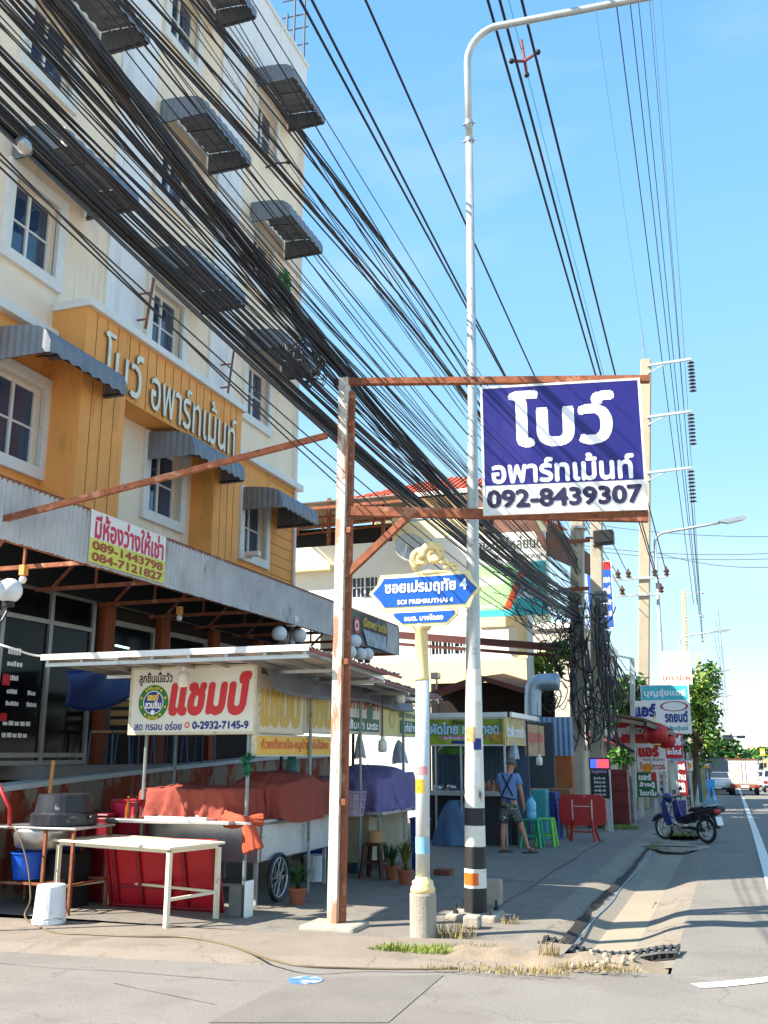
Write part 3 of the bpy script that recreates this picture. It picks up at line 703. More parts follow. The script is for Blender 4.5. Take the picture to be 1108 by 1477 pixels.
# terrace retaining wall
wall_or = mat('peeling_orange_wall', rgb(150,58,26), .85, n=.15, ns=2, dirt=[(rgb(84,36,22), 1.6, .55, .6), (rgb(150,138,122), 2.6, .46, .9, (1,1,.5)), (rgb(104,98,90), 5.0, .58, .9, (1,1,.6))], bump=.2)
mb = MB(); WXX = -8.12
ws = [(8.3,1.10)]+[(AX(x,y,WXX).y, AX(x,y,WXX).z-.05) for x,y in ((0,1136),(130,1120),(260,1105),(390,1092),(470,1089))]+[(20.5,1.64)]
for (ya,za),(yb,zb) in zip(ws, ws[1:]):
    mb.q((WXX,ya,.0),(WXX,yb,.0),(WXX,yb,zb),(WXX,ya,za)); mb.q((WXX-.15,ya,.0),(WXX-.15,ya,za),(WXX-.15,yb,zb),(WXX-.15,yb,0))
mb.q((WXX,20.5,0),(WXX-.15,20.5,0),(WXX-.15,20.5,1.64),(WXX,20.5,1.64))
tw = thing('retaining_wall', 'low orange wall with peeling grey patches behind the food carts', 'wall', (WXX, 12, 0)); mb.build('face', wall_or, tw)
mb = MB()
for (ya,za),(yb,zb) in zip(ws, ws[1:]):
    for (x0,x1,dz0,dz1) in ((WXX-.4,WXX+.03,.0,.06),):
        A=[(x0,ya,za+dz0),(x1,ya,za+dz0),(x1,yb,zb+dz0),(x0,yb,zb+dz0)]; B=[(a_,b_,c_+dz1) for a_,b_,c_ in A]
        mb.q(*B); mb.q(*reversed(A)); mb.q(A[1],A[2],B[2],B[1]); mb.q(A[3],A[0],B[0],B[3])
mb.build('coping', mat('coping_paint', rgb(196,204,204), .7, n=.08), tw)

# chairs on the terrace, blue tarp under the canopy, white lead
chs = mat('chair_blue_steel', rgb(70,96,130), .5, .2); chw = mat('chair_tan_seat', rgb(176,136,92), .7)
def terrace_chair(y, lb):
    r = thing('chair', lb, 'chair', (FX+.42, y, 0), 'chairs on the terrace'); x = FX+.42; z0 = TZ
    mb = MB(); mb.box(x-.2,x+.2,y-.2,y+.2,z0+.43,z0+.47); mb.build('seat', chw, r, bevel=.01)
    for k in (0,1,2): mb = MB(); mb.box(x-.16,x+.16,y+.2,y+.22,z0+.55+.13*k,z0+.63+.13*k); mb.build('back_slat', chw, r)
    for sx in (-1,1):
        for sy in (-1,1): mb = MB(); mb.tube([(x+sx*.2,y+sy*.22,z0),(x+sx*.18,y+sy*.2,z0+.45),(x+sx*.18,y+sy*.21,z0+(.95 if sy > 0 else .46))], .016, 6); mb.build('leg', chs, r)
    return r
for y in (12.1, 12.75, 13.7, 14.6): terrace_chair(y, 'blue steel chair with tan seat and back slats standing on the raised terrace in shade')
def tarpf(u, v):
    a, b = AX(96,968,-7.9), AX(205,962,-7.9); p = a+(b-a)*u; return V((p.x+.05*math.sin(7*u+3*v), p.y, p.z-(.42+.12*math.sin(4*u))*v))
tag(MB().grid(tarpf, 20, 8).build('blue_tarpaulin', mat('deep_blue_tarp', rgb(22,46,104), .5, n=.2, ns=3), smooth=True, thick=.004), 'deep blue tarpaulin hanging in the shade left of the red-lettered stall sign', 'tarpaulin')
# ------------------------------------------------------------------ big sign on its rusty frame
pole_paint = mat('peeling_white_steel', rgb(214,206,190), .6, .1, n=.06, ns=4, dirt=[(rgb(178,112,76), 2.6, .51, .85, (2.5,2.5,.45)), (rgb(104,64,44), 9, .60, .8, (1,1,.6)), (rgb(150,160,160), 7, .6, .5)], bump=.1)
bl = mat('sign_blue', rgb(31,27,114), .45, n=.08, ns=2, dirt=(rgb(56,52,130), 2, .56, .4, (1,1,.3)))
sg = thing('billboard', 'large blue and white apartment name board with a phone number on a rusty steel frame', 'billboard', (-3.85, 9.48, 0))
def fy(x): return 9.48+(x+3.85)*.18
def PF(px, py):                                    # point of the frame's own plane
    Y = 9.48
    for _ in range(12): p = AY(px, py, Y); Y = fy(p.x)
    return p
top = PF(497, 548); base = V((-3.85, 9.48, .0))
mb = MB(); mb.bar(base+V((0,0,.02)), V((-3.79,9.48,5.78)), .105, .11, up=(0,1,0)); mb.build('post', pole_paint, sg, bevel=.006)
mb = MB(); mb.bar(base+V((.082,.03,.03)), V((-3.79+.082,9.51,5.62)), .055, .06, up=(0,1,0)); 
for z in (1.2,2.6,4.0,5.2): mb.box(-3.80+.01*z,-3.735+.01*z,9.44,9.53,z,z+.06)
mb.build('rear_post', rust, sg)
mb = MB(); mb.box(-4.13,-3.55,9.25,9.72,0,.09); mb.build('footing', concrete, sg, bevel=.035)
tl, tr, br_, bl_ = PF(700,552), PF(936,545), PF(933,740), PF(697,738)
a = PF(497,551); b = PF(937,547); mb = MB(); mb.bar(a, b, .08, .07); mb.build('beam', rust, sg)
a = PF(502,735); b = PF(935,742); mb = MB(); mb.bar(a-V((0,0,.02)), b-V((0,0,.03)), .08, .1); mb.build('beam', rust, sg)
a = PF(497,832); b = PF(596,738); mb = MB(); mb.bar(a, b, .07, .07, up=(0,1,0)); mb.build('brace', rust, sg)
a = V((-3.82,9.46,5.1)); b = AX(0,750,-6.95); mb = MB(); mb.bar(AY(472,628,9.44), b, .07, .06); mb.build('tie_bar', rust, sg)
O = bl_; U = (br_-bl_); U.z = 0; w_ = U.length
r_ = Rect((bl_.x+.04,bl_.y-.06,4.15), U, (0,0,1), w_-.04, 1.39)
board(sg, r_, board_white, white, .12, .025, name='panel', rimname='panel_rim')
patch(sg, r_, (.0,.215,1,1), bl, 'blue_field', .003)
halo = i_brown
write(sg, r_, 'โบว์', (.165,.505,.845,.965), [i_white], .035, rows=60, k=.006)
write(sg, r_, 'อพาร์ทเม้นท์', (.045,.225,.945,.44), [i_white], .03, rows=50, k=.006)
write(sg, r_, '092-8439307', (.01,.035,.985,.18), [i_navy], .04, rows=50, k=.006)
# ------------------------------------------------------------------ soi name sign
gold = mat('gold_paint', rgb(238,212,150), .45, .0, n=.1, ns=4, dirt=(rgb(170,130,60), 9, .62, .6)); cream_y = mat('cream_paint', rgb(240,222,160), .5, n=.06)
royal = mat('street_sign_blue', rgb(0,84,176), .4, n=.05)
ss = thing('street_sign', 'ornate blue and gold street name sign on a thin pale post in a concrete sleeve', 'street sign', (-2.88, 9.32, 0))
mb = MB(); mb.tube([(-2.88,9.32,.55),(-2.865,9.32,2.42)], .068, 18); pz = mb.build('post', mat('silver_post', rgb(206,212,212), .45, .3, n=.06, ns=4, dirt=[(rgb(240,240,236), 9, .58, .8), (rgb(120,120,116), 14, .66, .5)]), ss, smooth=True)
mb = MB(); mb.lathe([(.069,.78),(.069,.93)], (-2.878,9.32,0), 18, caps=False); mb.build('blue_band', mat('faded_blue', rgb(130,185,215), .5), pz)
mb = MB(); mb.lathe([(.115,.0),(.125,.02),(.125,.41),(.118,.43)], (-2.88,9.32,0), 24); mb.build('sleeve', concrete, ss, smooth=False)
mb = MB(); mb.lathe([(.118,.43),(.115,.47),(.10,.50),(.10,.53),(.07,.55),(.07,.57)], (-2.88,9.32,0), 24); mb.build('collar', gold, ss, smooth=True)
mb = MB(); mb.lathe([(.072,2.40),(.076,2.42),(.07,2.44),(.064,2.90),(.09,2.93),(.075,2.97),(.05,2.98)], (-2.87,9.32,0), 20); mb.build('upper_post', gold, ss, smooth=True)
# stickers on the post
for z0, z1, m_, a0, a1 in ((2.0,2.1,board_white,-2.3,-.9),(1.62,1.86,board_white,-2.6,-1.2),(1.33,1.46,mat('sticker_yellow', rgb(226,170,40), .5, n=.1, dirt=(rgb(60,50,40), 30, .55, .8)),-2.6,-1.0),(1.5,1.58,mat('sticker_pink', rgb(220,150,150), .5, n=.2),-2.7,-.4)):
    mb = MB(); nn = 8
    for k in range(nn):
        t0, t1 = a0+(a1-a0)*k/nn, a0+(a1-a0)*(k+1)/nn; f = lambda t, z: (-2.873+.0695*math.cos(t), 9.32+.0695*math.sin(t), z)
        mb.q(f(t0,z0), f(t1,z0), f(t1,z1), f(t0,z1))
    mb.build('sticker', m_, pz)
def SSP(px, py): return AY(px, py, 9.25)
zz = 3.255
def plate(pts, m, y, d, name):
    mb = MB(); mb.prism(pts, (0, y, 0), (1,0,0), (0,0,1), d); return mb.build(name, m, ss)
c0 = (SSP(536,856).x+SSP(690,856).x)/2; hw = (SSP(690,856).x-SSP(536,856).x)/2; zt, zb = SSP(612,830).z, SSP(612,875).z; zm = (zt+zb)/2
def hexp(e):
    w, t, b = hw+e, zt+e, zb-e; s = .125
    return [(c0-w, zm), (c0-w+.05, zm+.05), (c0-w+s*.7, zm+.09), (c0-w+s, t), (c0+w-s, t), (c0+w-s*.7, zm+.09), (c0+w-.05, zm+.05), (c0+w, zm), (c0+w-.05, zm-.05), (c0+w-s*.7, zm-.09), (c0+w-s, b), (c0-w+s, b), (c0-w+s*.7, zm-.09), (c0-w+.05, zm-.05)][::-1]
plate(hexp(.028), cream_y, 9.255, .05, 'plate_border'); plate(hexp(-.012), royal, 9.247, .04, 'plate')
z2t, z2b = SSP(612,882).z, SSP(612,899).z
half = (SSP(655,885).x-SSP(567,885).x)/2
plate([(c0-half-.03,z2t+.005),(c0-half-.02,z2t-.05),(c0-half*.72,z2b-.02),(c0,z2b-.03),(c0+half*.72,z2b-.02),(c0+half+.02,z2t-.05),(c0+half+.03,z2t+.005)], cream_y, 9.245, .05, 'lower_border')
plate([(c0-half,z2t-.005),(c0-half*.98,z2t-.04),(c0-half*.72,z2b+.005),(c0+half*.72,z2b+.005),(c0+half*.98,z2t-.04),(c0+half,z2t-.005)], royal, 9.237, .04, 'lower_plate')
r_ = Rect((c0-hw, 9.246, zb), (1,0,0), (0,0,1), hw*2, zt-zb)
write(ss, r_, 'ซอยเปรมฤทัย 4', (.13,.38,.90,.88), i_white, .035, rows=40); write(ss, r_, 'SOI PREMRUTHAI 4', (.25,.1,.77,.25), i_white, .03)
r_ = Rect((c0-half, 9.236, z2b), (1,0,0), (0,0,1), half*2, z2t-z2b)
write(ss, r_, 'อบต. บางโฉลง', (.18,.22,.82,.74), i_white, .04)
# scrollwork: crest on top and bracket leaves below
mb = MB()
def spiral(cx, cz, r0, r1, a0, a1, y=9.27, w0=.042, w1=.02, n=26):
    pts, rad = [], []
    for k in range(n+1):
        t = k/n; a = a0+(a1-a0)*t; r = r0+(r1-r0)*t; pts.append((cx+r*math.cos(a), y, cz+r*math.sin(a))); rad.append(w0+(w1-w0)*t)
    mb.tube(pts, rad, 8)
cx0 = SSP(615,800).x; cz0 = SSP(615,806).z
spiral(cx0-.06, cz0+.015, .10, .03, R(250), R(-250)); spiral(cx0-.04, cz0+.0, .03, .01, R(0), R(300), w0=.02)
spiral(cx0+.07, cz0+.045, .115, .03, R(200), R(-300), w0=.055); spiral(cx0+.1, cz0-.02, .05, .015, R(200), R(-120), w0=.036)
spiral(cx0+.2, cz0-.075, .05, .012, R(160), R(-160), w0=.032); spiral(cx0+.29, cz0-.1, .035, .01, R(160), R(-160), w0=.024)
spiral(cx0-.12, cz0-.075, .04, .01, R(20), R(330), w0=.018)
mb.tube([(cx0-.16,9.27,zt+.02),(cx0,9.27,zt+.03),(cx0+.34,9.27,zt+.015)], [.012,.03,.01], 8)
mb.build('crest', gold, ss, smooth=True)
mb = MB()
for s in (-1, 1):
    mb.tube([(c0,9.3,2.92),(c0+s*.06,9.29,2.99),(c0+s*.14,9.28,3.02),(c0+s*.2,9.28,3.03)], [.05,.035,.022,.01], 8)
    spiral(c0+s*.13, 2.985, .03, .01, R(90), R(90-s*300), w0=.014)
mb.build('bracket', gold, ss, smooth=True)
# ------------------------------------------------------------------ street lamps
def lamp_arm(x, y, z0, z1, out, rise, r=.045):
    pts = [(x, y, z0)]
    for k in range(9):
        a = k/8*math.pi/2*.92; pts.append((x+.42*(1-math.cos(a)), y, z1-.45+.45*math.sin(a)))
    ex, ez = pts[-1][0], pts[-1][2]
    for k in range(1, 5): pts.append((ex+(out)*k/4, y, ez+rise*k/4))
    return pts
lm = thing('street_lamp', 'tall near street lamp on a galvanised pole with black and white painted foot', 'street lamp', (-2.68, 10.53, 0))
xt = -2.54
mb = MB(); mb.tube([(-2.68,10.53,.1),(-2.655,10.53,2.0),(-2.645,10.53,2.9),(-2.59,10.53,5.5),(-2.55,10.53,9.25)], [.118,.092,.08,.057,.046], 20); pl = mb.build('pole', galvpipe, lm, smooth=True)
mb = MB(); mb.tube(lamp_arm(-2.55,10.53,9.15,10.82,2.7,-.16), .046, 14); mb.build('arm', galvpipe, lm, smooth=True)
for z in (9.2,9.45): mb = MB(); mb.lathe([(.058,z),(.058,z+.05)], (-2.55,10.53,0), 12); mb.bar((-2.64,10.53,z+.025),(-2.46,10.53,z+.025),.018); mb.build('clamp', steel, lm)
mb = MB(); hx = -2.55+.42+2.7
mb.prism([(-.1,0),(.62,.06),(.66,.02),(.55,-.04),(-.1,-.05)], (hx, 10.42, 10.62), (1,0,0), (0,0,1), -.22); mb.build('lantern', steel, lm)
wb = mat('peeling_white_band', rgb(226,222,210), .7, n=.06, dirt=[(rgb(70,66,60), 9, .60, .9, (1,1,.5)), (rgb(170,60,40), 14, .68, .7)]); bb = mat('peeling_black_band', rgb(38,38,38), .6, n=.2, dirt=(rgb(170,160,145), 12, .66, .8))
def rad(z): return .120-.0135*z+.002
for z0, z1, m_, nm in ((.1,.34,bb,'black_band'),(.34,.53,wb,'white_band'),(.53,.75,bb,'black_band'),(.75,.96,wb,'white_band'),(.96,1.14,bb,'black_band'),(1.14,2.6,wb,'white_band')):
    mb = MB(); f = lambda z: (-2.68+.0128*(z-.1), 10.53)
    pts = [(f(z0)[0],10.53,z0),(f(z1)[0],10.53,z1)]; mb.tube(pts, rad(z0), 20, caps=False, r2=rad(z1)); mb.build(nm, m_, pl, smooth=True)
def sticker(z0, z1, a0, a1, m_):
    mb = MB(); x = -2.68+.0128*((z0+z1)/2-.1)
    for k in range(6):
        t0, t1 = a0+(a1-a0)*k/6, a0+(a1-a0)*(k+1)/6; f = lambda t, z: (x+(rad(z)+.003)*math.cos(t), 10.53+(rad(z)+.003)*math.sin(t), z)
        mb.q(f(t0,z0), f(t1,z0), f(t1,z1), f(t0,z1))
    mb.build('sticker', m_, pl)
sticker(.37,.49,R(-150),R(-60), mat('orange_reflector', rgb(232,110,30), .4)); sticker(1.36,1.66,R(-140),R(-40), board_white); sticker(1.74,1.86,R(-80),R(-25), i_blue); sticker(1.82,1.98,R(-140),R(-70), mat('sticker_tan', rgb(200,170,110), .6, n=.2, dirt=(rgb(90,80,60), 20, .55, .7))); sticker(2.25,2.42,R(-70),R(-20), board_white)
mb = MB(); mb.box(-2.95,-2.42,10.3,10.78,0,.1); mb.build('footing', concrete, lm, bevel=.03)
mb = MB()
for x, y in ((-2.85,10.36),(-2.5,10.36),(-2.85,10.7),(-2.5,10.7)): mb.tube([(x,y,.1),(x,y,.2)], .014, 6); mb.lathe([(.03,.1),(.03,.13)], (x,y,0), 6)
mb.build('anchor_bolt', dark_alum, lm)
p = G(711,1320); mb = MB(); mb.box(p.x-.09,p.x+.09,p.y-.02,p.y+.14,.1,.36); tag(mb.build('junction_box', concrete, bevel=.012), 'small concrete box standing on the street lamp footing', 'junction box')
mb = MB(); mb.box(-2.64,-2.48,9.85,10.0,.045,.16, Matrix.Rotation(.0,4,'Z')); tag(mb.build('broken_block', concrete, bevel=.02), 'broken concrete lump on the dirt in front of the street lamp', 'rubble')
# far lamps: one light build, copied down the road
def far_lamp(px_bend, y, zt, label):
    p = AY(*px_bend, y); r = thing('street_lamp', label, 'street lamp', (p.x, y, zg(y)), 'street lamps along the road')
    mb = MB(); mb.tube([(p.x-.1,y,zg(y)),(p.x,y,zt-.5)], .1, 10, r2=.06); mb.build('pole', galvpipe, r, smooth=True)
    mb = MB(); mb.tube(lamp_arm(p.x,y,zt-.55,zt,2.2,.25), .055, 8); mb.build('arm', galvpipe, r, smooth=True)
    mb = MB(); mb.prism([(-.1,0),(.9,.1),(.95,.04),(.8,-.05),(.25,-.14),(-.1,-.06)], (p.x+2.6,y-.13,zt+.27), (1,0,0), (0,0,1), -.26); mb.build('lantern', steel, r)
    return r
fl = [((946,800),40,10.4,'street lamp just right of the tall concrete power pole, its arm over the road'),((981,930),74,10.0,'second street lamp beyond the tall power pole, partly behind the white sign board'),((1003,975),108,9.8,'third street lamp down the road, standing behind the tree'),((1018,1003),145,9.2,'fourth small street lamp far down the road'),((1027,1020),185,9.0,'farthest street lamp, tiny above the traffic')]
for px, y, zt, lb in fl: far_lamp(px, y, zt, lb)
# ------------------------------------------------------------------ food stalls at the corner
tin = mat('stall_roof_tin', rgb(176,168,160), .5, .3, n=.1, ns=3, dirt=(rgb(120,96,80), 4, .6, .5)); tin_red = mat('stall_roof_red_edge', rgb(130,46,52), .5, .2)
post_m = mat('stall_post', rgb(140,150,148), .5, .4, n=.15, dirt=(rgb(90,70,56), 8, .6, .6))
def stall_roof(name, label, x0, x1, y0, y1, zl, zr, zb, posts, fl=0.0):
    r = thing(name, label, 'stall roof', ((x0+x1)/2, (y0+y1)/2, 0))
    mb = MB(); U = V((0,1,0)); n = int((y1-y0)/.05)
    i0 = 0
    for k in range(n+1):
        y = y0+(y1-y0)*k/n; e = .022 if k % 2 else 0; f = (k/n)
        mb.v.append((x0, y, zl+(zb-zr)*f+e)); mb.v.append((x1+fl*f+.02*math.sin(k*.7), y, zr+(zb-zr)*f+e))
    for k in range(n): i = 2*k; mb.f.append((i, i+1, i+3, i+2)); mb.mi.append(0)
    mb.build('sheet', tin, r, thick=.004)
    mb = MB(); dz = zb-zr
    for k in range(8):
        t = k/7; x = x0+.06+(x1-x0-.12)*t; z = zl+(zr-zl)*t-.035; mb.bar((x,y0+.02,z),(x,y1-.02,z+dz), .035, .05)
    for t in (.02,.5,.98): mb.bar((x0+.03,y0+(y1-y0)*t,zl-.08+dz*t),(x1-.03,y0+(y1-y0)*t,zr-.08+dz*t), .045, .04)
    mb.build('rafter', steel, r)
    mb = MB(); mb.box(x0, x1, y0-.03, y0-.005, zl-.03, zl+.035); mb.build('sunlit_edge_strip', board_white, r)  # white strip puts the sunlit line of the roof edge into the colour
    mb = MB(); mb.bar((x1+.01,y0,zr-.03),(x1+fl+.01,y1,zb-.03), .02, .03); mb.build('eave_edge', tin_red, r)
    for (x, y) in posts:
        mb = MB(); mb.tube([(x,y,.04),(x,y,zr-.05)], .022, 8); mb.build('post', post_m, r)
    return r
stall_roof('stall_roof', 'wide corrugated tin roof over the front meatball stall, edge white in the sun', -7.4, -4.07, 9.27, 11.75, 2.765, 2.765, 2.66, [(-5.22,10.22),(-6.62,10.3),(-5.1,11.7),(-7.0,11.6)], .17)
stall_roof('stall_roof', 'second corrugated tin roof behind the rusty sign post, over the purple covered cart', -7.0, -4.3, 11.85, 15.0, 2.72, 2.66, 2.56, [(-5.0,13.25),(-5.0,15.2),(-6.9,15.2)])
# front sign
fs = thing('stall_sign', 'white framed stall sign with big red Thai lettering and a round green and blue emblem', 'sign', (-5.9, 10.2, 1.9))
r_ = Rect((-6.79, 10.2, 1.945), (1,-.01,0), (0,0,1), 1.64, .735)
sign_in = mat('stall_sign_face', rgb(226,224,212), .5, n=.05, ns=2, dirt=(rgb(196,180,130), 1.6, .62, .4)); rim_m = mat('stall_sign_frame', rgb(206,196,170), .5, .2, n=.1, dirt=(rgb(150,120,80), 6, .6, .6))
board(fs, r_, sign_in, rim_m, .1, .03)
write(fs, r_, 'ลูกชิ้นเนื้อวัว', (.055,.735,.335,.96), i_black, .025)
write(fs, r_, 'แชมป์', (.325,.25,.965,.93), i_red, .055, rows=60, shear=.12)
write(fs, r_, 'สด กรอบ อร่อย', (.035,.03,.43,.17), i_blue, .025)
write(fs, r_, '0-2932-7145-9', (.515,.04,.965,.165), i_blue, .045)
mb = ring(r_, .475, .105, .035, .02, .005, 20); mb.build('phone_mark', i_orange, fs)
eg = mat('emblem_green', rgb(24,120,40), .5); eb = mat('emblem_blue', rgb(24,50,140), .5)
ring(r_, .185, .47, .205, 0, .005).build('emblem', eg, fs); ring(r_, .185, .47, .138, 0, .0065).build('emblem', i_white, fs); ring(r_, .185, .47, .128, 0, .008).build('emblem', eb, fs)
mb = MB(); c_ = r_.at(.185,.47,.0075)
for k in range(10):
    a = R(36*k+18)
    if abs(math.sin(a)) > .9: continue
    p = c_+r_.U*(.172*math.cos(a))+r_.V*(.172*math.sin(a))
    for j in range(5):
        t = R(90+72*j); t2 = R(126+72*j); t0 = R(54+72*j); s1, s2 = .022, .01
        f = lambda t, s: p+r_.U*(s*math.cos(t))+r_.V*(s*math.sin(t))
        mb.q(p, f(t0,s2), f(t,s1), f(t2,s2))
mb.build('emblem_star', i_yel, fs)
write(fs, r_, 'แชมป์', (.135,.5,.23,.62), i_yel, .06, k=.01); write(fs, r_, 'ชวนชิม', (.12,.37,.25,.49), i_white, .04, k=.01); 
mb = ring(r_, .185, .31, .03, 0, .01, 12); mb.build('emblem', i_white, fs)
write(fs, r_, 'ลูกชิ้น อร่อย', (.135,.66,.235,.73), i_yel, .03, k=.0075, rows=16); write(fs, r_, 'เนื้อวัวแท้', (.14,.20,.23,.265), i_yel, .03, k=.0075, rows=16)
# signs along the pavement side of the stall (plane X = -5.15)
SX = -5.15
def side_sign(px, label, m_face, texts, name='stall_sign', x=SX, th=.06):
    (x0,yt0),(x1,yt1),(xb1,yb1),(xb0,yb0) = px
    A = AX(xb0,yb0,x); B = AX(xb1,yb1,x); Tt = AX(x0,yt0,x)
    r = thing(name, label, 'sign', ((A.x),(A.y+B.y)/2,A.z))
    rc_ = Rect((x,A.y,(A.z+B.z)/2), (0,1,0), (0,0,1), B.y-A.y, Tt.z-(A.z+B.z)/2)
    board(r, rc_, m_face, rim_m, th, .02)
    for (tx, bx, m_, b) in texts: write(r, rc_, tx, bx, m_, b, rows=26)
    return r, rc_
gold_ink = tlet('gold', rgb(214,176,60))
warm = mat('faded_sign_face', rgb(232,214,190), .5, n=.06)
side_sign([(370,972),(437,988),(437,1055),(370,1058)], 'faded white side sign with tall yellow letters, beside the front stall sign', warm, [('แชมป์', (.05,.08,.95,.98), gold_ink, .06)])
side_sign([(439,990),(497,1003),(497,1056),(439,1057)], 'second faded yellow-lettered side sign, half hidden by the rusty sign post', warm, [('แชมป์', (.05,.08,.95,.98), gold_ink, .06)])
yel_face = mat('noodle_sign_yellow', rgb(240,186,60), .5, n=.06, ns=3)
side_sign([(370,1061),(476,1064),(476,1089),(370,1088)], 'low yellow noodle sign with orange-red lettering under the side signs', yel_face, [('ก๋วยเตี๋ยวเนื้อ-หมูน้ำตกไม่ใส่ผง', (.05,.15,.97,.9), i_orange, .03)], x=-5.13)
gw = mat('white_green_sign', rgb(222,214,198), .5, n=.05)
r, rc_ = side_sign([(499,1003),(548,1016),(548,1057),(499,1058)], 'white sign with a dark green lower band on the purple cart stall', gw, [('กาแฟ ชา', (.1,.66,.95,.95), i_brown, .04)], x=-5.05)
patch(r, rc_, (.04,.04,.97,.42), i_green, 'lower_band', .003); write(r, rc_, 'ส้มตำ มะระ', (.08,.1,.93,.38), i_white, .04, k=.006)
mb = ring(rc_, .68, .56, .13, 0, .005, 20)
for i, v in enumerate(mb.v): mb.v[i] = tuple(rc_.at(.68,.56,.005)+(V(v)-rc_.at(.68,.56,.005))*1.0)
mb.build('oval', i_green, r)
yg = mat('cream_green_sign', rgb(220,206,130), .5, n=.08, ns=3)
r, rc_ = side_sign([(553,1018),(606,1030),(606,1062),(553,1060)], 'cream and green menu sign just left of the soi sign post', yg, [('อาหารตามสั่ง', (.4,.66,.95,.9), i_olive, .04)], x=-5.05)
patch(r, rc_, (.42,.08,.97,.55), i_green, 'lower_band', .003); write(r, rc_, 'ไก่ย่าง', (.5,.14,.9,.5), i_white, .03, k=.006); ring(rc_, .22, .55, .14, .09, .005, 24).build('emblem', gold_ink, r)
# grey awning flap hanging above these signs
flap_m = mat('grey_tarpaulin', rgb(120,122,130), .6, n=.12, ns=3, dirt=(rgb(86,88,96), 3, .6, .5))
def flapf(u, v):
    y = 10.25+u*5.4; z = 2.70-.02*u-(.30+.03*math.sin(u*9))*v
    return (-5.06+.12*v+.035*math.sin(u*34+2*v)*v+.02*math.sin(u*13), y, z)
tag(MB().grid(flapf, 60, 6).build('awning_flap', flap_m, thick=.004, smooth=True), 'long grey tarpaulin flap hanging under the stall roofs above the side signs', 'tarpaulin')
# bulbs on cords below the roofs
bulb_m = mat('lamp_bulb', rgb(232,230,220), .4)
def hang_bulb(p, zr, label):
    r = thing('hanging_bulb', label, 'light bulb', (p.x, p.y, p.z), 'bulbs hanging from the stall roofs')
    mb = MB(); mb.tube([(p.x,p.y,p.z+.1),(p.x,p.y,zr)], .006, 5); mb.build('cord', black, r)
    mb = MB(); mb.lathe([(.03,.1),(.035,.06),(.03,.05)], p, 12); mb.build('socket', board_white, r)
    mb = MB(); mb.lathe([(.03,.05),(.06,.03),(.066,-.02),(.066,-.1),(.05,-.125),(.01,-.13)], p, 16); mb.build('bulb', bulb_m, r, smooth=True)
hang_bulb(AY(578,1002,13.6), 2.66, 'white bulb hanging above the cream menu sign'); hang_bulb(AX(552,1072,-4.8), 2.62, 'white bulb hanging low in front of the dark stall interior, left of the soi post'); hang_bulb(AY(265,975,10.0), 2.8, 'pale bulb hanging in front of the front stall sign')
# ------------------------------------------------------------------ carts, cloths, tables
cloth_o = mat('orange_brown_cloth', rgb(146,66,52), .9, n=.1, ns=3, bump=.15, bs=25); cloth_p = mat('purple_cloth', rgb(112,98,142), .85, n=.12, ns=2, bump=.12, bs=20); tarp_b = mat('blue_grey_tarp', rgb(84,112,142), .6, n=.15, ns=3, bump=.2, bs=9)
ct = thing('food_cart', 'stainless food cart under orange-brown cloth with a bicycle wheel, behind the red folding table', 'food cart', (-5.9, 11.4, .045))
mb = MB(); mb.box(-6.75,-5.17,10.45,12.6,.50,.93); mb.build('body', steel, ct, bevel=.01)
mb = MB(); mb.box(-5.165,-5.15,10.5,12.55,.52,.90); mb.build('side_panel', mat('cart_side', rgb(206,206,204), .4, .4, n=.08, ns=4, dirt=(rgb(150,146,140), 4, .6, .5, (1,1,3))), ct)
mb = MB(); mb.box(-7.0,-5.1,10.1,12.7,.93,.965); mb.box(-6.9,-5.3,9.96,10.1,.935,.975); mb.build('counter', steel, ct, bevel=.006)
mb = MB()
for x in (-6.7,-5.22):
    for y in (10.5,12.5): mb.bar((x,y,.05),(x,y,.5),.04)
mb.bar((-6.7,10.5,.25),(-5.22,10.5,.25),.03); mb.build('frame', galvpipe, ct)
def make_wheel(parent, c, r):
    M = Matrix.Rotation(R(90),4,'Y'); mb = MB(); mb.grid(lambda u, v: V(c)+V((.025*math.cos(2*math.pi*v), (r+.025*math.sin(2*math.pi*v))*math.cos(2*math.pi*u), (r+.025*math.sin(2*math.pi*v))*math.sin(2*math.pi*u))), 36, 10)
    t = mb.build('wheel', black, parent, smooth=True)
    mb = MB(); mb.grid(lambda u, v: V(c)+V((.014*math.cos(2*math.pi*v), (r-.035+.01*math.sin(2*math.pi*v))*math.cos(2*math.pi*u), (r-.035+.01*math.sin(2*math.pi*v))*math.sin(2*math.pi*u))), 36, 8); mb.build('rim', alum, t, smooth=True)
    mb = MB()
    for k in range(14):
        a = 2*math.pi*k/14; mb.tube([V(c)+V((.02*(-1)**k,.02*math.cos(a+.6),.02*math.sin(a+.6))), V(c)+V((0,(r-.04)*math.cos(a),(r-.04)*math.sin(a)))], .004, 4)
    mb.tube([V(c)-V((.05,0,0)), V(c)+V((.05,0,0))], .025, 10); mb.build('spokes', alum, t)
make_wheel(ct, (-5.1, 10.86, .31), .25)
mb = drape(-6.02, 10.66, .74, .40, 1.30, .97, 22, 0, 3, .02, .07, humps=((-.35,0,.3,.03),(.3,.05,.28,.02))); tag(mb.build('cloth_cover', cloth_o, smooth=True), 'orange-brown cloth over the front counter of the cart below the big red-lettered sign', 'cloth')
mb = drape(-5.42, 11.75, .44, .95, 1.34, .93, 20, 0, 9, .03, .08, humps=((0,-.3,.45,.12),(0,.5,.3,.05))); tag(mb.build('cloth_cover', cloth_o, smooth=True), 'second orange-brown cloth draped over the side of the cart, left of the rusty sign post', 'cloth')
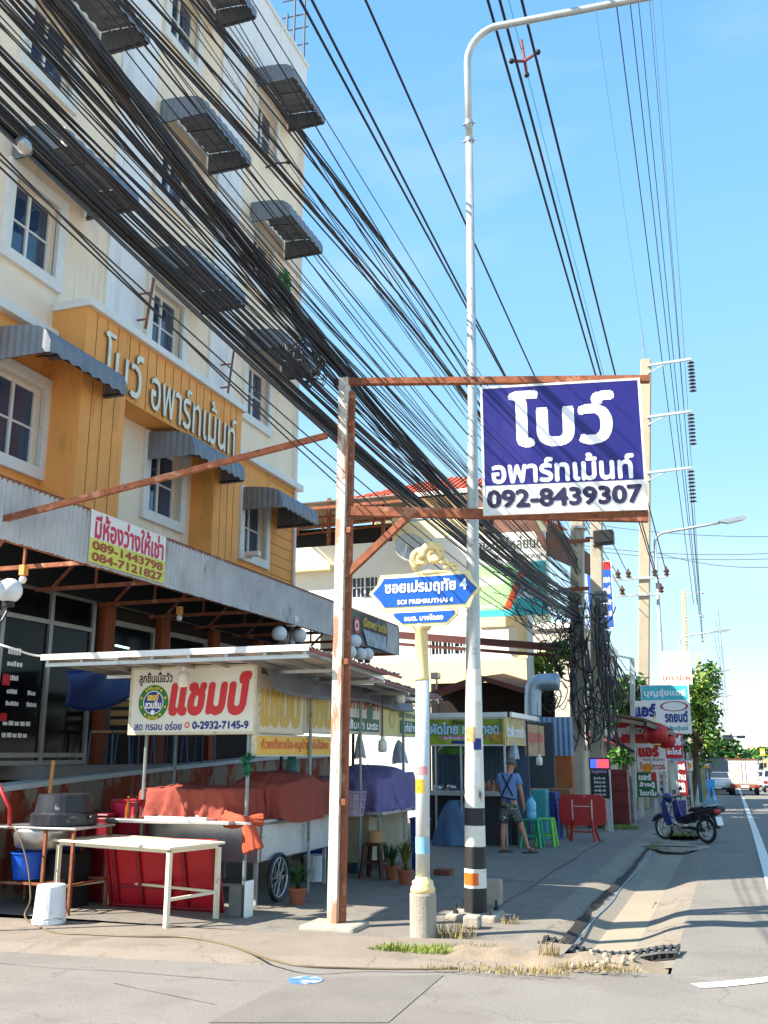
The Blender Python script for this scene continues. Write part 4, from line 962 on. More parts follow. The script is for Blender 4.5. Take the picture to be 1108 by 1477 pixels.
# knotted hanging corner
kp = AY(360,1186,10.14)
def gathered(kb, p0, p1, r0, r1, flat, seed, nf=9, sag=.0):
    """cloth gathered at p0 and opening into deep folds towards p1"""
    p0, p1 = V(p0), V(p1); d = (p1-p0); l = d.length; d.normalize(); sx = V((1,0,0)) if abs(d.x) < .7 else V((0,0,1)); sx = (sx-d*sx.dot(d)).normalized(); sy = d.cross(sx)
    def f(u, v):
        a = 2*math.pi*v; rad = r0+(r1-r0)*(u**.7)*(1-.25*u*u)
        fold = 1+.30*u*((1-abs(math.sin(nf*a*.5+seed+2*_nz.noise((math.cos(a)*2,math.sin(a)*2,u+seed)))))-.5)
        e = p0+d*(l*u*(1+.12*u*_nz.noise((2*math.cos(a),2*math.sin(a),seed+4.0))))-V((0,0,sag*math.sin(math.pi*u)))
        return e+sx*(rad*fold*math.cos(a))+sy*(rad*fold*flat*math.sin(a))
    kb.grid(f, 16, 60)
kb = MB(); k0 = kp+V((-.03,0,.02))
gathered(kb, k0, kp+V((.06,-.01,-.30)), .035, .14, .55, 1.0, 9)
gathered(kb, k0, kp+V((-.34,.06,.03)), .03, .10, .6, 2.3, 8, .02)
gathered(kb, k0, kp+V((.12,.10,.02)), .03, .07, .7, 4.1, 8)
kb.ball(k0, .045, 12, (1.1,.9,.9))
tag(kb.build('cloth_knot', mat('sunlit_orange_cloth', rgb(186,82,54), .9, n=.1, ns=4, bump=.15, bs=20), thick=.006, smooth=True), 'bright orange gathered cloth corner hanging at the stall post in the sun', 'cloth')  # same cloth as the covers, sunlit brightness put into its colour
# green rag on the post
p = AY(357,1100,10.12); gb = MB(); leaves(gb, p, (.04,.04,.14), 26, .07, 3); tag(gb.build('rag', mat('green_plastic_string', rgb(20,110,80), .5), thick=.003), 'green plastic string bundle tied to the stall post', 'string')
# white work table
tb = thing('work_table', 'white enamelled steel table in the sun in front of the stall', 'table', (-6.10, 9.44, .045))
a0 = math.atan2(-.42, 1.63); M = Matrix.Translation((-6.10,9.44,.0)) @ Matrix.Rotation(a0,4,'Z'); tw_ = mat('worn_cream_paint', rgb(232,218,188), .55, n=.06, dirt=[(rgb(150,110,80), 7, .62, .7), (rgb(120,90,70), 20, .68, .6)])
mb = MB(); mb.box(-.89,.89,-.40,.40,.775,.80,M); mb.build('top', tw_, tb, bevel=.006)
for sx in (-1,1):
    for sy in (-1,1): mb = MB(); mb.box(sx*.84-.022,sx*.84+.022,sy*.35-.022,sy*.35+.022,.045,.745,M); mb.build('leg', tw_, tb)
mb = MB()
for sy in (-1,1): mb.box(-.82,.82,sy*.35-.018,sy*.35+.018,.74,.775,M)
for sx in (-1,1): mb.box(sx*.84-.018,sx*.84+.018,-.33,.33,.74,.775,M); mb.box(sx*.84-.014,sx*.84+.014,-.33,.33,.29,.318,M)
mb.box(-.82,.82,-.015+.35,.015+.35,.29,.315,M); mb.build('rail', tw_, tb)
# red folding table leaning under it
def leaning_table(name, label, x0, x1, y0, lean, h, m, ribs=True, rz=0.0, w=None):
    r = thing(name, label, 'folding table', ((x0+x1)/2, y0, .05)); W_ = x1-x0
    M = Matrix.Translation(((x0+x1)/2, y0, .05)) @ Matrix.Rotation(rz,4,'Z') @ Matrix.Rotation(-lean,4,'X')
    mb = MB(); mb.box(-W_/2,W_/2,0,.03,0,h,M); mb.build('top', m, r, bevel=.012)
    mb = MB()
    for a,b,c,d in ((-W_/2-.005,W_/2+.005,0,.04),(-W_/2-.005,W_/2+.005,h-.04,h),(-W_/2-.005,-W_/2+.035,0,h),(W_/2-.035,W_/2+.005,0,h)): mb.box(a,b,-.025,.0-.001,c,d,M)
    mb.build('rim', mat('dark_red_rib', rgb(140,14,30), .35, n=.1), r, bevel=.01)
    if ribs:
        mb = MB()
        for x in (-.42,-.2,.06,.2,.46): mb.box(x*W_-.024,x*W_+.024,-.034,-.001,.04,h-.04,M)
        mb.box(-W_/2+.04,W_/2-.04,-.018,-.001,h*.28,h*.28+.03,M); mb.build('rib', mat('dark_red_rib', rgb(140,14,30), .35, n=.1), r, bevel=.008)
    return r
leaning_table('folding_table', 'big crimson ribbed tabletop leaning on the cart behind the white table', -6.72, -5.3, 9.93, R(-16), .78, red)
pinkred = mat('faded_red_box', rgb(196,30,70), .4, n=.12, ns=2)
leaning_table('folding_table', 'crimson folded tabletop standing behind the white table with a pale edge', -7.05, -6.6, 10.45, R(-8), 1.14, pinkred, False)
mb = MB(); mb.box(-7.75,-6.95,10.1,10.9,.05,.98); mb.box(-7.76,-6.94,10.09,10.91,.98,1.02); tag(mb.build('storage_box', mat('dark_red_box', rgb(120,16,30), .45, n=.1, ns=3), bevel=.02), 'large dark red box behind the white table and the sink stand', 'box')
# grey crates by the cart wheel
for (px, py, w, h, m_, lb) in ((338,1322,.15,.30,mat('grey_crate', rgb(110,110,104), .7, n=.1),'grey concrete block between the red tabletop and the cart wheel'),(353,1324,.035,.36,board_white,'thin pale slab standing on end beside the stall post')):
    p = G(px,py,.05); mb = MB(); mb.box(p.x-w/2,p.x+w/2,p.y,p.y+.16,.045,.045+h); tag(mb.build('block', m_, bevel=.01), lb, 'block')
# sink stand, basins and bucket at the left edge
sk = thing('sink_stand', 'steel wash-up stand with basin at the left edge of the pavement', 'sink stand', (-7.2, 9.5, .045))
mb = MB(); mb.box(-7.9,-6.72,9.18,9.92,.90,.925); mb.build('top', steel, sk, bevel=.006)
mb = MB(); mb.lathe([(.32,.90),(.33,.86),(.28,.70),(.12,.66)], (-7.38,9.5,0), 24); mb.build('basin', steel, sk, smooth=True)
mb = MB()
for x in (-7.85,-7.12,-6.76):
    for y in (9.22,9.88): mb.bar((x,y,.045),(x,y,.9),.03)
for z in (.34,): mb.bar((-7.85,9.22,z),(-7.12,9.22,z),.025); mb.bar((-6.76,9.22,z),(-6.76,9.88,z),.025); mb.bar((-7.85,9.88,z),(-6.76,9.88,z),.025); mb.bar((-7.12,9.22,z),(-7.12,9.88,z),.025)
mb.build('leg', rust, sk)
pot_m = mat('black_pot', rgb(40,42,48), .45, .2, n=.2, dirt=(rgb(190,188,184), 2.2, .62, .8))
p = AY(70,1185,9.55); pt = MB(); pt.lathe([(.34,.925),(.36,.94),(.36,1.05),(.345,1.06),(.32,1.07),(.29,1.25),(.275,1.26),(.1,1.262)], (-7.15,9.55,0), 28); pt.tube([(-7.5,9.5,1.02),(-7.55,9.5,1.02)], .02, 6); pt.tube([(-6.8,9.5,1.02),(-6.75,9.5,1.02)], .02, 6)
tag(pt.build('cooking_pot', pot_m, smooth=False), 'big black pot with an upturned basin as lid on the wash-up stand', 'pot')
p = AY(104,1184,9.4); mb = MB(); mb.ball((p.x,p.y,.965), .085, 10, (1.1,.8,.55)); tag(mb.build('cloth_wad', board_white, smooth=True), 'white crumpled rag at the end of the wash-up stand', 'rag')
p = AY(72,1125,9.9); mb = MB(); mb.tube([(p.x+.01,p.y,1.15),(p.x+.03,p.y,1.62)], .022, 8); tag(mb.build('broom_handle', mat('bare_wood', rgb(196,140,80), .7, n=.15, ns=6, stretch=(1,1,.1))), 'upright wooden stick against the orange wall behind the pot', 'stick')
b0 = G(56,1336,.05); bk = thing('bucket', 'upturned white plastic bucket standing on the pavement at the left of the white table', 'bucket', (b0.x,b0.y+.15,.045))
white_pl = mat('white_plastic', rgb(226,228,230), .4, n=.05, dirt=(rgb(170,166,160), 4, .6, .6, (1,1,.6)))
mb = MB(); mb.lathe([(.155,.0),(.165,.02),(.165,.05),(.158,.055),(.140,.36),(.13,.375),(.02,.375)], (b0.x,b0.y+.15,.045), 26); mb.build('body', white_pl, bk, smooth=False)
mb = MB(); mb.tube([(b0.x+.16*math.cos(t),b0.y+.15+.16*math.sin(t),.1-.02*math.sin(t*2)) for t in [R(180+10*k) for k in range(19)]], .005, 5); mb.build('handle', steel, bk)
bx_ = thing('plastic_tub', 'bright blue plastic tub on the lower bars of the wash-up stand', 'tub', (-7.55, 9.4, .36))
mb = MB(); mb.lathe([(.15,.0),(.19,.26),(.205,.27),(.205,.285),(.18,.28),(.14,.02)], (-7.5,9.45,.36), 24); mb.build('tub', blue, bx_)
p = AY(100,1250,10.0); mb = MB(); mb.lathe([(.15,.0),(.19,.36),(.20,.37),(.2,.40),(.16,.42),(.02,.43)], (p.x,10.0,.28), 24); tag(mb.build('water_drum', mat('dark_blue_drum', rgb(40,70,150), .4)), 'dark blue plastic drum in the shade behind the white table leg', 'drum')
mb = MB(); mb.box(-7.6,-7.0,9.6,9.9,.05,.62); mb.box(-7.58,-7.02,9.58,9.6,.1,.3); tag(mb.build('black_crate', black, bevel=.02), 'black crate in the shadow under the wash-up stand', 'crate')
# garden hose
hp = [(-7.55,9.12,.92),(-7.35,9.02,.9),(-7.15,8.98,.6),(-7.0,8.9,.25),(-6.98,8.82,.07)]+[tuple(G(x,y,.065)) for x,y in ((75,1344),(130,1348),(200,1351),(270,1352),(330,1364),(390,1384),(440,1394))]+[tuple(G(x,y,.03)) for x,y in ((520,1397),(600,1398),(660,1397))]
mb = MB()
def smooth_pts(P, k=5):
    P = [V(p) for p in P]; out = []
    for i in range(len(P)-1):
        p0, p1, p2, p3 = P[max(0,i-1)], P[i], P[i+1], P[min(len(P)-1,i+2)]
        for j in range(k):
            t = j/k; out.append(.5*((2*p1)+(p2-p0)*t+(2*p0-5*p1+4*p2-p3)*t*t+(3*p1-p0-3*p2+p3)*t**3))
    return out+[P[-1]]
mb.tube(smooth_pts(hp), .0095, 8); tag(mb.build('garden_hose', mat('hose', rgb(104,92,66), .5, n=.12), smooth=True), 'pale garden hose running from the wash-up stand along the kerb', 'hose')
mb = MB(); mb.tube([AY(0,1130,9.2)-V((.1,0,-.1)), AY(14,1165,9.2), AY(14,1195,9.3)], .022, 8); tag(mb.build('tap_pipe', mat('red_grip', rgb(190,40,40), .5), smooth=True), 'red tap pipe rising from the wash-up basin at the left edge', 'tap')
# globe lamps on wall brackets
globe_m = mat('globe_glass', rgb(226,228,228), .35, n=.04)
def globes(label, spots, base):
    r = thing('globe_lamp', label, 'lamp', base, 'white globe lamps on the terrace')
    mb = MB(); mb.tube([(base[0],base[1],.05), V(base)+V((0,0,.5))], .03, 8)
    for s in spots: mb.tube([V(base)+V((0,0,.35)), (V(base)+V((0,0,.3))+V(s))/2+V((0,0,-.1)), V(s)-V((0,0,.2))], .014, 6)
    mb.build('stand', black, r)
    for s in spots:
        mb = MB(); mb.ball(s, .13, 18); g = mb.build('globe', globe_m, r, smooth=True); mb = MB(); mb.lathe([(.06,-.17),(.06,-.11)], s, 12); mb.build('collar', black, g)
def GX(px, py, X): return AX(px, py, X)
p1, p2 = AX(14,852,-7.0), AX(-12,852,-7.0); globes('white globe lamps at the left edge under the zinc canopy', [p1, p2], (p1.x, p1.y-.15, p1.z-.75))
c_ = [AX(x,y,-7.0) for x,y in ((420,895),(403,914),(432,917),(440,920))]
for q in c_[3:]: q.x -= .3
globes('cluster of white globe lamps left of the rusty sign post, above the tin roof edge', c_, (c_[1].x, c_[1].y+.2, 2.3))
c_ = [AX(x,y,-6.75) for x,y in ((512,925),(505,941),(520,944),(530,944))]
globes('cluster of white globe lamps right of the rusty sign post, below the dark banner', c_, (c_[1].x, c_[1].y+.2, 2.4))
# ---- second cart with purple cloth
c2 = thing('food_cart', 'shaded food cart with a wooden board front under the purple cloth', 'food cart', (-5.4, 14.4, .045))
mb = MB(); mb.box(-6.3,-4.72,13.4,15.5,.86,.90); mb.build('counter', steel, c2)
mb = MB(); mb.box(-6.2,-5.0,13.6,15.4,.2,.86); mb.build('body', mat('cart_wood', rgb(176,160,130), .8, n=.1, ns=4), c2)
mb = MB()
for x in (-6.2,-4.8):
    for y in (13.45,15.4): mb.bar((x,y,.045),(x,y,.86),.035)
mb.build('leg', post_m, c2)
mb = drape(-5.35, 14.5, .58, .95, 1.36, .88, 16, 0, 21, .04, .09, humps=((.1,-.1,.5,.16),)); tag(mb.build('cloth_cover', cloth_p, smooth=True), 'purple cloth thrown over the second food cart', 'cloth')
p = AX(510,1150,-4.85); mb = MB()
for k in range(10):
    for j in range(2):
        a = 2*math.pi*(k+.5*j)/10
    mb.tube([(p.x+.13*math.cos(2*math.pi*k/10),p.y+.11*math.sin(2*math.pi*k/10),.9),(p.x+.17*math.cos(2*math.pi*k/10),p.y+.15*math.sin(2*math.pi*k/10),1.2)], .012, 5)
for z, f in ((.905,.76),(1.0,.84),(1.1,.92),(1.2,1.0)): mb.tube([(p.x+.17*f*math.cos(R(15*k)),p.y+.15*f*math.sin(R(15*k)),z) for k in range(25)], .013, 5)
mb.lathe([(.12,.0),(.155,.28),(.15,.28),(.115,.01)], (p.x,p.y,.9), 16)
tag(mb.build('basket', mat('mauve_basket', rgb(160,140,160), .6)), 'mauve plastic basket on the second cart beside the rusty post', 'basket')
# stool, flower pots and plants
def pot_plant(px, py, h, m_leaf, label, n=26, sp=.3, pot=True, X=None):
    p = G(px,py,.05); r = thing('potted_plant', label, 'plant', (p.x,p.y,.045))
    mb = MB(); mb.lathe([(.075,.0),(.1,.15),(.11,.15),(.11,.18),(.08,.17)], (p.x,p.y,.045), 18); mb.build('pot', mat('terracotta', rgb(150,84,56), .8, n=.1), r)
    mb = MB(); rr = random.Random(int(px))
    for k in range(n):
        a = rr.uniform(0,6.28); l = h*rr.uniform(.6,1.1); s = sp*rr.uniform(.3,1); w = rr.uniform(.012,.028)
        pts = [V((p.x,p.y,.2))+V((s*t*t*math.cos(a), s*t*t*math.sin(a), l*(t-.45*t*t*(1+rr.random()*.3)))) for t in (0,.25,.5,.75,1)]
        nv = V((-math.sin(a),math.cos(a),0))
        for i in range(4):
            w0, w1 = w*(1-.25*i*.9), w*(1-.25*(i+1)*.95); mb.q(pts[i]-nv*w0, pts[i]+nv*w0, pts[i+1]+nv*w1, pts[i+1]-nv*w1)
    mb.build('foliage', m_leaf, r)
pot_plant(429,1304,.5,leaf2,'potted fern in front of the cart, right of its wheel', 80, .34); pot_plant(585,1275,.8,mat('croton_leaf', rgb(120,110,44), .6, n=.5, ns=3),'yellow-red leafy potted plant beside the brown stool', 60, .42); pot_plant(566,1268,.6,leaf2,'dark green potted plant left of the soi sign post', 50, .4)
def make_stool(name, label, p, m_, h=.46, w=.26, group=None, z0=.045):
    r = thing(name, label, 'stool', (p.x,p.y,z0), group); x, y = p.x, p.y
    mb = MB(); mb.box(x-w/2,x+w/2,y-w/2,y+w/2,z0+h-.035,z0+h); mb.build('seat', m_, r, bevel=.015)
    for sx in (-1,1):
        for sy in (-1,1): mb = MB(); mb.bar((x+sx*w*.58,y+sy*w*.58,z0),(x+sx*w*.42,y+sy*w*.42,z0+h-.03),.05,.05); mb.build('leg', m_, r)
    mb = MB()
    for sx in (-1,1): mb.bar((x+sx*w*.5,y-w*.5,z0+.2),(x+sx*w*.5,y+w*.5,z0+.2),.03); mb.bar((x-w*.5,y+sx*w*.5,z0+.2),(x+w*.5,y+sx*w*.5,z0+.2),.03)
    mb.build('stretcher', m_, r); return r
p = G(541,1266,.05); make_stool('stool', 'brown plastic stool in front of the purple covered cart', p, mat('brown_plastic', rgb(84,44,30), .5, n=.15))
mb = MB(); mb.lathe([(.09,0),(.115,.13),(.12,.15),(.1,.15)], (p.x,p.y,.51), 16); tag(mb.build('clay_pot', mat('tan_pot', rgb(186,140,92), .7)), 'tan flower pot on the brown stool', 'pot')
p = G(453,1270,.05); mb = MB(); mb.lathe([(.13,.0),(.15,.3),(.16,.3),(.16,.33),(.02,.34)], (p.x,p.y,.045), 20); tag(mb.build('paint_tub', white_pl), 'white tub under the cart left of the rusty sign post', 'tub')
# things in the dark of the stalls: bags, cans, containers
rr = random.Random(6); bagm = [mat('bag_clear', rgb(176,186,196), .35, n=.15), mat('bag_teal', rgb(40,110,110), .4), mat('bag_blue', rgb(30,60,140), .4), mat('bag_white', rgb(205,205,205), .4)]
for i, (px, py, X, s, mi, lb) in enumerate(((518,1078,-5.3,.1,0,'clear plastic bag hanging left of the low white bulb'),(575,1085,-5.3,.16,0,'pale plastic bag hanging right of the low white bulb'),(420,1105,-5.4,.12,1,'dark teal bag hanging behind the orange-brown cloth'),(580,1130,-5.2,.16,3,'white plastic bag between the purple cloth and the soi post'))):
    p = AX(px,py,X); mb = MB(); gathered(mb, p+V((0,0,.2)), p+V((.02,0,-.16)), .012, s*1.05, .7, px*.1, 7); mb.tube([p+V((0,0,.2)), (p.x,p.y,2.55)], .004, 4)
    tag(mb.build('plastic_bag', bagm[mi], smooth=True), lb, 'bag')
for (px, py, w, h, m_, lb) in ((507,1262,.22,.62,mat('teal_bin', rgb(40,110,130), .5),'teal bin in the shade right of the rusty sign post'),(598,1258,.3,.7,mat('blue_bin', rgb(24,60,150), .5),'dark blue bin in the shade behind the soi sign post')):
    p = G(px,py,.05); mb = MB(); mb.lathe([(w*.42,.0),(w*.5,h),(w*.54,h),(w*.54,h+.03),(.03,h+.06)], (p.x,p.y+.3,.045), 18); tag(mb.build('bin', m_), lb, 'bin')
# signs etc. of the pad thai stall

mb = MB(); mb.tube(smooth_pts([(-1.57+.012*math.sin(k*1.7), 9.35+.75*k, -.045+.01*math.sin(k)+zg(9.35+.75*k)) for k in range(14)], 4), .008, 8); tag(mb.build('water_pipe', mat('pvc_blue', rgb(120,138,150), .4), smooth=True), 'thin pale blue water pipe lying along the dark gap of the gutter', 'pipe')

mb = MB(); mb.tube(smooth_pts([AX(-12,926,-7.6), AX(20,936,-7.3), AY(62,947,9.3), AY(170,950,9.26)], 5), .012, 6); tag(mb.build('power_lead', board_white, smooth=True), 'white electric lead looping to the left end of the stall roof edge', 'cord')

# small goods on the counters
for i, (x, y, z, lb) in enumerate(((-6.75,10.2,.965,'amber sauce bottle at the left end of the cart counter'),(-6.66,10.24,.965,'dark fish sauce bottle beside the amber one on the cart counter'),(-4.9,13.6,.90,'clear bottle at the front corner of the second cart'))):
    mb = MB(); mb.lathe([(.028,0),(.034,.01),(.034,.12),(.014,.18),(.013,.23),(.016,.23),(.016,.25),(.002,.25)], (x,y,z), 14); tag(mb.build('bottle', mat('bottle_%d' % i, (rgb(150,80,30),rgb(60,30,20),rgb(150,180,170))[i], .15, n=.1), smooth=True), lb, 'bottle')
for k, (x, y, col, lb) in enumerate(((-5.55,13.15,rgb(30,110,80),'green plastic crate on the ground, lower of two, beside the second cart'),(-5.55,13.15,rgb(40,70,150),'blue plastic crate stacked on the green crate beside the second cart'))):
    z = .045+.3*k; mb = MB()
    mb.box(x-.22,x+.22,y-.15,y+.15,z,z+.03)
    for zz_ in (.03,.11,.19,.26): mb.box(x-.22,x+.22,y-.16,y-.13,z+zz_,z+zz_+.04); mb.box(x-.22,x+.22,y+.13,y+.16,z+zz_,z+zz_+.04); mb.box(x-.23,x-.2,y-.16,y+.16,z+zz_,z+zz_+.04); mb.box(x+.2,x+.23,y-.16,y+.16,z+zz_,z+zz_+.04)
    for sx in (-1,0,1): mb.box(x+sx*.2-.02,x+sx*.2+.02,y-.165,y-.125,z,z+.3)
    tag(mb.build('crate', mat('crate_%d' % k, col, .5)), lb, 'crate')
mb = MB(); mb.box(-6.4,-5.6,10.0,10.3,.966,.985); mb.box(-6.4,-5.6,10.0,10.02,.985,1.01); mb.box(-6.4,-5.6,10.28,10.3,.985,1.01); tag(mb.build('steel_tray', steel, bevel=.004), 'shallow steel tray on the front edge of the cart counter', 'tray')
# ------------------------------------------------------------------ noodle stall with green sign, Y 17-21
pt_face = mat('noodle_sign_green', rgb(150,170,40), .5, n=.35, ns=3.5, dirt=[(rgb(40,90,30), 2.2, .60, .9), (rgb(220,200,60), 3, .60, .7)])
ns_ = thing('noodle_stall', 'fried noodle stall with a yellow-green lettered sign and stainless shelf, beside the man in blue', 'food stall', (-5.0, 18.6, .04))
YS_ = 18.35
pA, pB = AY(620,1040,YS_), AY(729,1035,YS_); zt_ = AY(620,1038,YS_).z; zb_ = AY(620,1074,YS_).z
r_ = Rect((pA.x-.02, YS_, zb_), (1,0,0), (0,0,1), pB.x-pA.x+.02, zt_-zb_)
board(ns_, r_, pt_face, alum, .1, .03, 'sign_panel', 'sign_frame')
sky_ink = tlet('sky', rgb(190,226,236)); 
write(ns_, r_, 'ผัดไทย หอยทอด', (.01,.36,.93,.92), i_black, .10, rows=30, k=.004); write(ns_, r_, 'ผัดไทย หอยทอด', (.02,.39,.92,.89), sky_ink, .05, rows=30, k=.009)
write(ns_, r_, 'เจ้าอร่อย', (.3,.80,.52,.97), i_black, .03, k=.012, rows=16); patch(ns_, r_, (.16,.2,.75,.34), mat('sign_pink', rgb(196,110,150), .5, n=.2), 'pink_strip', .004); write(ns_, r_, 'อร่อย สะอาด', (.2,.21,.7,.33), i_white, .02, k=.008, rows=16)
patch(ns_, r_, (.3,.03,.7,.15), i_blue, 'blue_strip', .004)
rs = random.Random(5); mb = MB()
for k in range(10):
    m2 = ring(r_, .82+.13*rs.random(), .12+.3*rs.random(), .03+.04*rs.random(), 0, .0045+.0004*k, 10)
    mb.f += [tuple(i+len(mb.v) for i in f) for f in m2.f]; mb.mi += m2.mi; mb.v += m2.v
mb.build('food_picture', mat('food_picture', rgb(200,150,50), .5, n=.5, ns=6), ns_)
xa, xb = r_.O.x, r_.O.x+r_.w
mb = MB(); mb.box(xa-.15, xb+.06, YS_-.02, YS_+2.7, zt_+.02, zt_+.08); mb.box(xa-.15, xb+.1, YS_-.08, YS_-.02, zt_+.03, zt_+.12); mb.box(xb+.06, xb+.14, YS_-.08, YS_+2.7, zt_+.03, zt_+.12); mb.build('roof', alum, ns_)
mb = MB()
mb.box(xa-.1, xb-.02, YS_+.05, YS_+.9, .98, 1.01); mb.box(xa-.1, xb-.02, YS_+.02, YS_+.05, .93, 1.02); mb.build('shelf', steel, ns_, bevel=.005)
for x in (xa+.12, xa+.62, xb-.62, xb-.04): mb = MB(); mb.bar((x,YS_+.04,.04),(x,YS_+.04,zb_), .035); mb.build('post', alum, ns_)
mb = MB(); mb.box(xa-.4, xb+.1, YS_+1.6, YS_+1.65, .04, zt_); mb.build('back_sheet', mat('shade_blue_sheet', rgb(70,88,110), .7, n=.3, ns=3, stretch=(9,1,.2)), ns_)
mb = MB(); mb.box(xa-.1, xb-.02, YS_+.3, YS_+.34, .06, .93); mb.build('cupboard', dark_alum, ns_)
# side menus of that stall
mm = mat('menu_tan', rgb(190,160,90), .5, n=.3, ns=5, dirt=(rgb(90,110,60), 4, .56, .8)); mm2 = mat('menu_brown', rgb(170,130,84), .5, n=.25, ns=5, dirt=(rgb(170,60,50), 6, .58, .6))
for (a, b, t0, t1, b0, b1, m_, tx, ink, lb) in ((729,759,1034,1044,1074,1077,mm,'ข้าวผัด ราดหน้า',i_white,'tan menu sign with green patch on the side of the noodle stall'),(760,786,1044,1051,1090,1091,mm2,'หมูกระทะ',i_red,'brown menu sign with red lettering hanging lowest on the noodle stall')):
    A, B = AX(a,b0,-3.95), AX(b,b1,-3.95); T0 = AX(a,t0,-3.95)
    r = thing('menu_sign', lb, 'sign', (A.x,(A.y+B.y)/2,A.z)); rc_ = Rect((-3.95,A.y,(A.z+B.z)/2), (0,1,0), (0,0,1), B.y-A.y, T0.z-(A.z+B.z)/2); board(r, rc_, m_, None, .04)
    write(r, rc_, tx, (.08,.3,.92,.75), ink, .04, rows=20)
# items on and under the shelf
p = AY(648,1150,YS_+.3); mb = MB(); mb.lathe([(.05,0),(.13,.05),(.14,.055),(.0,.02)], (p.x+.05,p.y,1.01), 16, caps=False); mb.lathe([(.1,.0),(.1,.1),(.02,.1)], (p.x-.2,p.y,1.01), 14); mb.ball((p.x+.05,p.y,1.08), .1, 10, (1,1,.5)); tag(mb.build('noodle_pans', steel, smooth=True), 'small steel pans with noodles on the stall shelf', 'pan')
p = AY(706,1145,YS_+.3); mb = MB()
for k in range(5): mb.lathe([(.04,0),(.045,.14),(.02,.17),(.02,.2)], (p.x-.1+.09*k,p.y+.03*(k%2),1.01), 10)
tag(mb.build('sauce_bottles', mat('sauce', rgb(170,120,90), .3, n=.5, ns=9)), 'row of small sauce bottles on the stall shelf left of the man', 'bottles', kind='stuff')
def tarpf(u, v):
    a = 2*math.pi*u; r = .12+.36*(1-v)**.7+.03*math.sin(7*a+4*v)*(1-v); c = AY(650,1228,YS_-.15)
    return (c.x+.02+r*math.cos(a), c.y+.3+.6*r*math.sin(a), .05+.80*v)
tag(MB().grid(tarpf, 48, 10).build('tarpaulin_cover', tarp_b, smooth=True), 'blue-grey tarpaulin bundled over something under the noodle stall shelf', 'tarpaulin')
p = AY(667,1022,YS_-.3)
mb = MB(); mb.lathe([(.02,0),(.3,.02),(.36,.1),(.3,.17),(.02,.18)], (AY(650,1085,YS_).x, YS_+.4, zb_-.2), 20); tag(mb.build('wok_lid', mat('green_cover', rgb(80,130,40), .6, n=.3)), 'dark green round cover hanging under the noodle sign', 'cover')
mb = MB(); bx = AY(720,1085,18.1); bq = AY(741,1083,18.8); gathered(mb, bq+V((0,0,.2)), bq+V((0,0,-.15)), .015, .13, .7, 2.0, 7); tag(mb.build('plastic_bag', bagm[0], smooth=True), 'pale plastic bag hanging just above the head of the man in blue', 'bag')
p = AY(710,1215,18.9); mb = MB(); mb.box(p.x-.15,p.x+.5,18.9,19.2,.05,.5); tag(mb.build('gas_box', dark_alum, bevel=.02), 'grey metal box in the dark behind the legs of the man', 'box')
mb = MB(); p = G(637,1262,.05); mb.box(p.x-.12,p.x+.12,p.y,p.y+.2,.045,.12); tag(mb.build('brick', mat('red_brick', rgb(120,66,50), .9, n=.2), bevel=.01), 'loose red-brown brick on the pavement behind the soi post', 'brick')
# ------------------------------------------------------------------ person
def skin(name, vs, es, rad, m, parent, sub=2):
    me = bpy.data.meshes.new(name); me.from_pydata([tuple(v) for v in vs], es, []); o = bpy.data.objects.new(name, me); C.objects.link(o)
    me.materials.append(m); o.parent = parent
    md = o.modifiers.new('skin', 'SKIN'); md.use_smooth_shade = True
    for i, r in enumerate(rad): me.skin_vertices[0].data[i].radius = (r, r) if not isinstance(r, tuple) else r
    me.skin_vertices[0].data[0].use_root = True
    sb = o.modifiers.new('sub', 'SUBSURF'); sb.levels = sb.render_levels = sub
    return o
skin_m = mat('skin', rgb(190,132,100), .55, n=.06); shirt_m = mat('blue_shirt', rgb(112,140,184), .85, n=.06, ns=9, bump=.15, bs=18)
camo = mat('patterned_shorts', rgb(96,100,92), .85, n=.2, ns=6, dirt=[(rgb(28,30,30), 11, .52, .95), (rgb(200,200,190), 14, .60, .95)]); hair_m = mat('grey_hair', rgb(104,98,92), .9, n=.3, ns=30)
PX, PY = AY(738,1228,17.4).x-.02, 17.4
man = thing('person', 'man in blue T-shirt with dark apron straps and patterned shorts, seen from behind mid-step', 'person', (PX, PY, -.005))
bz = .045+zg(17.4)+.03
def X_(*p): return V((p[0], p[1], p[2]))
vs = [X_(0,0,.90), X_(.0,.015,1.08), X_(.0,.03,1.30), X_(.02,.04,1.42), X_(.035,.06,1.50), X_(.05,.085,1.575), X_(.055,.09,1.63),
      X_(-.095,.0,.86), X_(-.115,-.01,.48), X_(-.125,-.05,.27), X_(-.13,-.03,.07), X_(-.06,.05,.045),
      X_(.095,.0,.86), X_(.20,.04,.50), X_(.27,.03,.30), X_(.33,.0,.10), X_(.42,.05,.05),
      X_(.17,.02,1.37), X_(.235,-.01,1.11), X_(.26,.05,.90), X_(.265,.075,.83),
      X_(-.17,.04,1.37), X_(-.215,.12,1.12), X_(-.13,.29,1.0), X_(-.1,.34,1.0)]
es = [(0,1),(1,2),(2,3),(3,4),(4,5),(5,6),(0,7),(7,8),(8,9),(9,10),(10,11),(0,12),(12,13),(13,14),(14,15),(15,16),(2,17),(17,18),(18,19),(19,20),(2,21),(21,22),(22,23),(23,24)]
rad_ = [(.13,.1),(.13,.095),(.15,.1),.055,.055,(.085,.095),(.075,.085),.08,.055,.052,.035,(.03,.04),.08,.055,.05,.034,(.03,.04),.055,.042,.03,(.02,.034),.055,.042,.03,.032]
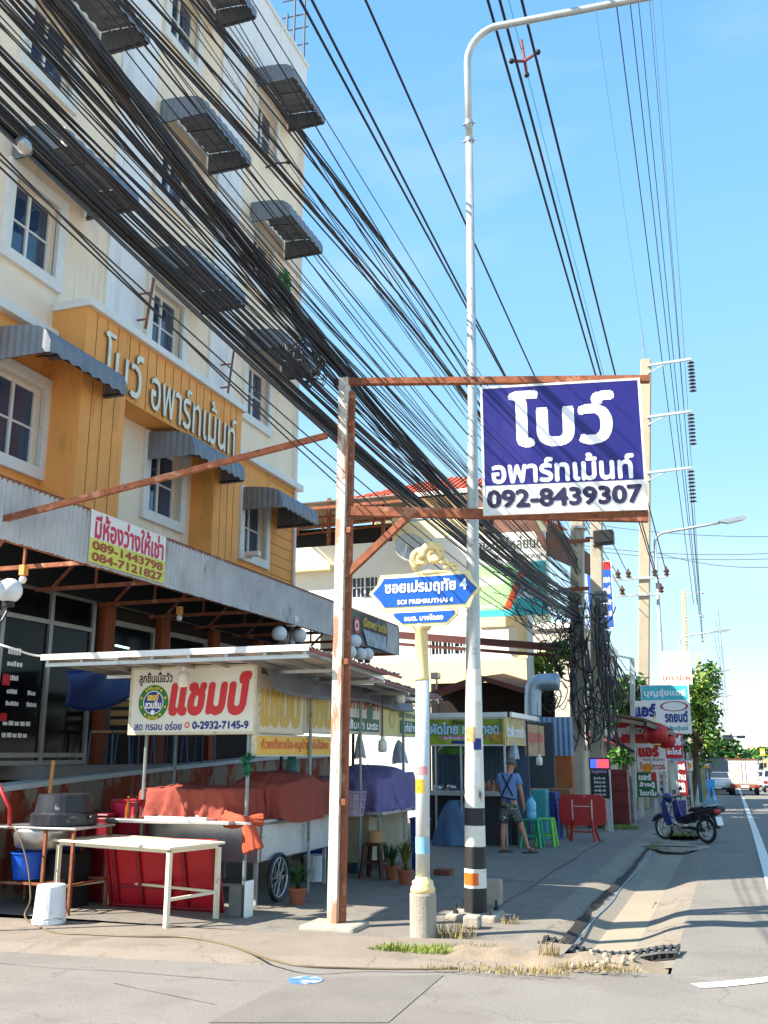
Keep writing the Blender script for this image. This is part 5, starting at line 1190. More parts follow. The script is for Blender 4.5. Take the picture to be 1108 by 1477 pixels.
# five fingers on each hand
for wrist, d, s in ((20, V((.03,.25,-.97)), 1), (24, V((.55,.8,-.15)), -1)):
    p0 = vs[wrist]; sd_ = V((.1,.9,.25)).cross(d).normalized()*0+V((0.15*s,.95,.2)).normalized()
    for k, (off, ln) in enumerate(((-.024,.055),(-.008,.068),(.008,.07),(.024,.06),(.036,.042))):
        b = p0+sd_*off+d*(.035 if k < 4 else .0); m_ = b+d*ln*.55+V((-.006*s,0,0)); e = m_+d*ln*.4+V((-.018*s,.0,0))
        if k == 4: m_ = b+d*.025+sd_*.02; e = m_+d*.03+sd_*.006
        i = len(vs); vs += [b, m_, e]; es += [(wrist,i),(i,i+1),(i+1,i+2)]; rad_ += [.0095,.0085,.007]
vs = [v+V((0,0,bz-.03)) for v in vs]
body = skin('body', vs, es, rad_, skin_m, man, 2)
# head features: nose, ears, eyes and mouth are small forms on the face side (towards the right and away)
hz = bz-.03; hf = V((.72,.62,-.28)).normalized(); hc = V((.052,.088,1.60+hz)); sideH = hf.cross(V((0,0,1))).normalized(); upH = sideH.cross(hf)
mb = MB(); off = man.location
def HP(f, s_, u): return off+hc+hf*f+sideH*s_+upH*u
mb.tube([HP(.085,0,.02),HP(.108,0,-.015),HP(.10,0,-.025)], [.008,.016,.01], 8)
for s_ in (-1,1): mb.ball(HP(-.005,s_*.083,-.005), .03, 10, (.6,.6,1.1))
mb.build('face', skin_m, man, smooth=True)
mb = MB()
for s_ in (-1,1): mb.ball(HP(.082,s_*.032,.02), .01, 8)
mb.tube([HP(.088,-.025,-.05),HP(.094,0,-.052),HP(.088,.025,-.05)], .004, 5); mb.build('eyes_and_mouth', black, man)
mb = MB()
pr = [(.098*math.sin(math.pi*j/10), .108*math.cos(math.pi*j/10)) for j in range(0, 7)]
Mh = Matrix((sideH, hf, upH)).transposed().to_4x4()
mb.lathe([(max(r,.002), z) for r, z in pr], HP(-.012,0,.012), 20, Mh, caps=False); mb.build('hair', hair_m, man, smooth=True, thick=.006)
# clothes
tv = [X_(0,.0,.84), X_(0,.012,1.06), X_(0,.03,1.29), X_(.012,.035,1.405), X_(.165,.02,1.372), X_(.222,.0,1.2), X_(-.165,.04,1.372), X_(-.205,.095,1.2)]
tv = [v+V((0,0,hz)) for v in tv]
skin('shirt', tv, [(0,1),(1,2),(2,3),(2,4),(4,5),(2,6),(6,7)], [(.172,.135),(.165,.125),(.178,.13),(.085,.075),.075,.07,.075,.07], shirt_m, man, 2)
sv = [X_(0,0,.93), X_(0,0,.82), X_(-.095,0,.74), X_(-.112,-.005,.50), X_(.10,.0,.74), X_(.185,.03,.52)]
skin('shorts', [v+V((0,0,hz)) for v in sv], [(0,1),(1,2),(2,3),(1,4),(4,5)], [(.15,.12),(.165,.125),.105,.098,.105,.095], camo, man, 2)
mb = MB(); strap = mat('dark_strap', rgb(36,40,66), .8); o_ = off+V((0,0,hz))
def back(x, z): return o_+V((x, .03-.135*math.sqrt(max(0.05,1-(x/.2)**2))-.012, z))
for a, b in (((-.10,1.42),(.10,1.02)),((.10,1.42),(-.12,1.02))):
    pts = [back(a[0]+(b[0]-a[0])*t/8, a[1]+(b[1]-a[1])*t/8) for t in range(9)]; mb.tube(pts, .016, 6)
mb.tube([back(-.15+.03*k, 1.0-.004*k) for k in range(11)], .013, 6); mb.tube([back(.0,.99), back(-.01,.9)], .01, 5); mb.tube([back(.02,.99), back(.05,.88)], .01, 5)
mb.build('apron_strap', strap, man)
shoe = mat('sandal', rgb(70,52,40), .6)
for (x, y, z, dx, dy, t) in ((-.16,-.06,.0,.13,.13,0),(.28,-.03,.0,.19,.08,.0)):
    mb = MB(); a = math.atan2(dy, dx); M = Matrix.Translation(off+V((x,y,z+bz-.03))) @ Matrix.Rotation(a,4,'Z')
    mb.prism([(-.03,-.045),(.12,-.055),(.23,-.04),(.25,0),(.23,.045),(.12,.052),(-.03,.04),(-.05,0)], M @ V((0,0,.035)), M.to_3x3() @ V((1,0,0)), M.to_3x3() @ V((0,1,0)), .03)
    mb.tube([M @ V((.08,-.055,.03)), M @ V((.12,0,.09)), M @ V((.1,.055,.03))], .018, 6)
    mb.build('sandal', shoe, man)
man.location.z += .0; man.scale = (.93,.93,.93)
# ------------------------------------------------------------------ stools, bottle, red table by the power pole
green_s = mat('green_stool', rgb(46,150,110), .4, n=.08); teal_s = mat('teal_plastic', rgb(60,150,150), .4, n=.1); lime_s = mat('lime_stool', rgb(110,190,80), .4, n=.08); blue_s = mat('navy_stool', rgb(46,70,150), .4, n=.1)
def G2(px, py): return G(px, py, .045)
p = G2(768,1222); zb0 = .045+zg(p.y)
make_stool('stool', 'green plastic stool carrying the blue water bottle, right of the man', p, green_s, .5, .32, z0=zb0)
q = V((p.x+.2,p.y+.35,0)); make_stool('stool', 'lime green stool tucked behind the green stool with the bottle', q, lime_s, .5, .3, z0=.045+zg(q.y))
wb_ = thing('water_bottle', 'large pale blue water bottle standing on the green stool', 'bottle', (p.x,p.y,zb0+.5))
mb = MB(); mb.lathe([(.085,0),(.095,.02),(.095,.1),(.09,.12),(.095,.14),(.095,.28),(.05,.35),(.035,.37)], (p.x,p.y,zb0+.5), 18); mb.build('body', mat('bottle_blue', rgb(120,190,220), .15, n=.1), wb_, smooth=True)
mb = MB(); mb.lathe([(.037,.37),(.037,.41),(.01,.41)], (p.x,p.y,zb0+.5), 12); mb.build('cap', mat('cap_blue', rgb(40,110,200), .4), wb_)
q = AY(780,1180,20.2); mb = MB(); mb.box(q.x-.2,q.x+.14,20.2,20.5,.0,1.0); tag(mb.build('cooler_box', teal_s, bevel=.04), 'teal plastic cooler behind the water bottle', 'cooler')
q = AY(774,1144,20.3); mb = MB(); mb.ball((q.x,q.y,q.z), .08, 10, (1,1,1.2)); tag(mb.build('red_lid_jar', mat('coral_lid', rgb(220,80,90), .4), smooth=True), 'coral red jar lid showing above the teal cooler', 'jar')
q = AY(795,1212,20.6)
for k in range(7):
    r = make_stool('stool', 'navy blue stool in the tall stack left of the red folded table', V((q.x,20.7,0)), blue_s, .42, .3, 'stack of navy stools', .0+zg(20.7)+.06*k+.03) if k == 0 else dup(r0, (q.x,20.7,zg(20.7)+.03+.085*k))
    if k == 0: r0 = r
q = AY(808,1150,21.0); dk = thing('wooden_table', 'old wooden side table behind the stack of navy stools', 'table', (q.x-.1,21.2,.0))
mb = MB(); mb.box(q.x-.75,q.x+.2,21.0,21.6,.88,.98); mb.build('top', mat('old_wood', rgb(140,96,56), .7, n=.2, ns=4), dk); mb = MB()
for x in (q.x-.7,q.x+.12):
    for y in (21.05,21.55): mb.bar((x,y,-.02),(x,y,.88), .05)
mb.build('leg', mat('old_wood', rgb(140,96,56)), dk)
# red folded table standing up
A, B = AY(808,1205,20.3), AY(876,1205,20.3); z0 = zg(20.3)+.04; zt_ = AY(840,1146,20.3).z; zb_ = AY(840,1191,20.3).z
rt_ = thing('folding_table', 'red folding table stood upright with its legs splayed, in front of the twin power poles', 'folding table', ((A.x+B.x)/2, 20.3, z0))
redp = mat('red_enamel', rgb(176,26,30), .4, n=.08)
w = B.x-A.x; e = .09; mb = MB(); mb.prism([(e,0),(w-e,0),(w,e),(w,zt_-zb_-e),(w-e,zt_-zb_),(e,zt_-zb_),(0,zt_-zb_-e),(0,e)], (A.x,20.3,zb_), (1,0,0), (0,0,1), .035); mb.build('top', redp, rt_, bevel=.008)
mb = MB()
for x in (A.x+.27, B.x-.27): mb.box(x-.012,x+.012,20.285,20.299,zb_+.1,zt_-.1)
mb.box(A.x+.3,B.x-.3,20.285,20.298,zb_+.36,zb_+.375); mb.box(A.x+.5,B.x-.4,20.28,20.298,zb_+.55,zb_+.57); mb.build('brace', steel, rt_)
for x, s in ((A.x+.27,-1),(B.x-.27,1)):
    mb = MB(); mb.bar((x,20.28,zb_+.1),(x+s*.04,20.2,z0), .045); mb.bar((x,20.3,zb_+.1),(x+s*.1,20.45,z0), .035); mb.build('leg', redp, rt_)
mb = MB(); mb.bar((A.x+.24,20.22,z0+.18),(B.x-.24,20.22,z0+.18), .03); mb.build('stretcher', redp, rt_)
# ------------------------------------------------------------------ twin concrete power poles with the tangle
pp = thing('power_pole', 'near concrete power pole wrapped in black cables, right of the noodle stall', 'power pole', (-3.92, 26, zg(26)))
mb = MB(); mb.bar((-3.92,26,zg(26)-.1),(-3.46,26,9.4), .34, .3, up=(0,1,0)); mb.build('pole', pole_conc, pp, bevel=.02)
mb = MB(); mb.box(-4.1,-3.3,25.8,25.84,5.9,6.0); mb.box(-4.2,-3.2,25.8,25.84,7.2,7.3); mb.build('crossarm', rust, pp)
mb = MB(); 
for z in (5.2,5.45,7.6): mb.lathe([(.24,z),(.24,z+.06)], (-3.62+.05*(z-5),26,0), 12)
mb.build('strap', steel, pp)
p2 = thing('power_pole', 'second concrete power pole standing close behind the cable-wrapped pole, with a black box high up', 'power pole', (-3.59, 27.5, zg(27.5)))
mb = MB(); mb.bar((-3.62,27.5,zg(27.5)-.1),(-3.12,27.5,9.6), .32, .3, up=(0,1,0)); mb.build('pole', pole_conc, p2, bevel=.02)
q = AY(870,776,27.2); mb = MB(); mb.box(q.x-.25,q.x+.3,27.0,27.4,q.z-.18,q.z+.2); mb.bar((q.x-.5,27.2,q.z+.05),(q.x+.3,27.2,q.z-.05), .06); mb.build('splice_box', black, p2, bevel=.04)
q = AY(872,905,26.9); mb = MB()
for k in range(5): mb.box(q.x-.22,q.x+.12,26.7,27.1,q.z+.7-.36*k,q.z+.98-.36*k)
mb.build('meter_box', mat('grey_box', rgb(120,122,124), .6), p2, bevel=.02)
cab_mats = [blackrub, blackrub, blackrub, brownrub, blackrub, greyrub, mat('cable_navy', rgb(26,28,52), .5, n=.2, ns=2)]
rc = random.Random(11)
def cable(pts, r, label, cat='cable', m=None, n=5, group=None):
    mb = MB(); mb.tube(pts, r, n, caps=False); o = mb.build('cable', m or rc.choice(cab_mats), smooth=True); tag(o, label, cat, group); return o
import numpy as np
XP, YP = -3.58, 26.0
def fit(px, xa, zend=None, wend=2.0):
    """fit z(Y) for a cable in the upright plane from (xa, 0) to the pole"""
    pts = []
    for (x, y) in px:
        r = ray(x, y); k = (XP-xa)/YP; t = xa/(r.x-k*r.y); pts.append((r.y*t, r.z*t+EYE, 1.0))
    if zend is not None: pts.append((YP, zend, wend))
    A = np.array([[1, p[0], p[0]**2] for p in pts]); w = np.array([p[2] for p in pts]); b = np.array([p[1] for p in pts])
    return np.linalg.lstsq(A*w[:,None], b*w, rcond=None)[0]
def run(co, xa, dx, dz, r, label, group, m=None, ya=-6.0, dzp=None, wig=0.0):
    pts = []; ph = rc.uniform(0, 6); dzp = dz if dzp is None else dzp; sg_ = rc.uniform(-.06,.06)
    for k in range(31):
        y = ya+(YP-ya)*k/30; t = max(0, y/YP); x = xa+(XP-xa)*y/YP
        z = co[0]+co[1]*y+co[2]*y*y
        if y < 3: z = co[0]+co[1]*3+co[2]*9+(y-3)*(co[1]+2*co[2]*3)*.8
        pts.append((x+dx*(1-.5*t)+wig*math.sin(y*.9+ph), y, z+dz*(1-t)+dzp*t+sg_*math.sin(math.pi*t)+wig*math.sin(y*1.3+ph*2)))
    cable(pts, r, label, m=m, group=group)
# thick bundles read off the picture: (pixels, plane offset, end height, strands, spread)
bund = [([(0,168),(125,285),(240,392),(352,508),(415,555),(490,628)], -4.25, 5.15, 20, .04, 'black cable in the lowest thick bundle, nearest the apartment canopy'),
        ([(0,95),(110,215),(230,330),(340,440),(480,575)], -4.2, 5.45, 9, .035, 'dark cable in the second bundle up, crossing the cream wall'),
        ([(75,0),(175,160),(275,240),(365,350),(452,470),(521,563),(600,660),(672,755)], -4.1, 5.7, 20, .05, 'black cable in the thick middle bundle that passes the top of the rusty sign post'),
        ([(20,0),(120,130),(235,255),(330,365),(440,480)], -4.15, 5.55, 6, .045, 'dark cable between the lowest and the middle thick bundles'),
        ([(192,0),(277,112),(365,225),(455,307),(560,430),(640,530)], -4.0, 6.3, 7, .045, 'black cable in the bundle below the upper awnings'),
        ([(290,0),(375,135),(440,200),(517,300),(600,420),(680,530)], -3.95, 6.8, 5, .05, 'brown-black cable in the upper bundle beside the roof corner')]
for px, xa, ze, n, sp, lb in bund:
    co = fit(px, xa, ze)
    for k in range(n):
        run(co, xa, rc.gauss(0, sp), rc.gauss(0, sp), rc.choice((.008,.010,.012,.014)), lb, lb, dzp=rc.gauss(0, .13), wig=rc.uniform(0,.012))
lines = []
for k in range(40):
    t = rc.random()
    # a line that crosses the left or top edge of the view, ending at the pole
    s = rc.uniform(-170, 380); x0, y0 = (0, -s) if s < 0 else (s, 0)
    ze = 5.0+2.2*((s+190)/590)+rc.uniform(-.35,.45); xa = -4.2+.35*((s+190)/590)+rc.uniform(-.12,.12)
    mx, my = x0+(840-x0)*.5, y0+(1087-(ze-1.7)*1400/26-y0)*.5+rc.uniform(-8,34)
    co = fit([(x0,y0),(mx,my)], xa, ze, 1.0)
    run(co, xa, 0, 0, rc.choice((.004,.005,.006,.008,.010)), 'single thin dark cable strung between the thick bundles', 'thin cables between the bundles', ya=-4)
for px, ze in (([(0,222),(215,432),(360,560),(480,655)], 4.5), ([(0,230),(215,440),(360,572),(480,670)], 4.4), ([(225,420),(345,590),(450,680),(560,745)], 4.7)):
    co = fit(px, -4.2, ze, .5); run(co, -4.2, 0, 0, .008, 'slack thin cable sagging lowest across the apartment front', 'lowest slack cables', ya=0)
# loose ends fanning round the pole, coils and drop cables
tn = []
for k in range(46):
    x = rc.uniform(-3.95,-2.85); z0 = rc.uniform(4.2,5.8); z1 = rc.uniform(1.7,3.2); y = rc.uniform(25.3,26.7); P = []
    for j in range(7):
        t = j/6; P.append((x+rc.uniform(-.09,.09)+(.25*t if k % 3 == 0 else 0), y+rc.uniform(-.06,.06), z0+(z1-z0)*t))
    cable(smooth_pts(P, 3), rc.choice((.012,.016,.022,.03)), 'black drop cable hanging down the right side of the cable-wrapped pole', group='drop cables at the twin poles', m=rc.choice((blackrub,blackrub,greyrub)))
for k in range(44):
    cx, cz = rc.uniform(-4.5,-2.9), rc.uniform(2.3,5.6); rr_ = rc.uniform(.15,.45); a0 = rc.uniform(0,6); P = []
    for j in range(19):
        a = a0+j/18*rc.uniform(4.5,6.3); P.append((cx+rr_*math.cos(a)*.8, 25.5+.25*math.sin(a*2)+rc.uniform(-.02,.02), cz+rr_*math.sin(a)))
    cable(P, rc.choice((.009,.013,.018)), 'loose loop of black cable tangled round the twin poles', group='cable loops at the twin poles', m=rc.choice((blackrub,greyrub,blackrub)))
for k in range(22):
    z0 = rc.uniform(4.3,6.0); P = []
    for j in range(12):
        t = j/11; P.append((-3.6-(rc.uniform(1.1,1.9) if j == 0 else 1.5)*(1-t)**1.2, 24.0+2*t, z0+.7*(1-t)**1.5+rc.uniform(-.03,.03)-.5*math.sin(math.pi*t)*rc.random()))
    cable(P, rc.choice((.008,.010,.013)), 'grey-black service cable fanning left from the twin poles', group='service cables left of the twin poles', m=rc.choice((greyrub,blackrub)))
for k in range(24):
    z0 = rc.uniform(4.0,5.6); z1 = rc.uniform(3.2,4.6); P = []; x1 = rc.uniform(-3.6,-2.4)
    for j in range(15):
        t = j/14; P.append((-3.3+(x1+3.3)*t, 26.5+18*t, z0+(z1-z0)*t-1.1*math.sin(math.pi*t)*rc.choice((.6,.8,1)) if j not in (0,14) else (z0 if j == 0 else z1)))
    cable(P, rc.choice((.010,.014,.018)), 'dark cable sagging from the twin poles towards the tall concrete pole', group='cables beyond the twin poles', m=rc.choice((greyrub,blackrub,brownrub)))
# ------------------------------------------------------------------ tall poles with side arms
insul = mat('insulator', rgb(96,60,44), .3); tallc = mat('tall_pole_concrete', rgb(176,162,138), .85, n=.08, ns=2, dirt=(rgb(170,150,120), 3, .6, .4, (1,1,.2)))
def tall_pole(label, pb, pt, Y, arms, lower=None, w=.42):
    a, b = AY(*pb, Y), AY(*pt, Y); zb = zg(Y)-.1
    k = (b.x-a.x)/(b.z-a.z); bx0 = a.x+(zb-a.z)*k
    r = thing('transmission_pole', label, 'power pole', (bx0, Y, zb))
    mb = MB(); mb.bar((bx0,Y,zb),(b.x,Y,b.z), w, w, up=(0,1,0)); mb.build('pole', tallc, r, bevel=.03)
    mb = MB(); mb.tube([(b.x-.1,Y,b.z),(b.x-.1,Y,b.z+1.3)], .03, 6); mb.build('spike', steel, r)
    for (px0, px1, py, ins) in arms:
        c, d = AY(px0,py,Y), AY(px1,py,Y)
        mb = MB(); mb.bar((c.x,Y-.22,c.z),(d.x,Y-.22,c.z+.05), .1, .1); mb.bar((c.x,Y-.22,c.z-.35),(c.x+(d.x-c.x)*.45,Y-.22,c.z), .05); mb.build('crossarm', galvpipe, r)
        if ins:
            mb = MB(); L = ins
            for q in range(9): z = c.z-.08-L*q/9; mb.lathe([(.03,z),(.13,z-.02),(.15,z-.05),(.03,z-.07)], (d.x-.05,Y-.22,0), 10)
            mb.build('insulator', mat('dark_insulator', rgb(40,36,44), .3), r)
    if lower:
        for (px0, px1, py, tips) in lower:
            c, d = AY(px0,py,Y), AY(px1,py,Y); mb = MB(); mb.bar((c.x,Y-.25,c.z),(d.x,Y-.25,c.z), .1); mb.build('crossarm', galvpipe, r)
            for t in tips:
                e = AY(t,py,Y); mb = MB(); mb.lathe([(.04,0),(.12,.06),(.06,.12),(.13,.2),(.05,.3),(.02,.4)], (e.x,Y-.25,c.z+.03), 10); mb.build('insulator', insul, r)
    return r
tall_pole('tall tan concrete transmission pole with three arms, right of the blue sign board', (929,960), (932,520), 40, [(934,999,530,1.4),(934,999,604,1.4),(934,999,684,1.4)], [(880,962,838,(893,908,946,963)),(890,956,861,(899,955))])
tall_pole('second transmission pole with three arms, above the white faded sign', (990,960), (986,852), 98, [(988,1015,856,.01),(988,1015,890,.01),(988,1015,925,.01)])
tall_pole('third small transmission pole beyond the tree', (1008,1040), (1006,940), 165, [(1007,1024,943,.01),(1007,1024,966,.01)])
tall_pole('fourth transmission pole, tiny beside the distant street lamps', (1020,1060), (1018,985), 240, [(1019,1030,990,.01),(1019,1030,1006,.01)])
def wire(pn, pf, Yf, r, sag, label, group, m=None, ext=1.4):
    f = AY(*pf, Yf); n_ = AX(pn[0], pn[1], f.x); d = n_-f; n_ = f+d*ext; L = 20
    cable([f+(n_-f)*(k/L)-V((0,0,sag*4*(k/L)*(1-k/L))) for k in range(L+1)], r, label, 'power line', m or cab_mats[6], 5, group)
for pn, pf in (((450,0),(893,832)),((466,0),(899,856)),((540,0),(908,832))): wire(pn, pf, 40, .017, .35, 'insulated power line rising left of the street lamp', 'power lines left of the lamp')
for pn, pf in (((709,0),(946,832)),((726,0),(955,856)),((757,0),(963,832))): wire(pn, pf, 40, .022, .3, 'thick power line through the spacer above the billboard', 'power lines held by the spacer')
wire((738,0),(952,850),40,.006,.3,'thin green messenger wire beside the spacer lines','messenger wire', i_teal)
for pn, pf in (((889,0),(1001,872)),((909,0),(1006,872)),((921,0),(1009,890)),((937,0),(1012,890)),((941,0),(1013,925)),((954,0),(1014,925))): wire(pn, pf, 98, .032, .6, 'high transmission line converging over the road', 'high transmission lines', blackrub, 1.15)
wire((858,0),(932,515),40,.005,.2,'very thin earth wire to the top of the tall pole','earth wire', greyrub)
for (a, b) in (((800,747),(1115,774)),((815,783),(1115,798)),((815,788),(1115,806)),((940,795),(1115,818))):
    A, B = AY(*a,44), AY(*b,44); cable([A+(B-A)*t/10-V((0,0,.25*4*(t/10)*(1-t/10))) for t in range(11)], .014, 'service wire crossing over the road beyond the billboard', 'cable', greyrub, 5, 'wires crossing the road')
# more wires strung on down the road between the far tall poles
for k in range(9):
    zf = 15-1.1*k; cable([(-.4-.25*(k%3), 98+(165-98)*t/10, zf-2*(t/10)-.9*4*(t/10)*(1-t/10)) for t in range(11)], .02, 'far transmission wire between the second and third poles', 'power line', greyrub, 4, 'far wires')
# spacer hardware
f0, f1 = AY(946,832,40), AX(709,0,AY(946,832,40).x)
sp = AX(757,85,AY(955,856,40).x); sp_r = thing('cable_spacer', 'rusty-red line spacer clamped on the three thick wires above the billboard', 'line spacer', tuple(sp))
mb = MB(); s1, s2, s3, s4 = [AX(x,y,AY(*q,40).x) for x,y,q in ((738,88,(946,832)),(760,108,(955,856)),(776,75,(963,832)),(752,58,(952,850)))]
m_ = AX(757,88,sp.x)
for s_ in (s1,s2,s3,s4): mb.tube([m_, s_], .025, 8)
mb.build('arms', mat('spacer_red', rgb(120,60,60), .5), sp_r); mb = MB()
for s_ in (s1,s2,s3): mb.ball(s_, .045, 10)
mb.build('clamp', black, sp_r)
mb = MB(); q = AX(33,208,-4.1); mb.lathe([(.02,-.08),(.05,-.03),(.055,.03),(.02,.05)], q, 14, Matrix.Rotation(R(70),4,'X')); tag(mb.build('cable_lamp', steel, smooth=True), 'small shiny lamp head hanging in the cables at the left edge', 'lamp')
mb = MB()
for k in range(7):
    P = [(AX(440,530,-4.0).x+.0, 0, 0)]
q = AX(442,525,-4.05); cg = [V((q.x+.1*math.sin(k*.3), q.y+.34*math.cos(k*.9)*(1-.1*math.sin(k)), q.z+.2*math.sin(k*.9+.3*math.sin(k*.21)))) for k in range(64)]
cable(cg, .007, 'tangled coil of spare cable hanging on the bundles in front of the right awning', m=greyrub)
# ------------------------------------------------------------------ white and cream shophouse behind
YW = 27.0
shw = mat('shophouse_white', rgb(240,236,224), .85, n=.03, ns=1.2, dirt=(rgb(206,200,186), 1.6, .62, .4, (1,1,.3))); shc = mat('shophouse_cream', rgb(244,226,176), .85, n=.05, ns=1.2, dirt=(rgb(200,180,120), 2, .62, .4))
brown_roof = mat('brown_roof_sheet', rgb(96,62,50), .7, n=.15, ns=3); maroon = mat('maroon_eave', rgb(92,40,36), .6, n=.15, ns=4)
sp_ = thing('shophouse', 'white and cream shophouse behind the billboard, with lattice windows and dark roof terrace', 'building', (-9, YW, 0))
xl, xr = AY(405,900,YW).x, AY(757,900,YW).x
z1 = AY(600,778,YW).z
def WZx(px, py): p = AY(px,py,YW); return p.x, p.z
hl = []
def hole(pa, pb):
    (x0,z1_),(x1,z0_) = WZx(*pa), WZx(*pb); hl.append((x0-xl, x1-xl, z0_+.5, z1_+.5)); return x0, x1, z0_, z1_
w1 = hole((506,832),(546,862)); w2 = hole((620,922),(673,945))
mb = MB(); wallh(mb, (xl,YW,-.5), (1,0,0), (0,-1,0), xr-xl, z1+.5, hl, .15); mb.q((xr,YW,-.5),(xr,YW+1.2,-.5),(xr,YW+1.2,z1),(xr,YW,z1)); mb.q((xl,YW,z1),(xr,YW,z1),(xr,YW+1.2,z1),(xl,YW+1.2,z1)); mb.build('wall', shw, sp_)
for n_, (x0, x1, a, b) in enumerate((w1, w2)):
    nb = 2 if n_ == 0 else 3; mb = MB(); t = .05
    mb.box(x0,x1,YW+.02,YW+.08,a,a+t); mb.box(x0,x1,YW+.02,YW+.08,b-t,b)
    for k in range(nb+1): x = x0+(x1-x0-t)*k/nb; mb.box(x,x+t,YW+.02,YW+.08,a+t,b-t)
    for k in range(nb):
        xa_, xb_ = x0+(x1-x0)*k/nb+t, x0+(x1-x0)*(k+1)/nb-t*.2
        for j in (1,2): xm = xa_+(xb_-xa_)*j/3; mb.box(xm-.012,xm+.012,YW+.04,YW+.06,a+t,b-t)
        zm_ = (a+b)/2; mb.box(xa_,xb_,YW+.035,YW+.065,zm_-.012,zm_+.012)
    w_ = mb.build('window', white, sp_); mb = MB(); mb.q((x0,YW+.1,a),(x1,YW+.1,a),(x1,YW+.1,b),(x0,YW+.1,b)); mb.build('pane', glass, w_)
mb = MB()
za, zb2 = AY(600,955,YW).z, AY(600,985,YW).z; mb.box(xl,xr+.02,YW-.06,YW-.003,zb2-.6,za)
mb.box(AY(690,800,YW).x,xr+.05,YW-.05,YW-.004,AY(700,905,YW).z,AY(700,888,YW).z); mb.box(xr-.2,xr+.06,YW-.07,YW-.005,za,AY(700,905,YW).z)
mb.box(xl,AY(482,820,YW).x,YW-.35,YW-.002,AY(450,826,YW).z,AY(450,819,YW).z)
mb.build('band', shc, sp_)
a, b = AY(560,915,YW-1.2), AY(800,934,YW-1.2); mb = MB(); mb.bar(a, b, .25, .18); mb.bar(a+V((0,0,-.25)), b+V((0,0,-.22)), .08, .08); mb.build('lean_to_eave', maroon, sp_)
# upper cream storey with rail, open roof terrace left of it
xa_, xb_ = AY(566,760,29).x, AY(700,760,29).x; zt_ = AY(600,740,29).z
mb = MB(); mb.box(xa_, xb_, 29, 30.5, z1-.3, zt_); mb.build('upper_storey', shc, sp_)
xa2 = AY(560,745,27.6).x; zt2 = AY(600,738,27.6).z; za2 = AY(600,752,27.6).z
rail_m = mat('blue_rail', rgb(150,185,205), .5)
mb = MB(); mb.box(xa2+.5, xb_, 27.55, 27.6, zt2-.06, zt2); mb.box(xa2+.5, xb_, 27.55, 27.6, za2, za2+.05)
for k in range(26): x = xa2+.5+(xb_-xa2-.5)*k/25; mb.bar((x,27.57,za2),(x,27.57,zt2), .03)
mb.build('railing', rail_m, sp_)
# roof terrace: dark canopy on the left
A, B = AY(405,728,25.5), AY(590,712,25.5); mb = MB()
C0, D0 = AY(395,768,33), AY(575,748,33)
for k in range(18):
    t0, t1 = k/18, (k+1)/18; P0, P1, Q0, Q1 = A+(B-A)*t0, A+(B-A)*t1, C0+(D0-C0)*t0, C0+(D0-C0)*t1; mb.q(P0,P1,Q1,Q0)
mb.build('terrace_roof', mat('old_roof_sheet', rgb(120,104,92), .7, n=.2, ns=2), sp_, thick=.03)
mb = MB()
for k in range(6): t = k/5; P = A+(B-A)*t; Q = C0+(D0-C0)*t; mb.bar(P-V((0,0,.12)), Q-V((0,0,.12)), .07)
for t in (0,.33,.66,1): mb.bar(A+(C0-A)*t-V((0,0,.2)), B+(D0-B)*t-V((0,0,.2)), .08)
for x in (-9.6,-11.4): mb.bar((x,27.3,z1),(x,27.3,z1+1.6), .1)
mb.build('terrace_frame', rust, sp_)
mb = MB(); mb.box(C0.x-1,xa_+.01,33.0,33.1,z1-.5,C0.z); mb.build('terrace_shade_back', dark, sp_)  # near-black backing, the shade under the terrace roof put into the colour
# rusty brown canopy right, above the parts billboard
A, B = AY(716,742,26.4), AY(792,742,26.4); mb = MB()
P = [AY(706,790,29), AY(716,722,29), AY(770,745,26.0), AY(795,792,26.0)]
mb.q(V((P[0].x-1,31,P[0].z)), V((P[1].x-1,31,P[1].z+1.0)), P[2], P[3]); mb.build('side_roof', brown_roof, sp_, thick=.04)
P = [AY(788,800,26.6), AY(790,752,26.6), AY(852,800,29.5), AY(852,830,29.5)]; mb = MB(); mb.q(P[0],P[3],P[2],P[1]); mb.build('side_roof', brown_roof, sp_, thick=.04)
# satellite dish and its shadow-casting arm
dp = AY(592,790,YW-.5); ds = thing('satellite_dish', 'grey satellite dish on the white shophouse wall above the soi sign', 'satellite dish', tuple(dp)); mb = MB()
Md = Matrix.Rotation(R(70),4,'X') @ Matrix.Rotation(R(25),4,'Y'); mb.lathe([(.02,-.10),(.25,-.08),(.42,-.02),(.48,.03)], dp, 24, Md, caps=False); mb.build('dish', mat('dish_grey', rgb(190,186,176), .5, n=.1), ds, smooth=True, thick=.01)
mb = MB(); mb.tube([dp, dp+V((.1,.5,-.3))], .03, 6); mb.tube([dp+V((-.2,-.05,-.4)), dp+V((.05,-.5,.0))], .015, 5); mb.build('arm', steel, ds)
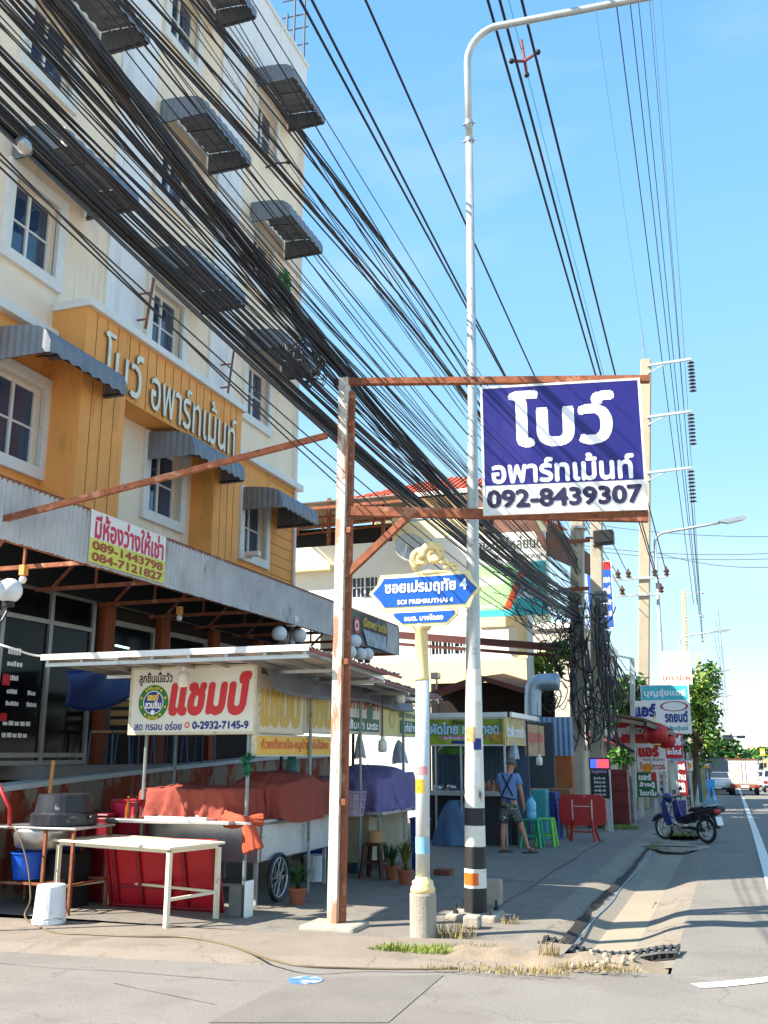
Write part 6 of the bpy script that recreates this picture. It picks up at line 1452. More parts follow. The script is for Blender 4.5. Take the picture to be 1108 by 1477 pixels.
# red tiled house beyond
rt = mat('red_roof_tile', rgb(190,84,56), .7, n=.15, ns=4, bump=.2)
YR = 44.0; hp_, el, er = AY(655,680,YR), AY(556,722,YR), AY(712,716,YR)
hs_ = thing('house', 'house with a red tiled hip roof beyond the shophouse, seen between the cables', 'house', (hp_.x, YR, 0))
mb = MB(); e0 = el.z
F0, F1, K0, K1 = V((el.x-1,YR-3,e0-.6)), V((er.x+2.5,YR-3,e0-.6)), V((er.x+2.5,YR+7,e0-.6)), V((el.x-1,YR+7,e0-.6)); R0, R1 = V((hp_.x-.3,YR+1,hp_.z)), V((hp_.x+.8,YR+3,hp_.z))
mb.q(F0,F1,R1,R0); mb.q(F1,K1,R1); mb.q(K1,K0,R0,R1); mb.q(K0,F0,R0)
nr = 11
for k in range(1, nr):
    t = k/nr; a, b = F0+(R0-F0)*t, F1+(R1-F1)*t; mb.bar(a+V((0,-.03,.03)), b+V((0,-.03,.03)), .06, .05)
for k in range(1, 30):
    u = k/30; a = F0+(F1-F0)*u
    h_ = min(1, u/.42, (1-u)/.5); b = a+(V((R0.x+(R1.x-R0.x)*u, R0.y, R0.z))-a)*0+V((0,4*h_,(R0.z-F0.z)*h_)); mb.bar(a+V((0,0,.04)), b+V((0,0,.04)), .05, .05)
mb.build('roof', rt, hs_)
mb = MB(); mb.box(el.x,er.x+1.5,YR-2,YR+6,-.8,e0-.6); mb.build('wall', shc, hs_); mb = MB(); mb.box(el.x-1,er.x+2.5,YR-3.05,YR-2.98,e0-.78,e0-.6); mb.build('fascia', white, hs_)
# parts shop board on the shophouse
YB = 26.3
tl, br_ = AY(682,773,YB), AY(791,886,YB)
pb = thing('signboard', 'white and turquoise parts shop board on the cream shophouse, right of the street lamp pole', 'sign', (tl.x,YB,br_.z)); r_ = Rect((tl.x,YB,br_.z), (1,0,0), (0,0,1), br_.x-tl.x, tl.z-br_.z)
board(pb, r_, board_white, None, .12)
tq = mat('turquoise_panel', rgb(70,196,196), .5, n=.06); lg = mat('pale_green_panel', rgb(166,214,146), .5, n=.08, ns=3)
patch(pb, r_, (.0,.02,.6,.62), lg, 'left_panel', .003)
mb = MB(); P = lambda u, v, k: r_.at(u, v, k); mb.q(P(.45,.02,.005),P(1,.02,.005),P(1,.64,.005),P(.78,.64,.005)); mb.build('right_panel', tq, pb); mb = MB(); mb.q(P(.36,.02,.0065),P(.47,.02,.0065),P(.80,.64,.0065),P(.70,.64,.0065)); mb.build('stripe', i_orange, pb); patch(pb, r_, (0,0,1,.08), tq, 'lower_band', .007)
write(pb, r_, 'และอะไหล่ยนต์', (.1,.80,.97,.96), i_olive, .02, k=.008); write(pb, r_, 'จำหน่าย ปลีก-ส่ง อุปกรณ์ราคาถูก', (.05,.66,.96,.75), i_olive, .01, rows=18, k=.008); write(pb, r_, 'น้ำมันเครื่อง', (.02,.38,.42,.52), i_white, .04, rows=18, k=.008); write(pb, r_, 'อะไหล่แท้', (.6,.2,.86,.34), i_white, .04, rows=18, k=.01)
mb = MB(); c_ = r_.at(.84,.5,.01)
for a in (90,210,330):
    t, t2 = R(a), R(a+120); f = lambda t, s: c_+r_.U*(s*math.cos(t))+r_.V*(s*math.sin(t)); mb.q(f(t,.2),f(t2,.2),f(t2,.14),f(t,.14))
mb.build('triangle_mark', i_white, pb); write(pb, r_, 'ส่งฟรี', (.06,.1,.3,.16), i_white, .02, rows=12, k=.012)
# blue vertical sign far behind the poles
bs = thing('signboard', 'tall blue sign with white lettering and red top, behind the twin power poles', 'sign', (0,34,0)); tl, br_ = AY(846,812,34), AY(886,905,34); bs.location = (tl.x,34,br_.z); r_ = Rect((tl.x,34,br_.z), (1,0,0), (0,0,1), br_.x-tl.x, tl.z-br_.z)
mblue = mat('bright_blue_panel', rgb(30,90,190), .5, n=.06)
board(bs, r_, mblue, white, .12, .03); patch(bs, r_, (0,.88,1,1), i_red, 'red_band', .003)
for k, tx in enumerate(('ผ้าเบรค','คลัทช์','โช้คอัพ','ช่วงล่าง')): write(bs, r_, tx, (.3,.68-.17*k,.95,.80-.17*k), i_white, .03, rows=16)
# ------------------------------------------------------------------ open shed with the duct
YD = 24.0
sd_ = thing('open_shed', 'dark open shed with a tin gable roof behind the noodle stall', 'shed', (-7, YD, 0))
A, Bp, Cc = AY(600,1008,YD), AY(692,976,YD), AY(772,1000,YD); mb = MB()
for P, Q in ((A,Bp),(Bp,Cc)): mb.q(P, Q, Q+V((0,2.85,.3)), P+V((0,2.85,.3)))
mb.build('roof', brown_roof, sd_, thick=.05)
mb = MB(); mb.bar(A-V((0,.04,.02)), Bp-V((0,.04,.02)), .05, .12); mb.bar(Bp-V((0,.04,.02)), Cc-V((0,.04,.02)), .05, .12); mb.build('barge_board', maroon, sd_)
mb = MB()
for x in (A.x+.3, -7.0, -6.1, Cc.x-.1): mb.bar((x,YD+.1,-.1),(x,YD+.1,A.z-.0), .09)
mb.bar((A.x,YD+.1,A.z-.9),(Cc.x,YD+.1,A.z-.9), .06); mb.build('post', mat('bleached_post', rgb(110,100,90), .8), sd_)
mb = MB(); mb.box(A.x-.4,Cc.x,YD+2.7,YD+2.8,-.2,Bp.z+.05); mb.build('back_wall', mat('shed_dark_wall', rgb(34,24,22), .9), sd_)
mb = MB(); corr(mb, (AY(741,1040,YD-.3).x,YD-.5,AY(741,1090,YD-.5).z), (1,0,0), (0,0,1), AY(828,1040,YD-.5).x-AY(741,1040,YD-.5).x, AY(741,1035,YD-.5).z-AY(741,1090,YD-.5).z, .12, .02); mb.build('side_sheet', mat('blue_zinc', rgb(120,150,180), .5, .3, n=.15, ns=3), sd_, thick=.005)
d0, d1, d2, d3 = AY(769,1035,YD-.8), AY(769,1000,YD-.8), AY(782,984,YD-.8), AY(806,984,YD-.8); mb = MB(); mb.tube(smooth_pts([d0,d1,(d1+d2)/2+V((-.05,0,.06)),d2,d3], 6), .2, 16)
tag(mb.build('air_duct', mat('duct_zinc', rgb(150,170,184), .4, .6, n=.12), smooth=True), 'fat bent galvanised air duct rising beside the power pole', 'duct')
p = AY(628,976,23.5); mb = MB(); mb.box(p.x-.1,p.x+.1,23.4,23.65,p.z-.06,p.z+.1); mb.tube([(p.x,23.6,p.z-.05),(p.x-.1,24,p.z-.3)], .03, 6); tag(mb.build('flood_light', steel, bevel=.02), 'small grey floodlight behind the soi post', 'floodlight')
# wooden front, shelves and junk in the shade right of the stall
jr = random.Random(9)
mb = MB(); a = AY(745,1150,23); mb.box(a.x,a.x+.9,23,23.2,-.1,2.4); tag(mb.build('shutter', mat('dark_shutter', rgb(58,64,72), .6, n=.15, ns=2)), 'dark grey shutter behind the hanging bulb', 'shutter')
mb = MB(); a = AY(795,1110,24); mb.box(a.x,a.x+.5,24,24.3,-.1,2.1); tag(mb.build('orange_door', mat('orange_door', rgb(176,100,50), .7, n=.15)), 'orange door glimpsed left of the twin power poles', 'door')
hang_bulb(AY(778,1095,20.5), 2.75, 'white bulb hanging under the brown menu sign')
# ------------------------------------------------------------------ shops and signs along the right of the poles
def flat_sign(name, label, x0, y0, x1, y1, Y, face, texts=(), bands=(), edge=None, th=.06, post=None, yaw=0.0):
    tl, br_ = AY(x0,y0,Y), AY(x1,y1,Y); r = thing(name, label, 'sign', (tl.x,Y,br_.z)); U = V((math.cos(yaw),math.sin(yaw),0))
    rc_ = Rect((tl.x,Y,br_.z), U, (0,0,1), br_.x-tl.x, tl.z-br_.z); board(r, rc_, face, edge, th, .03)
    for i, (bx, m_) in enumerate(bands): patch(r, rc_, bx, m_, 'band', .003+.001*i)
    for tx, bx, m_, b in texts: write(r, rc_, tx, bx, m_, b, rows=18, k=.008)
    if post:
        for u in post:
            mb = MB(); P = rc_.at(u,0,-th-.05); mb.bar((P.x,P.y,zg(Y)-.05),(P.x,P.y,tl.z-.1), .09); mb.build('post', galvpipe, r)
    return r, rc_
aqua = mat('aqua_band', rgb(70,186,200), .5)
r, rc_ = flat_sign('shop_sign', 'big white car air-conditioning board with an aqua heading, in front of the tree', 925, 990, 997, 1057, 34, board_white, [('บุญรุ่งแอร์', (.05,.74,.95,.94), i_white, .03), ('รถยนต์', (.47,.22,.96,.46), i_blue, .05), ('ล้างตู้แอร์', (.55,.03,.95,.15), i_teal, .03)], [((0,.7,1,1), aqua)], white, .1, (.15,.62))
mb = ring(rc_, .68, .56, .3, .25, .006, 24); c_ = rc_.at(.68,.56,.006)
mb.v = [tuple(c_+rc_.U*((V(v)-c_).dot(rc_.U)*1.5)+rc_.V*((V(v)-c_).dot(rc_.V)*.55)) for v in mb.v]; mb.build('oval_mark', mat('oval_red', rgb(150,70,70), .5), r)
flat_sign('shop_sign', 'white faded sign with pale pink Thai writing, the highest of the shop signs', 952, 941, 998, 986, 37, board_white, [('ซ่อมสี', (.1,.62,.9,.9), mat('ink_faded', rgb(226,190,180), .5), .03), ('พ่นใหม่', (.1,.34,.9,.58), mat('ink_faded', rgb(226,190,180), .5), .03), ('เคาะปะผุ', (.05,.06,.95,.28), i_orange, .01)], [], white, .1, (.5,))
flat_sign('shop_sign', 'white sign with big navy letters partly behind the dark awning edge', 912, 1011, 948, 1040, 32.5, board_white, [('แอร์', (.05,.2,.98,.85), i_blue, .06)], [], None)
mred = mat('banner_red', rgb(206,30,54), .5, n=.1, ns=3)
flat_sign('shop_banner', 'bright red banner with white and violet Thai letters under the dark awning', 886, 1043, 940, 1072, 29, mred, [('จูงซิ่งฮวด', (.08,.3,.92,.9), board_white, .06), ('อาหารตามสั่ง', (.3,.05,.9,.24), i_orange, .03)], [], None, .02)
r, rc_ = flat_sign('shop_sign', 'tall white sign with big red Thai word and small lines, beside the motorbike', 918, 1073, 962, 1113, 31, board_white, [('แอร์', (.05,.52,.78,.97), i_red, .07), ('ล้างตู้ เติมน้ำยา', (.2,.36,.95,.48), i_brown, .02), ('ใหญ่ถาวร', (.08,.03,.95,.33), i_red, .03)], [], None, .05, (.05,.9))
ring(rc_, .33, .12, .14, 0, .01, 12).build('orange_spot', mat('spot_orange', rgb(240,150,20), .5), r)
flat_sign('shop_sign', 'green sign with three lines of white Thai writing, low beside the motorbike', 918, 1114, 949, 1150, 30.8, i_green, [('แอร์', (.1,.68,.75,.94), i_white, .06), ('ล้างตู้', (.12,.36,.9,.62), i_white, .05), ('ไดนาโม', (.1,.06,.95,.3), i_white, .05)], [((.78,.66,1,1), i_red)], None, .05, (.1,.9))
flat_sign('shop_sign', 'narrow white sign with red and blue writing right of the green sign', 950, 1114, 965, 1148, 31.2, board_white, [('ไดชาร์จ', (.1,.75,.9,.95), i_red, .04), ('ซ่อม', (.1,.45,.9,.68), i_red, .04), ('โทร', (.2,.1,.8,.35), i_blue, .04)], [], None, .04, (.5,))
flat_sign('shop_sign', 'red sign with white letters on a pole just right of the red lanterns', 958, 1058, 986, 1094, 33, mred, [('แอร์', (.3,.52,.95,.92), i_white, .07), ('อะไหล่', (.1,.15,.9,.42), i_white, .04)], [], None, .05, (.55,))
flat_sign('shop_sign', 'dark red column sign with white lettering, below the red pole sign', 972, 1098, 993, 1148, 36, mat('deep_red', rgb(140,24,34), .5, n=.2, ns=4), [('แอร์', (.1,.75,.9,.95), i_white, .05), ('บ้าน', (.1,.45,.9,.68), i_white, .05), ('รถ', (.15,.1,.8,.38), i_white, .05)], [], None, .05, (.5,))
r, rc_ = flat_sign('direction_sign', 'white chevron sign with an orange arrowhead on a grey post at the kerb', 990, 1097, 1000, 1112, 42, board_white, [], [], None, .03, (.5,)); mb = MB(); mb.q(rc_.at(.2,.95,.005),rc_.at(.2,.05,.005),rc_.at(.9,.5,.005)); mb.build('arrowhead', mat('arrow_orange', rgb(240,150,20), .5), r)
# menu stand and neon sign left of the twin poles' foot
ledm = mat('led_sign', rgb(230,70,110), .4, n=.3, ns=6, emit=.5)
r, rc_ = flat_sign('led_sign', 'small glowing pink and blue light box above the black menu board', 851, 1095, 879, 1108, 23, ledm, [('เปิด ต้ม ยำ', (.4,.2,.95,.85), i_yel, .03)], [((.0,.0,.35,1), mat('led_blue', rgb(60,90,230), .4, emit=.6))], black, .05)
r, rc_ = flat_sign('menu_board', 'black menu board with rows of white writing under the pink light box', 851, 1110, 880, 1152, 23, mat('blackboard', rgb(30,34,40), .6, n=.2), [('เมนูอาหาร', (.1,.84,.9,.97), mat('ink_mauve', rgb(190,140,190), .5), .04)]+[(('ข้าวต้ม 40','ยำรวม 60','แกงป่า 50','ผัดเผ็ด 50','ต้มแซ่บ 60')[k], (.2,.66-.14*k,.8,.75-.14*k), i_white, .02) for k in range(5)], [], None, .04, (.05,.95))
for (x0, y0, x1, y1, Y, m_, lb) in ((880,1110,909,1190,26,mat('dark_red_case', rgb(110,26,30), .5, n=.3, ns=3),'dark red display case standing behind the white leaning post'),(895,1120,915,1180,27.5,mat('grey_rack', rgb(110,108,104), .6, n=.4, ns=5),'grey crowded rack of goods beside the dark red display case'),(845,1150,880,1196,24.5,mat('brown_crate', rgb(96,70,52), .8, n=.3, ns=4),'brown wooden crates in the shade behind the red folded table')):
    tl, br_ = AY(x0,y0,Y), AY(x1,y1,Y); mb = MB(); mb.box(tl.x,br_.x,Y,Y+.4,zg(Y)+.03,tl.z)
    for k in range(4): mb.box(tl.x-.02,br_.x+.02,Y-.03,Y-.003,zg(Y)+.1+(tl.z-zg(Y)-.15)*k/3.2,zg(Y)+.14+(tl.z-zg(Y)-.15)*k/3.2)
    tag(mb.build('display_case' if 'case' in lb else 'goods_rack' if 'rack' in lb else 'crates', m_, bevel=.015), lb, 'case' if 'case' in lb else 'rack' if 'rack' in lb else 'crate')
mb = MB(); a, b = AY(878,1195,23.8), AY(876,1100,23.8); mb.bar((a.x,23.8,zg(23.8)),(b.x,23.8,b.z), .13, .13, up=(0,1,0)); tag(mb.build('white_post', pole_paint, bevel=.005), 'leaning white post right of the red folded table', 'post')
mb = MB(); a, b = AY(913,1160,29), AY(912,950,29); mb.bar((a.x,29,zg(29)),(b.x,29,b.z), .13, .13, up=(0,1,0)); mb.bar(AY(870,942,28),AY(912,950,29),.05); tag(mb.build('white_post', galvpipe), 'tall pale steel post rising through the dark awning left of the shop signs', 'post')
# dark awning with lanterns
aw = thing('shop_awning', 'dark brown corrugated awning over the shops, red banner beneath', 'awning', (-3.6, 28, 0)); A, B, C1, D1 = AY(866,1026,30), AY(930,1036,27), AY(972,1052,29.5), AY(900,1035,33); mb = MB(); mb.q(A, B, C1, D1); mb.build('sheet', brown_roof, aw, thick=.06); mb = MB(); mb.bar(A-V((0,0,.15)),B-V((0,0,.15)),.1); mb.bar(B-V((0,0,.15)),C1-V((0,0,.15)),.1); mb.bar(AY(878,1065,28),AY(915,1085,28),.08); mb.build('edge', dark_alum, aw)
lan_m = mat('lantern_red', rgb(190,34,34), .5, n=.12, ns=3)
for (px, py, rr_, lb) in ((946,1058,.33,'larger round red paper lantern hanging from the dark awning corner'),(961,1068,.26,'smaller round red paper lantern, lower and right of the larger one')):
    q = AY(px,py,28.2 if rr_ > .3 else 29.3); r = thing('lantern', lb, 'lantern', tuple(q)); mb = MB(); mb.ball(q, rr_, 22, (1,1,.88)); mb.build('shade', lan_m, r, smooth=True)
    mb = MB(); mb.lathe([(rr_*.35,rr_*.82),(rr_*.35,rr_*.92)], q, 14); mb.lathe([(rr_*.35,-rr_*.92),(rr_*.35,-rr_*.82)], q, 14); mb.tube([q+V((0,0,rr_*.9)), q+V((0,0,rr_*.9+.25))], .012, 5); mb.build('cap', i_yel, r)
    mb = MB()
    for k in range(12): a = 2*math.pi*k/12; mb.tube([q+V((rr_*1.005*math.sin(t)*math.cos(a), rr_*1.005*math.sin(t)*math.sin(a), rr_*.89*math.cos(t))) for t in [R(20+14*j) for j in range(11)]], .006, 4)
    mb.build('rib', mat('lantern_rib', rgb(140,20,20), .5), r)
# trees
def tree(label, c, sp, n, size, mats_, trunk, seed, cat='tree', name='tree', nb=7):
    r = thing(name, label, cat, (trunk[0], trunk[1], trunk[2])); rr = random.Random(seed); mb = MB(); limbs = []
    top = V(c)
    mb.tube([V(trunk), (V(trunk)*2+top)/3+V((.1,0,0)), (V(trunk)+top*2)/3, top], [.16,.13,.09,.04], 8)
    cl = []
    for k in range(nb):
        d = V((rr.uniform(-1,1)*sp[0], rr.uniform(-1,1)*sp[1], rr.uniform(-.9,1)*sp[2]))*.72; e = top+d; cl.append(e); mb.tube([(V(trunk)+top*2)/3, (top+e)/2+V((0,0,-.2)), e], [.07,.05,.02], 6)
    mb.build('trunk', mat('bark', rgb(90,72,56), .9, n=.2), r)
    for j, m_ in enumerate(mats_):
        mb = MB()
        for i, e in enumerate(cl):
            s = rr.uniform(.34,.55); leaves(mb, e+V((rr.uniform(-.2,.2),rr.uniform(-.2,.2),rr.uniform(-.1,.2))), (sp[0]*s, sp[1]*s, sp[2]*s*.8), n//nb//len(mats_), size, seed*97+i*7+j)
        mb.build('crown', m_, r)
    return r
leaf_m = [leaf1, leaf2, leaf3]
t0 = AY(1006,1045,43); tree('leafy green street tree right of the big white shop board', tuple(t0+V((.1,0,.3))), (1.0,1.1,2.2), 3600, .13, leaf_m, (AY(998,1150,43).x-.1,43,zg(43)), 3, nb=18)
t0 = AY(782,955,29); tree('bushy green tree behind the cream shophouse corner, left of the twin poles', tuple(t0), (.9,.8,.7), 1100, .12, [leaf1,leaf3], (t0.x,29,0), 4)
t0 = AY(893,1015,36); tree('dark tree crown in the shade above the dark awning', tuple(t0), (1.1,1,1.3), 1300, .14, [leaf2,leaf1], (t0.x,36,-.3), 6, nb=10)
p = AY(893,1092,28.5); mb = MB(); leaves(mb, (p.x,p.y,p.z), (.4,.4,.25), 160, .11, 12); mb.tube([(p.x,p.y,zg(28.5)),(p.x,p.y,p.z)], .03, 6); tag(mb.build('shrub', leaf1), 'small bright green shrub sprouting under the dark awning', 'plant')
# ------------------------------------------------------------------ grass and weeds
gm = mat('dry_grass', rgb(150,132,84), .9, n=.3, ns=8); gg = mat('green_grass', rgb(120,136,50), .9, n=.35, ns=8)
def grass(mb, cx, cy, rx, ry, n, h, seed, z0=.04):
    rr = random.Random(seed)
    for _ in range(n):
        a = rr.uniform(0,6.28); d = math.sqrt(rr.random()); x = cx+rx*d*math.cos(a); y = cy+ry*d*math.sin(a); l = h*rr.uniform(.4,1.2); b = rr.uniform(0,6.28); k = l*rr.uniform(.2,.9); w = rr.uniform(.002,.0045)
        p0, p1, p2 = V((x,y,z0)), V((x+k*.4*math.cos(b),y+k*.4*math.sin(b),z0+l*.7)), V((x+k*math.cos(b),y+k*math.sin(b),z0+l*.95)); nv = V((-math.sin(b),math.cos(b),0))*w
        mb.q(p0-nv,p0+nv,p1+nv*.8,p1-nv*.8); mb.q(p1-nv*.8,p1+nv*.8,p2)
mb = MB()
for (px, py, rx, ry, n, h, s) in ((600,1373,.36,.13,900,.07,1),(560,1372,.2,.08,250,.05,2),(655,1368,.2,.06,120,.06,15)):
    p = G(px,py,.05); grass(mb, p.x, p.y, rx, ry, n, h, s)
tag(mb.build('green_grass', gg), 'green grass tuft at the foot of the soi sign post', 'grass', kind='stuff')
mb = MB()
for (px, py, rx, ry, n, h, s) in ((655,1350,.22,.12,150,.16,3),(690,1365,.25,.06,70,.06,4),(690,1398,.5,.05,260,.035,5),(760,1399,.35,.05,200,.045,6),(792,1382,.09,.09,90,.16,7),(860,1396,.35,.08,220,.06,8),(720,1392,.6,.07,120,.04,9),(735,1330,.12,.08,60,.08,10)):
    p = G(px,py,.05); grass(mb, p.x, p.y, rx, ry, n, h, s, .03)
tag(mb.build('dry_grass', gm), 'dry yellow grass along the edge of the dirt and round the lamp footing', 'grass', kind='stuff')
mb = MB(); p = G(990,1208,0); grass(mb, p.x-.1, p.y+.4, .55, .18, 500, .1, 11, zg(p.y)); p = G(895,1196,.04); grass(mb, p.x, p.y, .45, .3, 500, .12, 12, .04+zg(p.y)); p = G(945,1222,0); grass(mb, p.x, p.y, .1, .5, 160, .08, 13, zg(p.y))
tag(mb.build('kerb_weeds', gg), 'green weeds in the broken kerb below the motorbike and by the leaning white post', 'weeds', kind='stuff')
# stones at the drain mouth
rs = random.Random(12); sm = mat('pale_stone', rgb(154,144,126), .9, n=.12, ns=6, bump=.3); mb = MB()
for k in range(44):
    px, py = rs.gauss(868,26), rs.gauss(1387,6)
    if py < 1375 or px < 825: continue
    p = G(px,py,.05); s = rs.choice((.01,.012,.016,.02,.034))*rs.uniform(.7,1.2)
    M = Matrix.Rotation(rs.uniform(0,3),4,V((rs.random(),rs.random(),rs.random()))); mb.lathe([(.05*s,-s*.7),(s*.9,-s*.3),(s*.8,s*.4),(.1*s,s*.7)], (p.x,p.y,.055+s*.2), 7, M)
tag(mb.build('rubble_stones', sm), 'pale broken stones strewn at the mouth of the gutter', 'stones', kind='stuff')
# bent rebar grating across the gutter
gr = thing('drain_grating', 'dark steel grating sagging across the gutter at the side road', 'grating', (-1.2, 9.5, 0)); mb = MB()
def gz(x):
    for (xa,za),(xb,zb) in zip(GP, GP[1:]):
        if xa <= x <= xb: return za+(zb-za)*(x-xa)/(xb-xa)
    return 0
NG = 19
for k in range(NG):
    x = -1.78+1.16*k/(NG-1); z = gz(x)*.75+.05; mb.bar((x,9.28,z-.03),(x+.02,9.60,z+.0), .022, .035)
mb.build('bars', dark_alum, gr); mb = MB()
for y in (9.30,9.58): mb.tube([(x_,y,gz(x_)*.75+.045) for x_ in [-1.8+1.2*j/16 for j in range(17)]], .018, 6)
mb.build('rails', dark_alum, gr); mb = MB(); mb.q((-1.8,9.2,gz(-1.8)+.004),(-.62,9.2,.004),(-.62,9.7,.004),(-1.8,9.7,.004)); 
m2 = MB()
for k in range(16): xa, xb = -1.8+1.18*k/16, -1.8+1.18*(k+1)/16; m2.q((xa,9.22,gz(xa)+.006),(xb,9.22,gz(xb)+.006),(xb,9.66,gz(xb)+.006),(xa,9.66,gz(xa)+.006))
m2.build('pit', crack, gr)
# hole in the broken gutter lid below the motorbike
p = G(960,1222,0); mb = MB(); z = zg(p.y)+.03
mb.prism([(-.5,-.25),(.1,-.5),(.75,-.25),(.8,.05),(.2,.1),(-.4,.15)], (p.x,p.y+.1,z), (1,0,0), (0,1,0), .05); tag(mb.build('broken_slab', concrete), 'broken concrete slab edge over the gutter below the motorbike', 'slab')
mb = MB(); mb.prism([(-.42,-.2),(.1,-.34),(.62,-.2),(.5,-.05),(.0,-.08)], (p.x,p.y+.02,z+.006), (1,0,0), (0,1,0), .004); tag(mb.build('drain_hole', crack), 'dark gap in the broken slab below the motorbike', 'hole')
for (px, py, a, b, nm, m_) in ((930,1305,.16,.32,'stain',mat('damp_stain', rgb(112,92,74), .8, n=.2, ns=9)),):
    p = G(px,py,-.11); mb = MB(); pts = []; rr = random.Random(3)
    for k in range(22): t = 2*math.pi*k/22; f = rr.uniform(.8,1.15); pts.append((p.x+a*f*math.cos(t)*.9, p.y+b*f*math.sin(t)*1.6))
    mb.q(*[(x,y,gz(x)+.012) for x,y in pts]); tag(mb.build('gutter_stain', m_), kind='structure')
# ------------------------------------------------------------------ motorbike
def motorbike(loc, rz):
    r = thing('motorbike', 'blue motorbike parked on its stand at the road edge, front wheel to the left', 'motorbike')
    bb = mat('bike_blue', rgb(14,38,110), .25, n=.06); blk = mat('bike_black', rgb(20,20,22), .4); chrome = mat('chrome', rgb(200,200,200), .2, .9)
    def wheel(x, rad_):
        mb = MB(); ci = 32; w = .04
        mb.grid(lambda u, v: V((x+(rad_-w+w*math.cos(2*math.pi*v))*math.cos(2*math.pi*u), w*.9*math.sin(2*math.pi*v), rad_+(rad_-w+w*math.cos(2*math.pi*v))*math.sin(2*math.pi*u))), ci, 10); t = mb.build('wheel', blackrub, r, smooth=True)
        mb = MB(); mb.grid(lambda u, v: V((x+(rad_-.075+.015*math.cos(2*math.pi*v))*math.cos(2*math.pi*u), .02*math.sin(2*math.pi*v), rad_+(rad_-.075+.015*math.cos(2*math.pi*v))*math.sin(2*math.pi*u))), ci, 6)
        for k in range(16): a = 2*math.pi*k/16; mb.tube([(x+.03*math.cos(a+.5),.015*(-1)**k,rad_+.03*math.sin(a+.5)),(x+(rad_-.08)*math.cos(a),0,rad_+(rad_-.08)*math.sin(a))], .004, 4)
        mb.tube([(x,-.07,rad_),(x,.07,rad_)], .03, 10); mb.build('rim', chrome, t)
    F, B_ = .62, -.62; wheel(F,.285); wheel(B_,.285)
    mb = MB()
    for s in (-1,1): mb.tube([(F,s*.075,.285),(F-.13,s*.075,.62),(F-.19,s*.06,.80)], .022, 8)
    mb.build('fork', chrome, r)
    mb = MB(); mb.grid(lambda u, v: V((F+.335*math.cos(R(20+120*u)), (v-.5)*.14, .285+(.335-.03*abs(v-.5)*2)*math.sin(R(20+120*u)))), 12, 4); mb.build('front_mudguard', bb, r, smooth=True, thick=.008)
    mb = MB()
    for s in (-1,1):                                     # leg shield
        mb.prism([(F-.10,.86),(F-.16,.45),(F-.30,.33),(F-.42,.40),(F-.33,.62),(F-.22,.94)], (0,s*.20,0), (1,0,0), (0,0,1), s*.04 if s < 0 else -.04)
    mb.prism([(F-.10,.86),(F-.13,.50),(F-.19,.48),(F-.2,.9)], (0,-.2,0), (1,0,0), (0,0,1), -.4)
    mb.build('leg_shield', bb, r, bevel=.02)
    mb = MB(); mb.prism([(F-.33,.52),(F-.38,.36),(-.12,.42),(-.18,.66),(-.02,.60)], (0,-.1,0), (1,0,0), (0,0,1), -.2); mb.build('centre_cover', blk, r, bevel=.02)
    mb = MB(); mb.prism([(-.02,.58),(-.1,.46),(-.55,.54),(-.92,.74),(-.88,.80),(-.3,.72)], (0,-.13,0), (1,0,0), (0,0,1), -.26); mb.build('side_panel', blk, r, bevel=.03)
    mb = MB(); mb.prism([(.02,.70),(.0,.64),(-.35,.70),(-.82,.76),(-.84,.82),(-.5,.83),(-.28,.775),(-.1,.77)], (0,-.14,0), (1,0,0), (0,0,1), -.28); mb.build('seat', blk, r, bevel=.035)
    mb = MB(); mb.tube([(F-.2,0,.86),(F-.24,0,.98)], .03, 8); mb.tube([(F-.33,-.34,1.0),(F-.26,-.2,.99),(F-.24,0,.97),(F-.26,.2,.99),(F-.33,.34,1.0)], .018, 8); mb.build('handlebar', blk, r, smooth=True)
    mb = MB(); mb.ball((F-.16,0,.96), .12, 14, (.8,1.2,.9)); hd = mb.build('headlight_cowl', bb, r, smooth=True); mb = MB(); mb.ball((F-.08,0,.96), .07, 12, (.6,1.2,.9)); mb.build('headlight', mat('headlamp_glass', rgb(210,214,216), .1), hd, smooth=True)
    for s in (-1,1): mb = MB(); mb.tube([(F-.28,s*.25,1.0),(F-.29,s*.3,1.14)], .007, 5); mb.ball((F-.29,s*.32,1.17), .06, 10, (.3,1.1,.8)); mb.build('mirror', blk, r, smooth=True)
    mb = MB(); mb.box(-.02,.28,-.11,.11,.22,.40); mb.lathe([(.09,-.12),(.1,-.05),(.1,.05),(.09,.12)], (.1,0,.3), 14, Matrix.Rotation(R(90),4,'X')); mb.box(.2,.36,-.06,.06,.3,.38); mb.build('engine', chrome, r, bevel=.02)
    mb = MB(); mb.tube([(.25,-.13,.22),(.0,-.17,.2),(-.3,-.17,.26),(-.85,-.18,.40)], [.02,.025,.045,.05], 10); mb.build('exhaust', chrome, r, smooth=True)
    mb = MB()
    for s in (-1,1): mb.bar((.0,s*.1,.32),(B_,s*.1,.285), .04, .05); mb.tube([(B_+.02,s*.12,.3),(-.52,s*.12,.62)], .025, 8)
    mb.build('swing_arm', blk, r)
    mb = MB(); mb.grid(lambda u, v: V((B_+.35*math.cos(R(40+130*u)), (v-.5)*.15, .285+.35*math.sin(R(40+130*u)))), 12, 3); mb.build('rear_mudguard', blk, r, smooth=True, thick=.008)
    mb = MB(); mb.tube([(-.7,-.12,.8),(-.98,-.1,.86),(-.98,.1,.86),(-.7,.12,.8)], .013, 6); mb.build('grab_rail', chrome, r)
    mb = MB(); mb.box(-1.0,-.93,-.09,.09,.68,.76); mb.build('tail_light', i_red, r, bevel=.015)
    mb = MB(); mb.q((-1.03,-.1,.42),(-1.03,.1,.42),(-.98,.1,.60),(-.98,-.1,.60)); mb.build('number_plate', board_white, r, thick=.004)
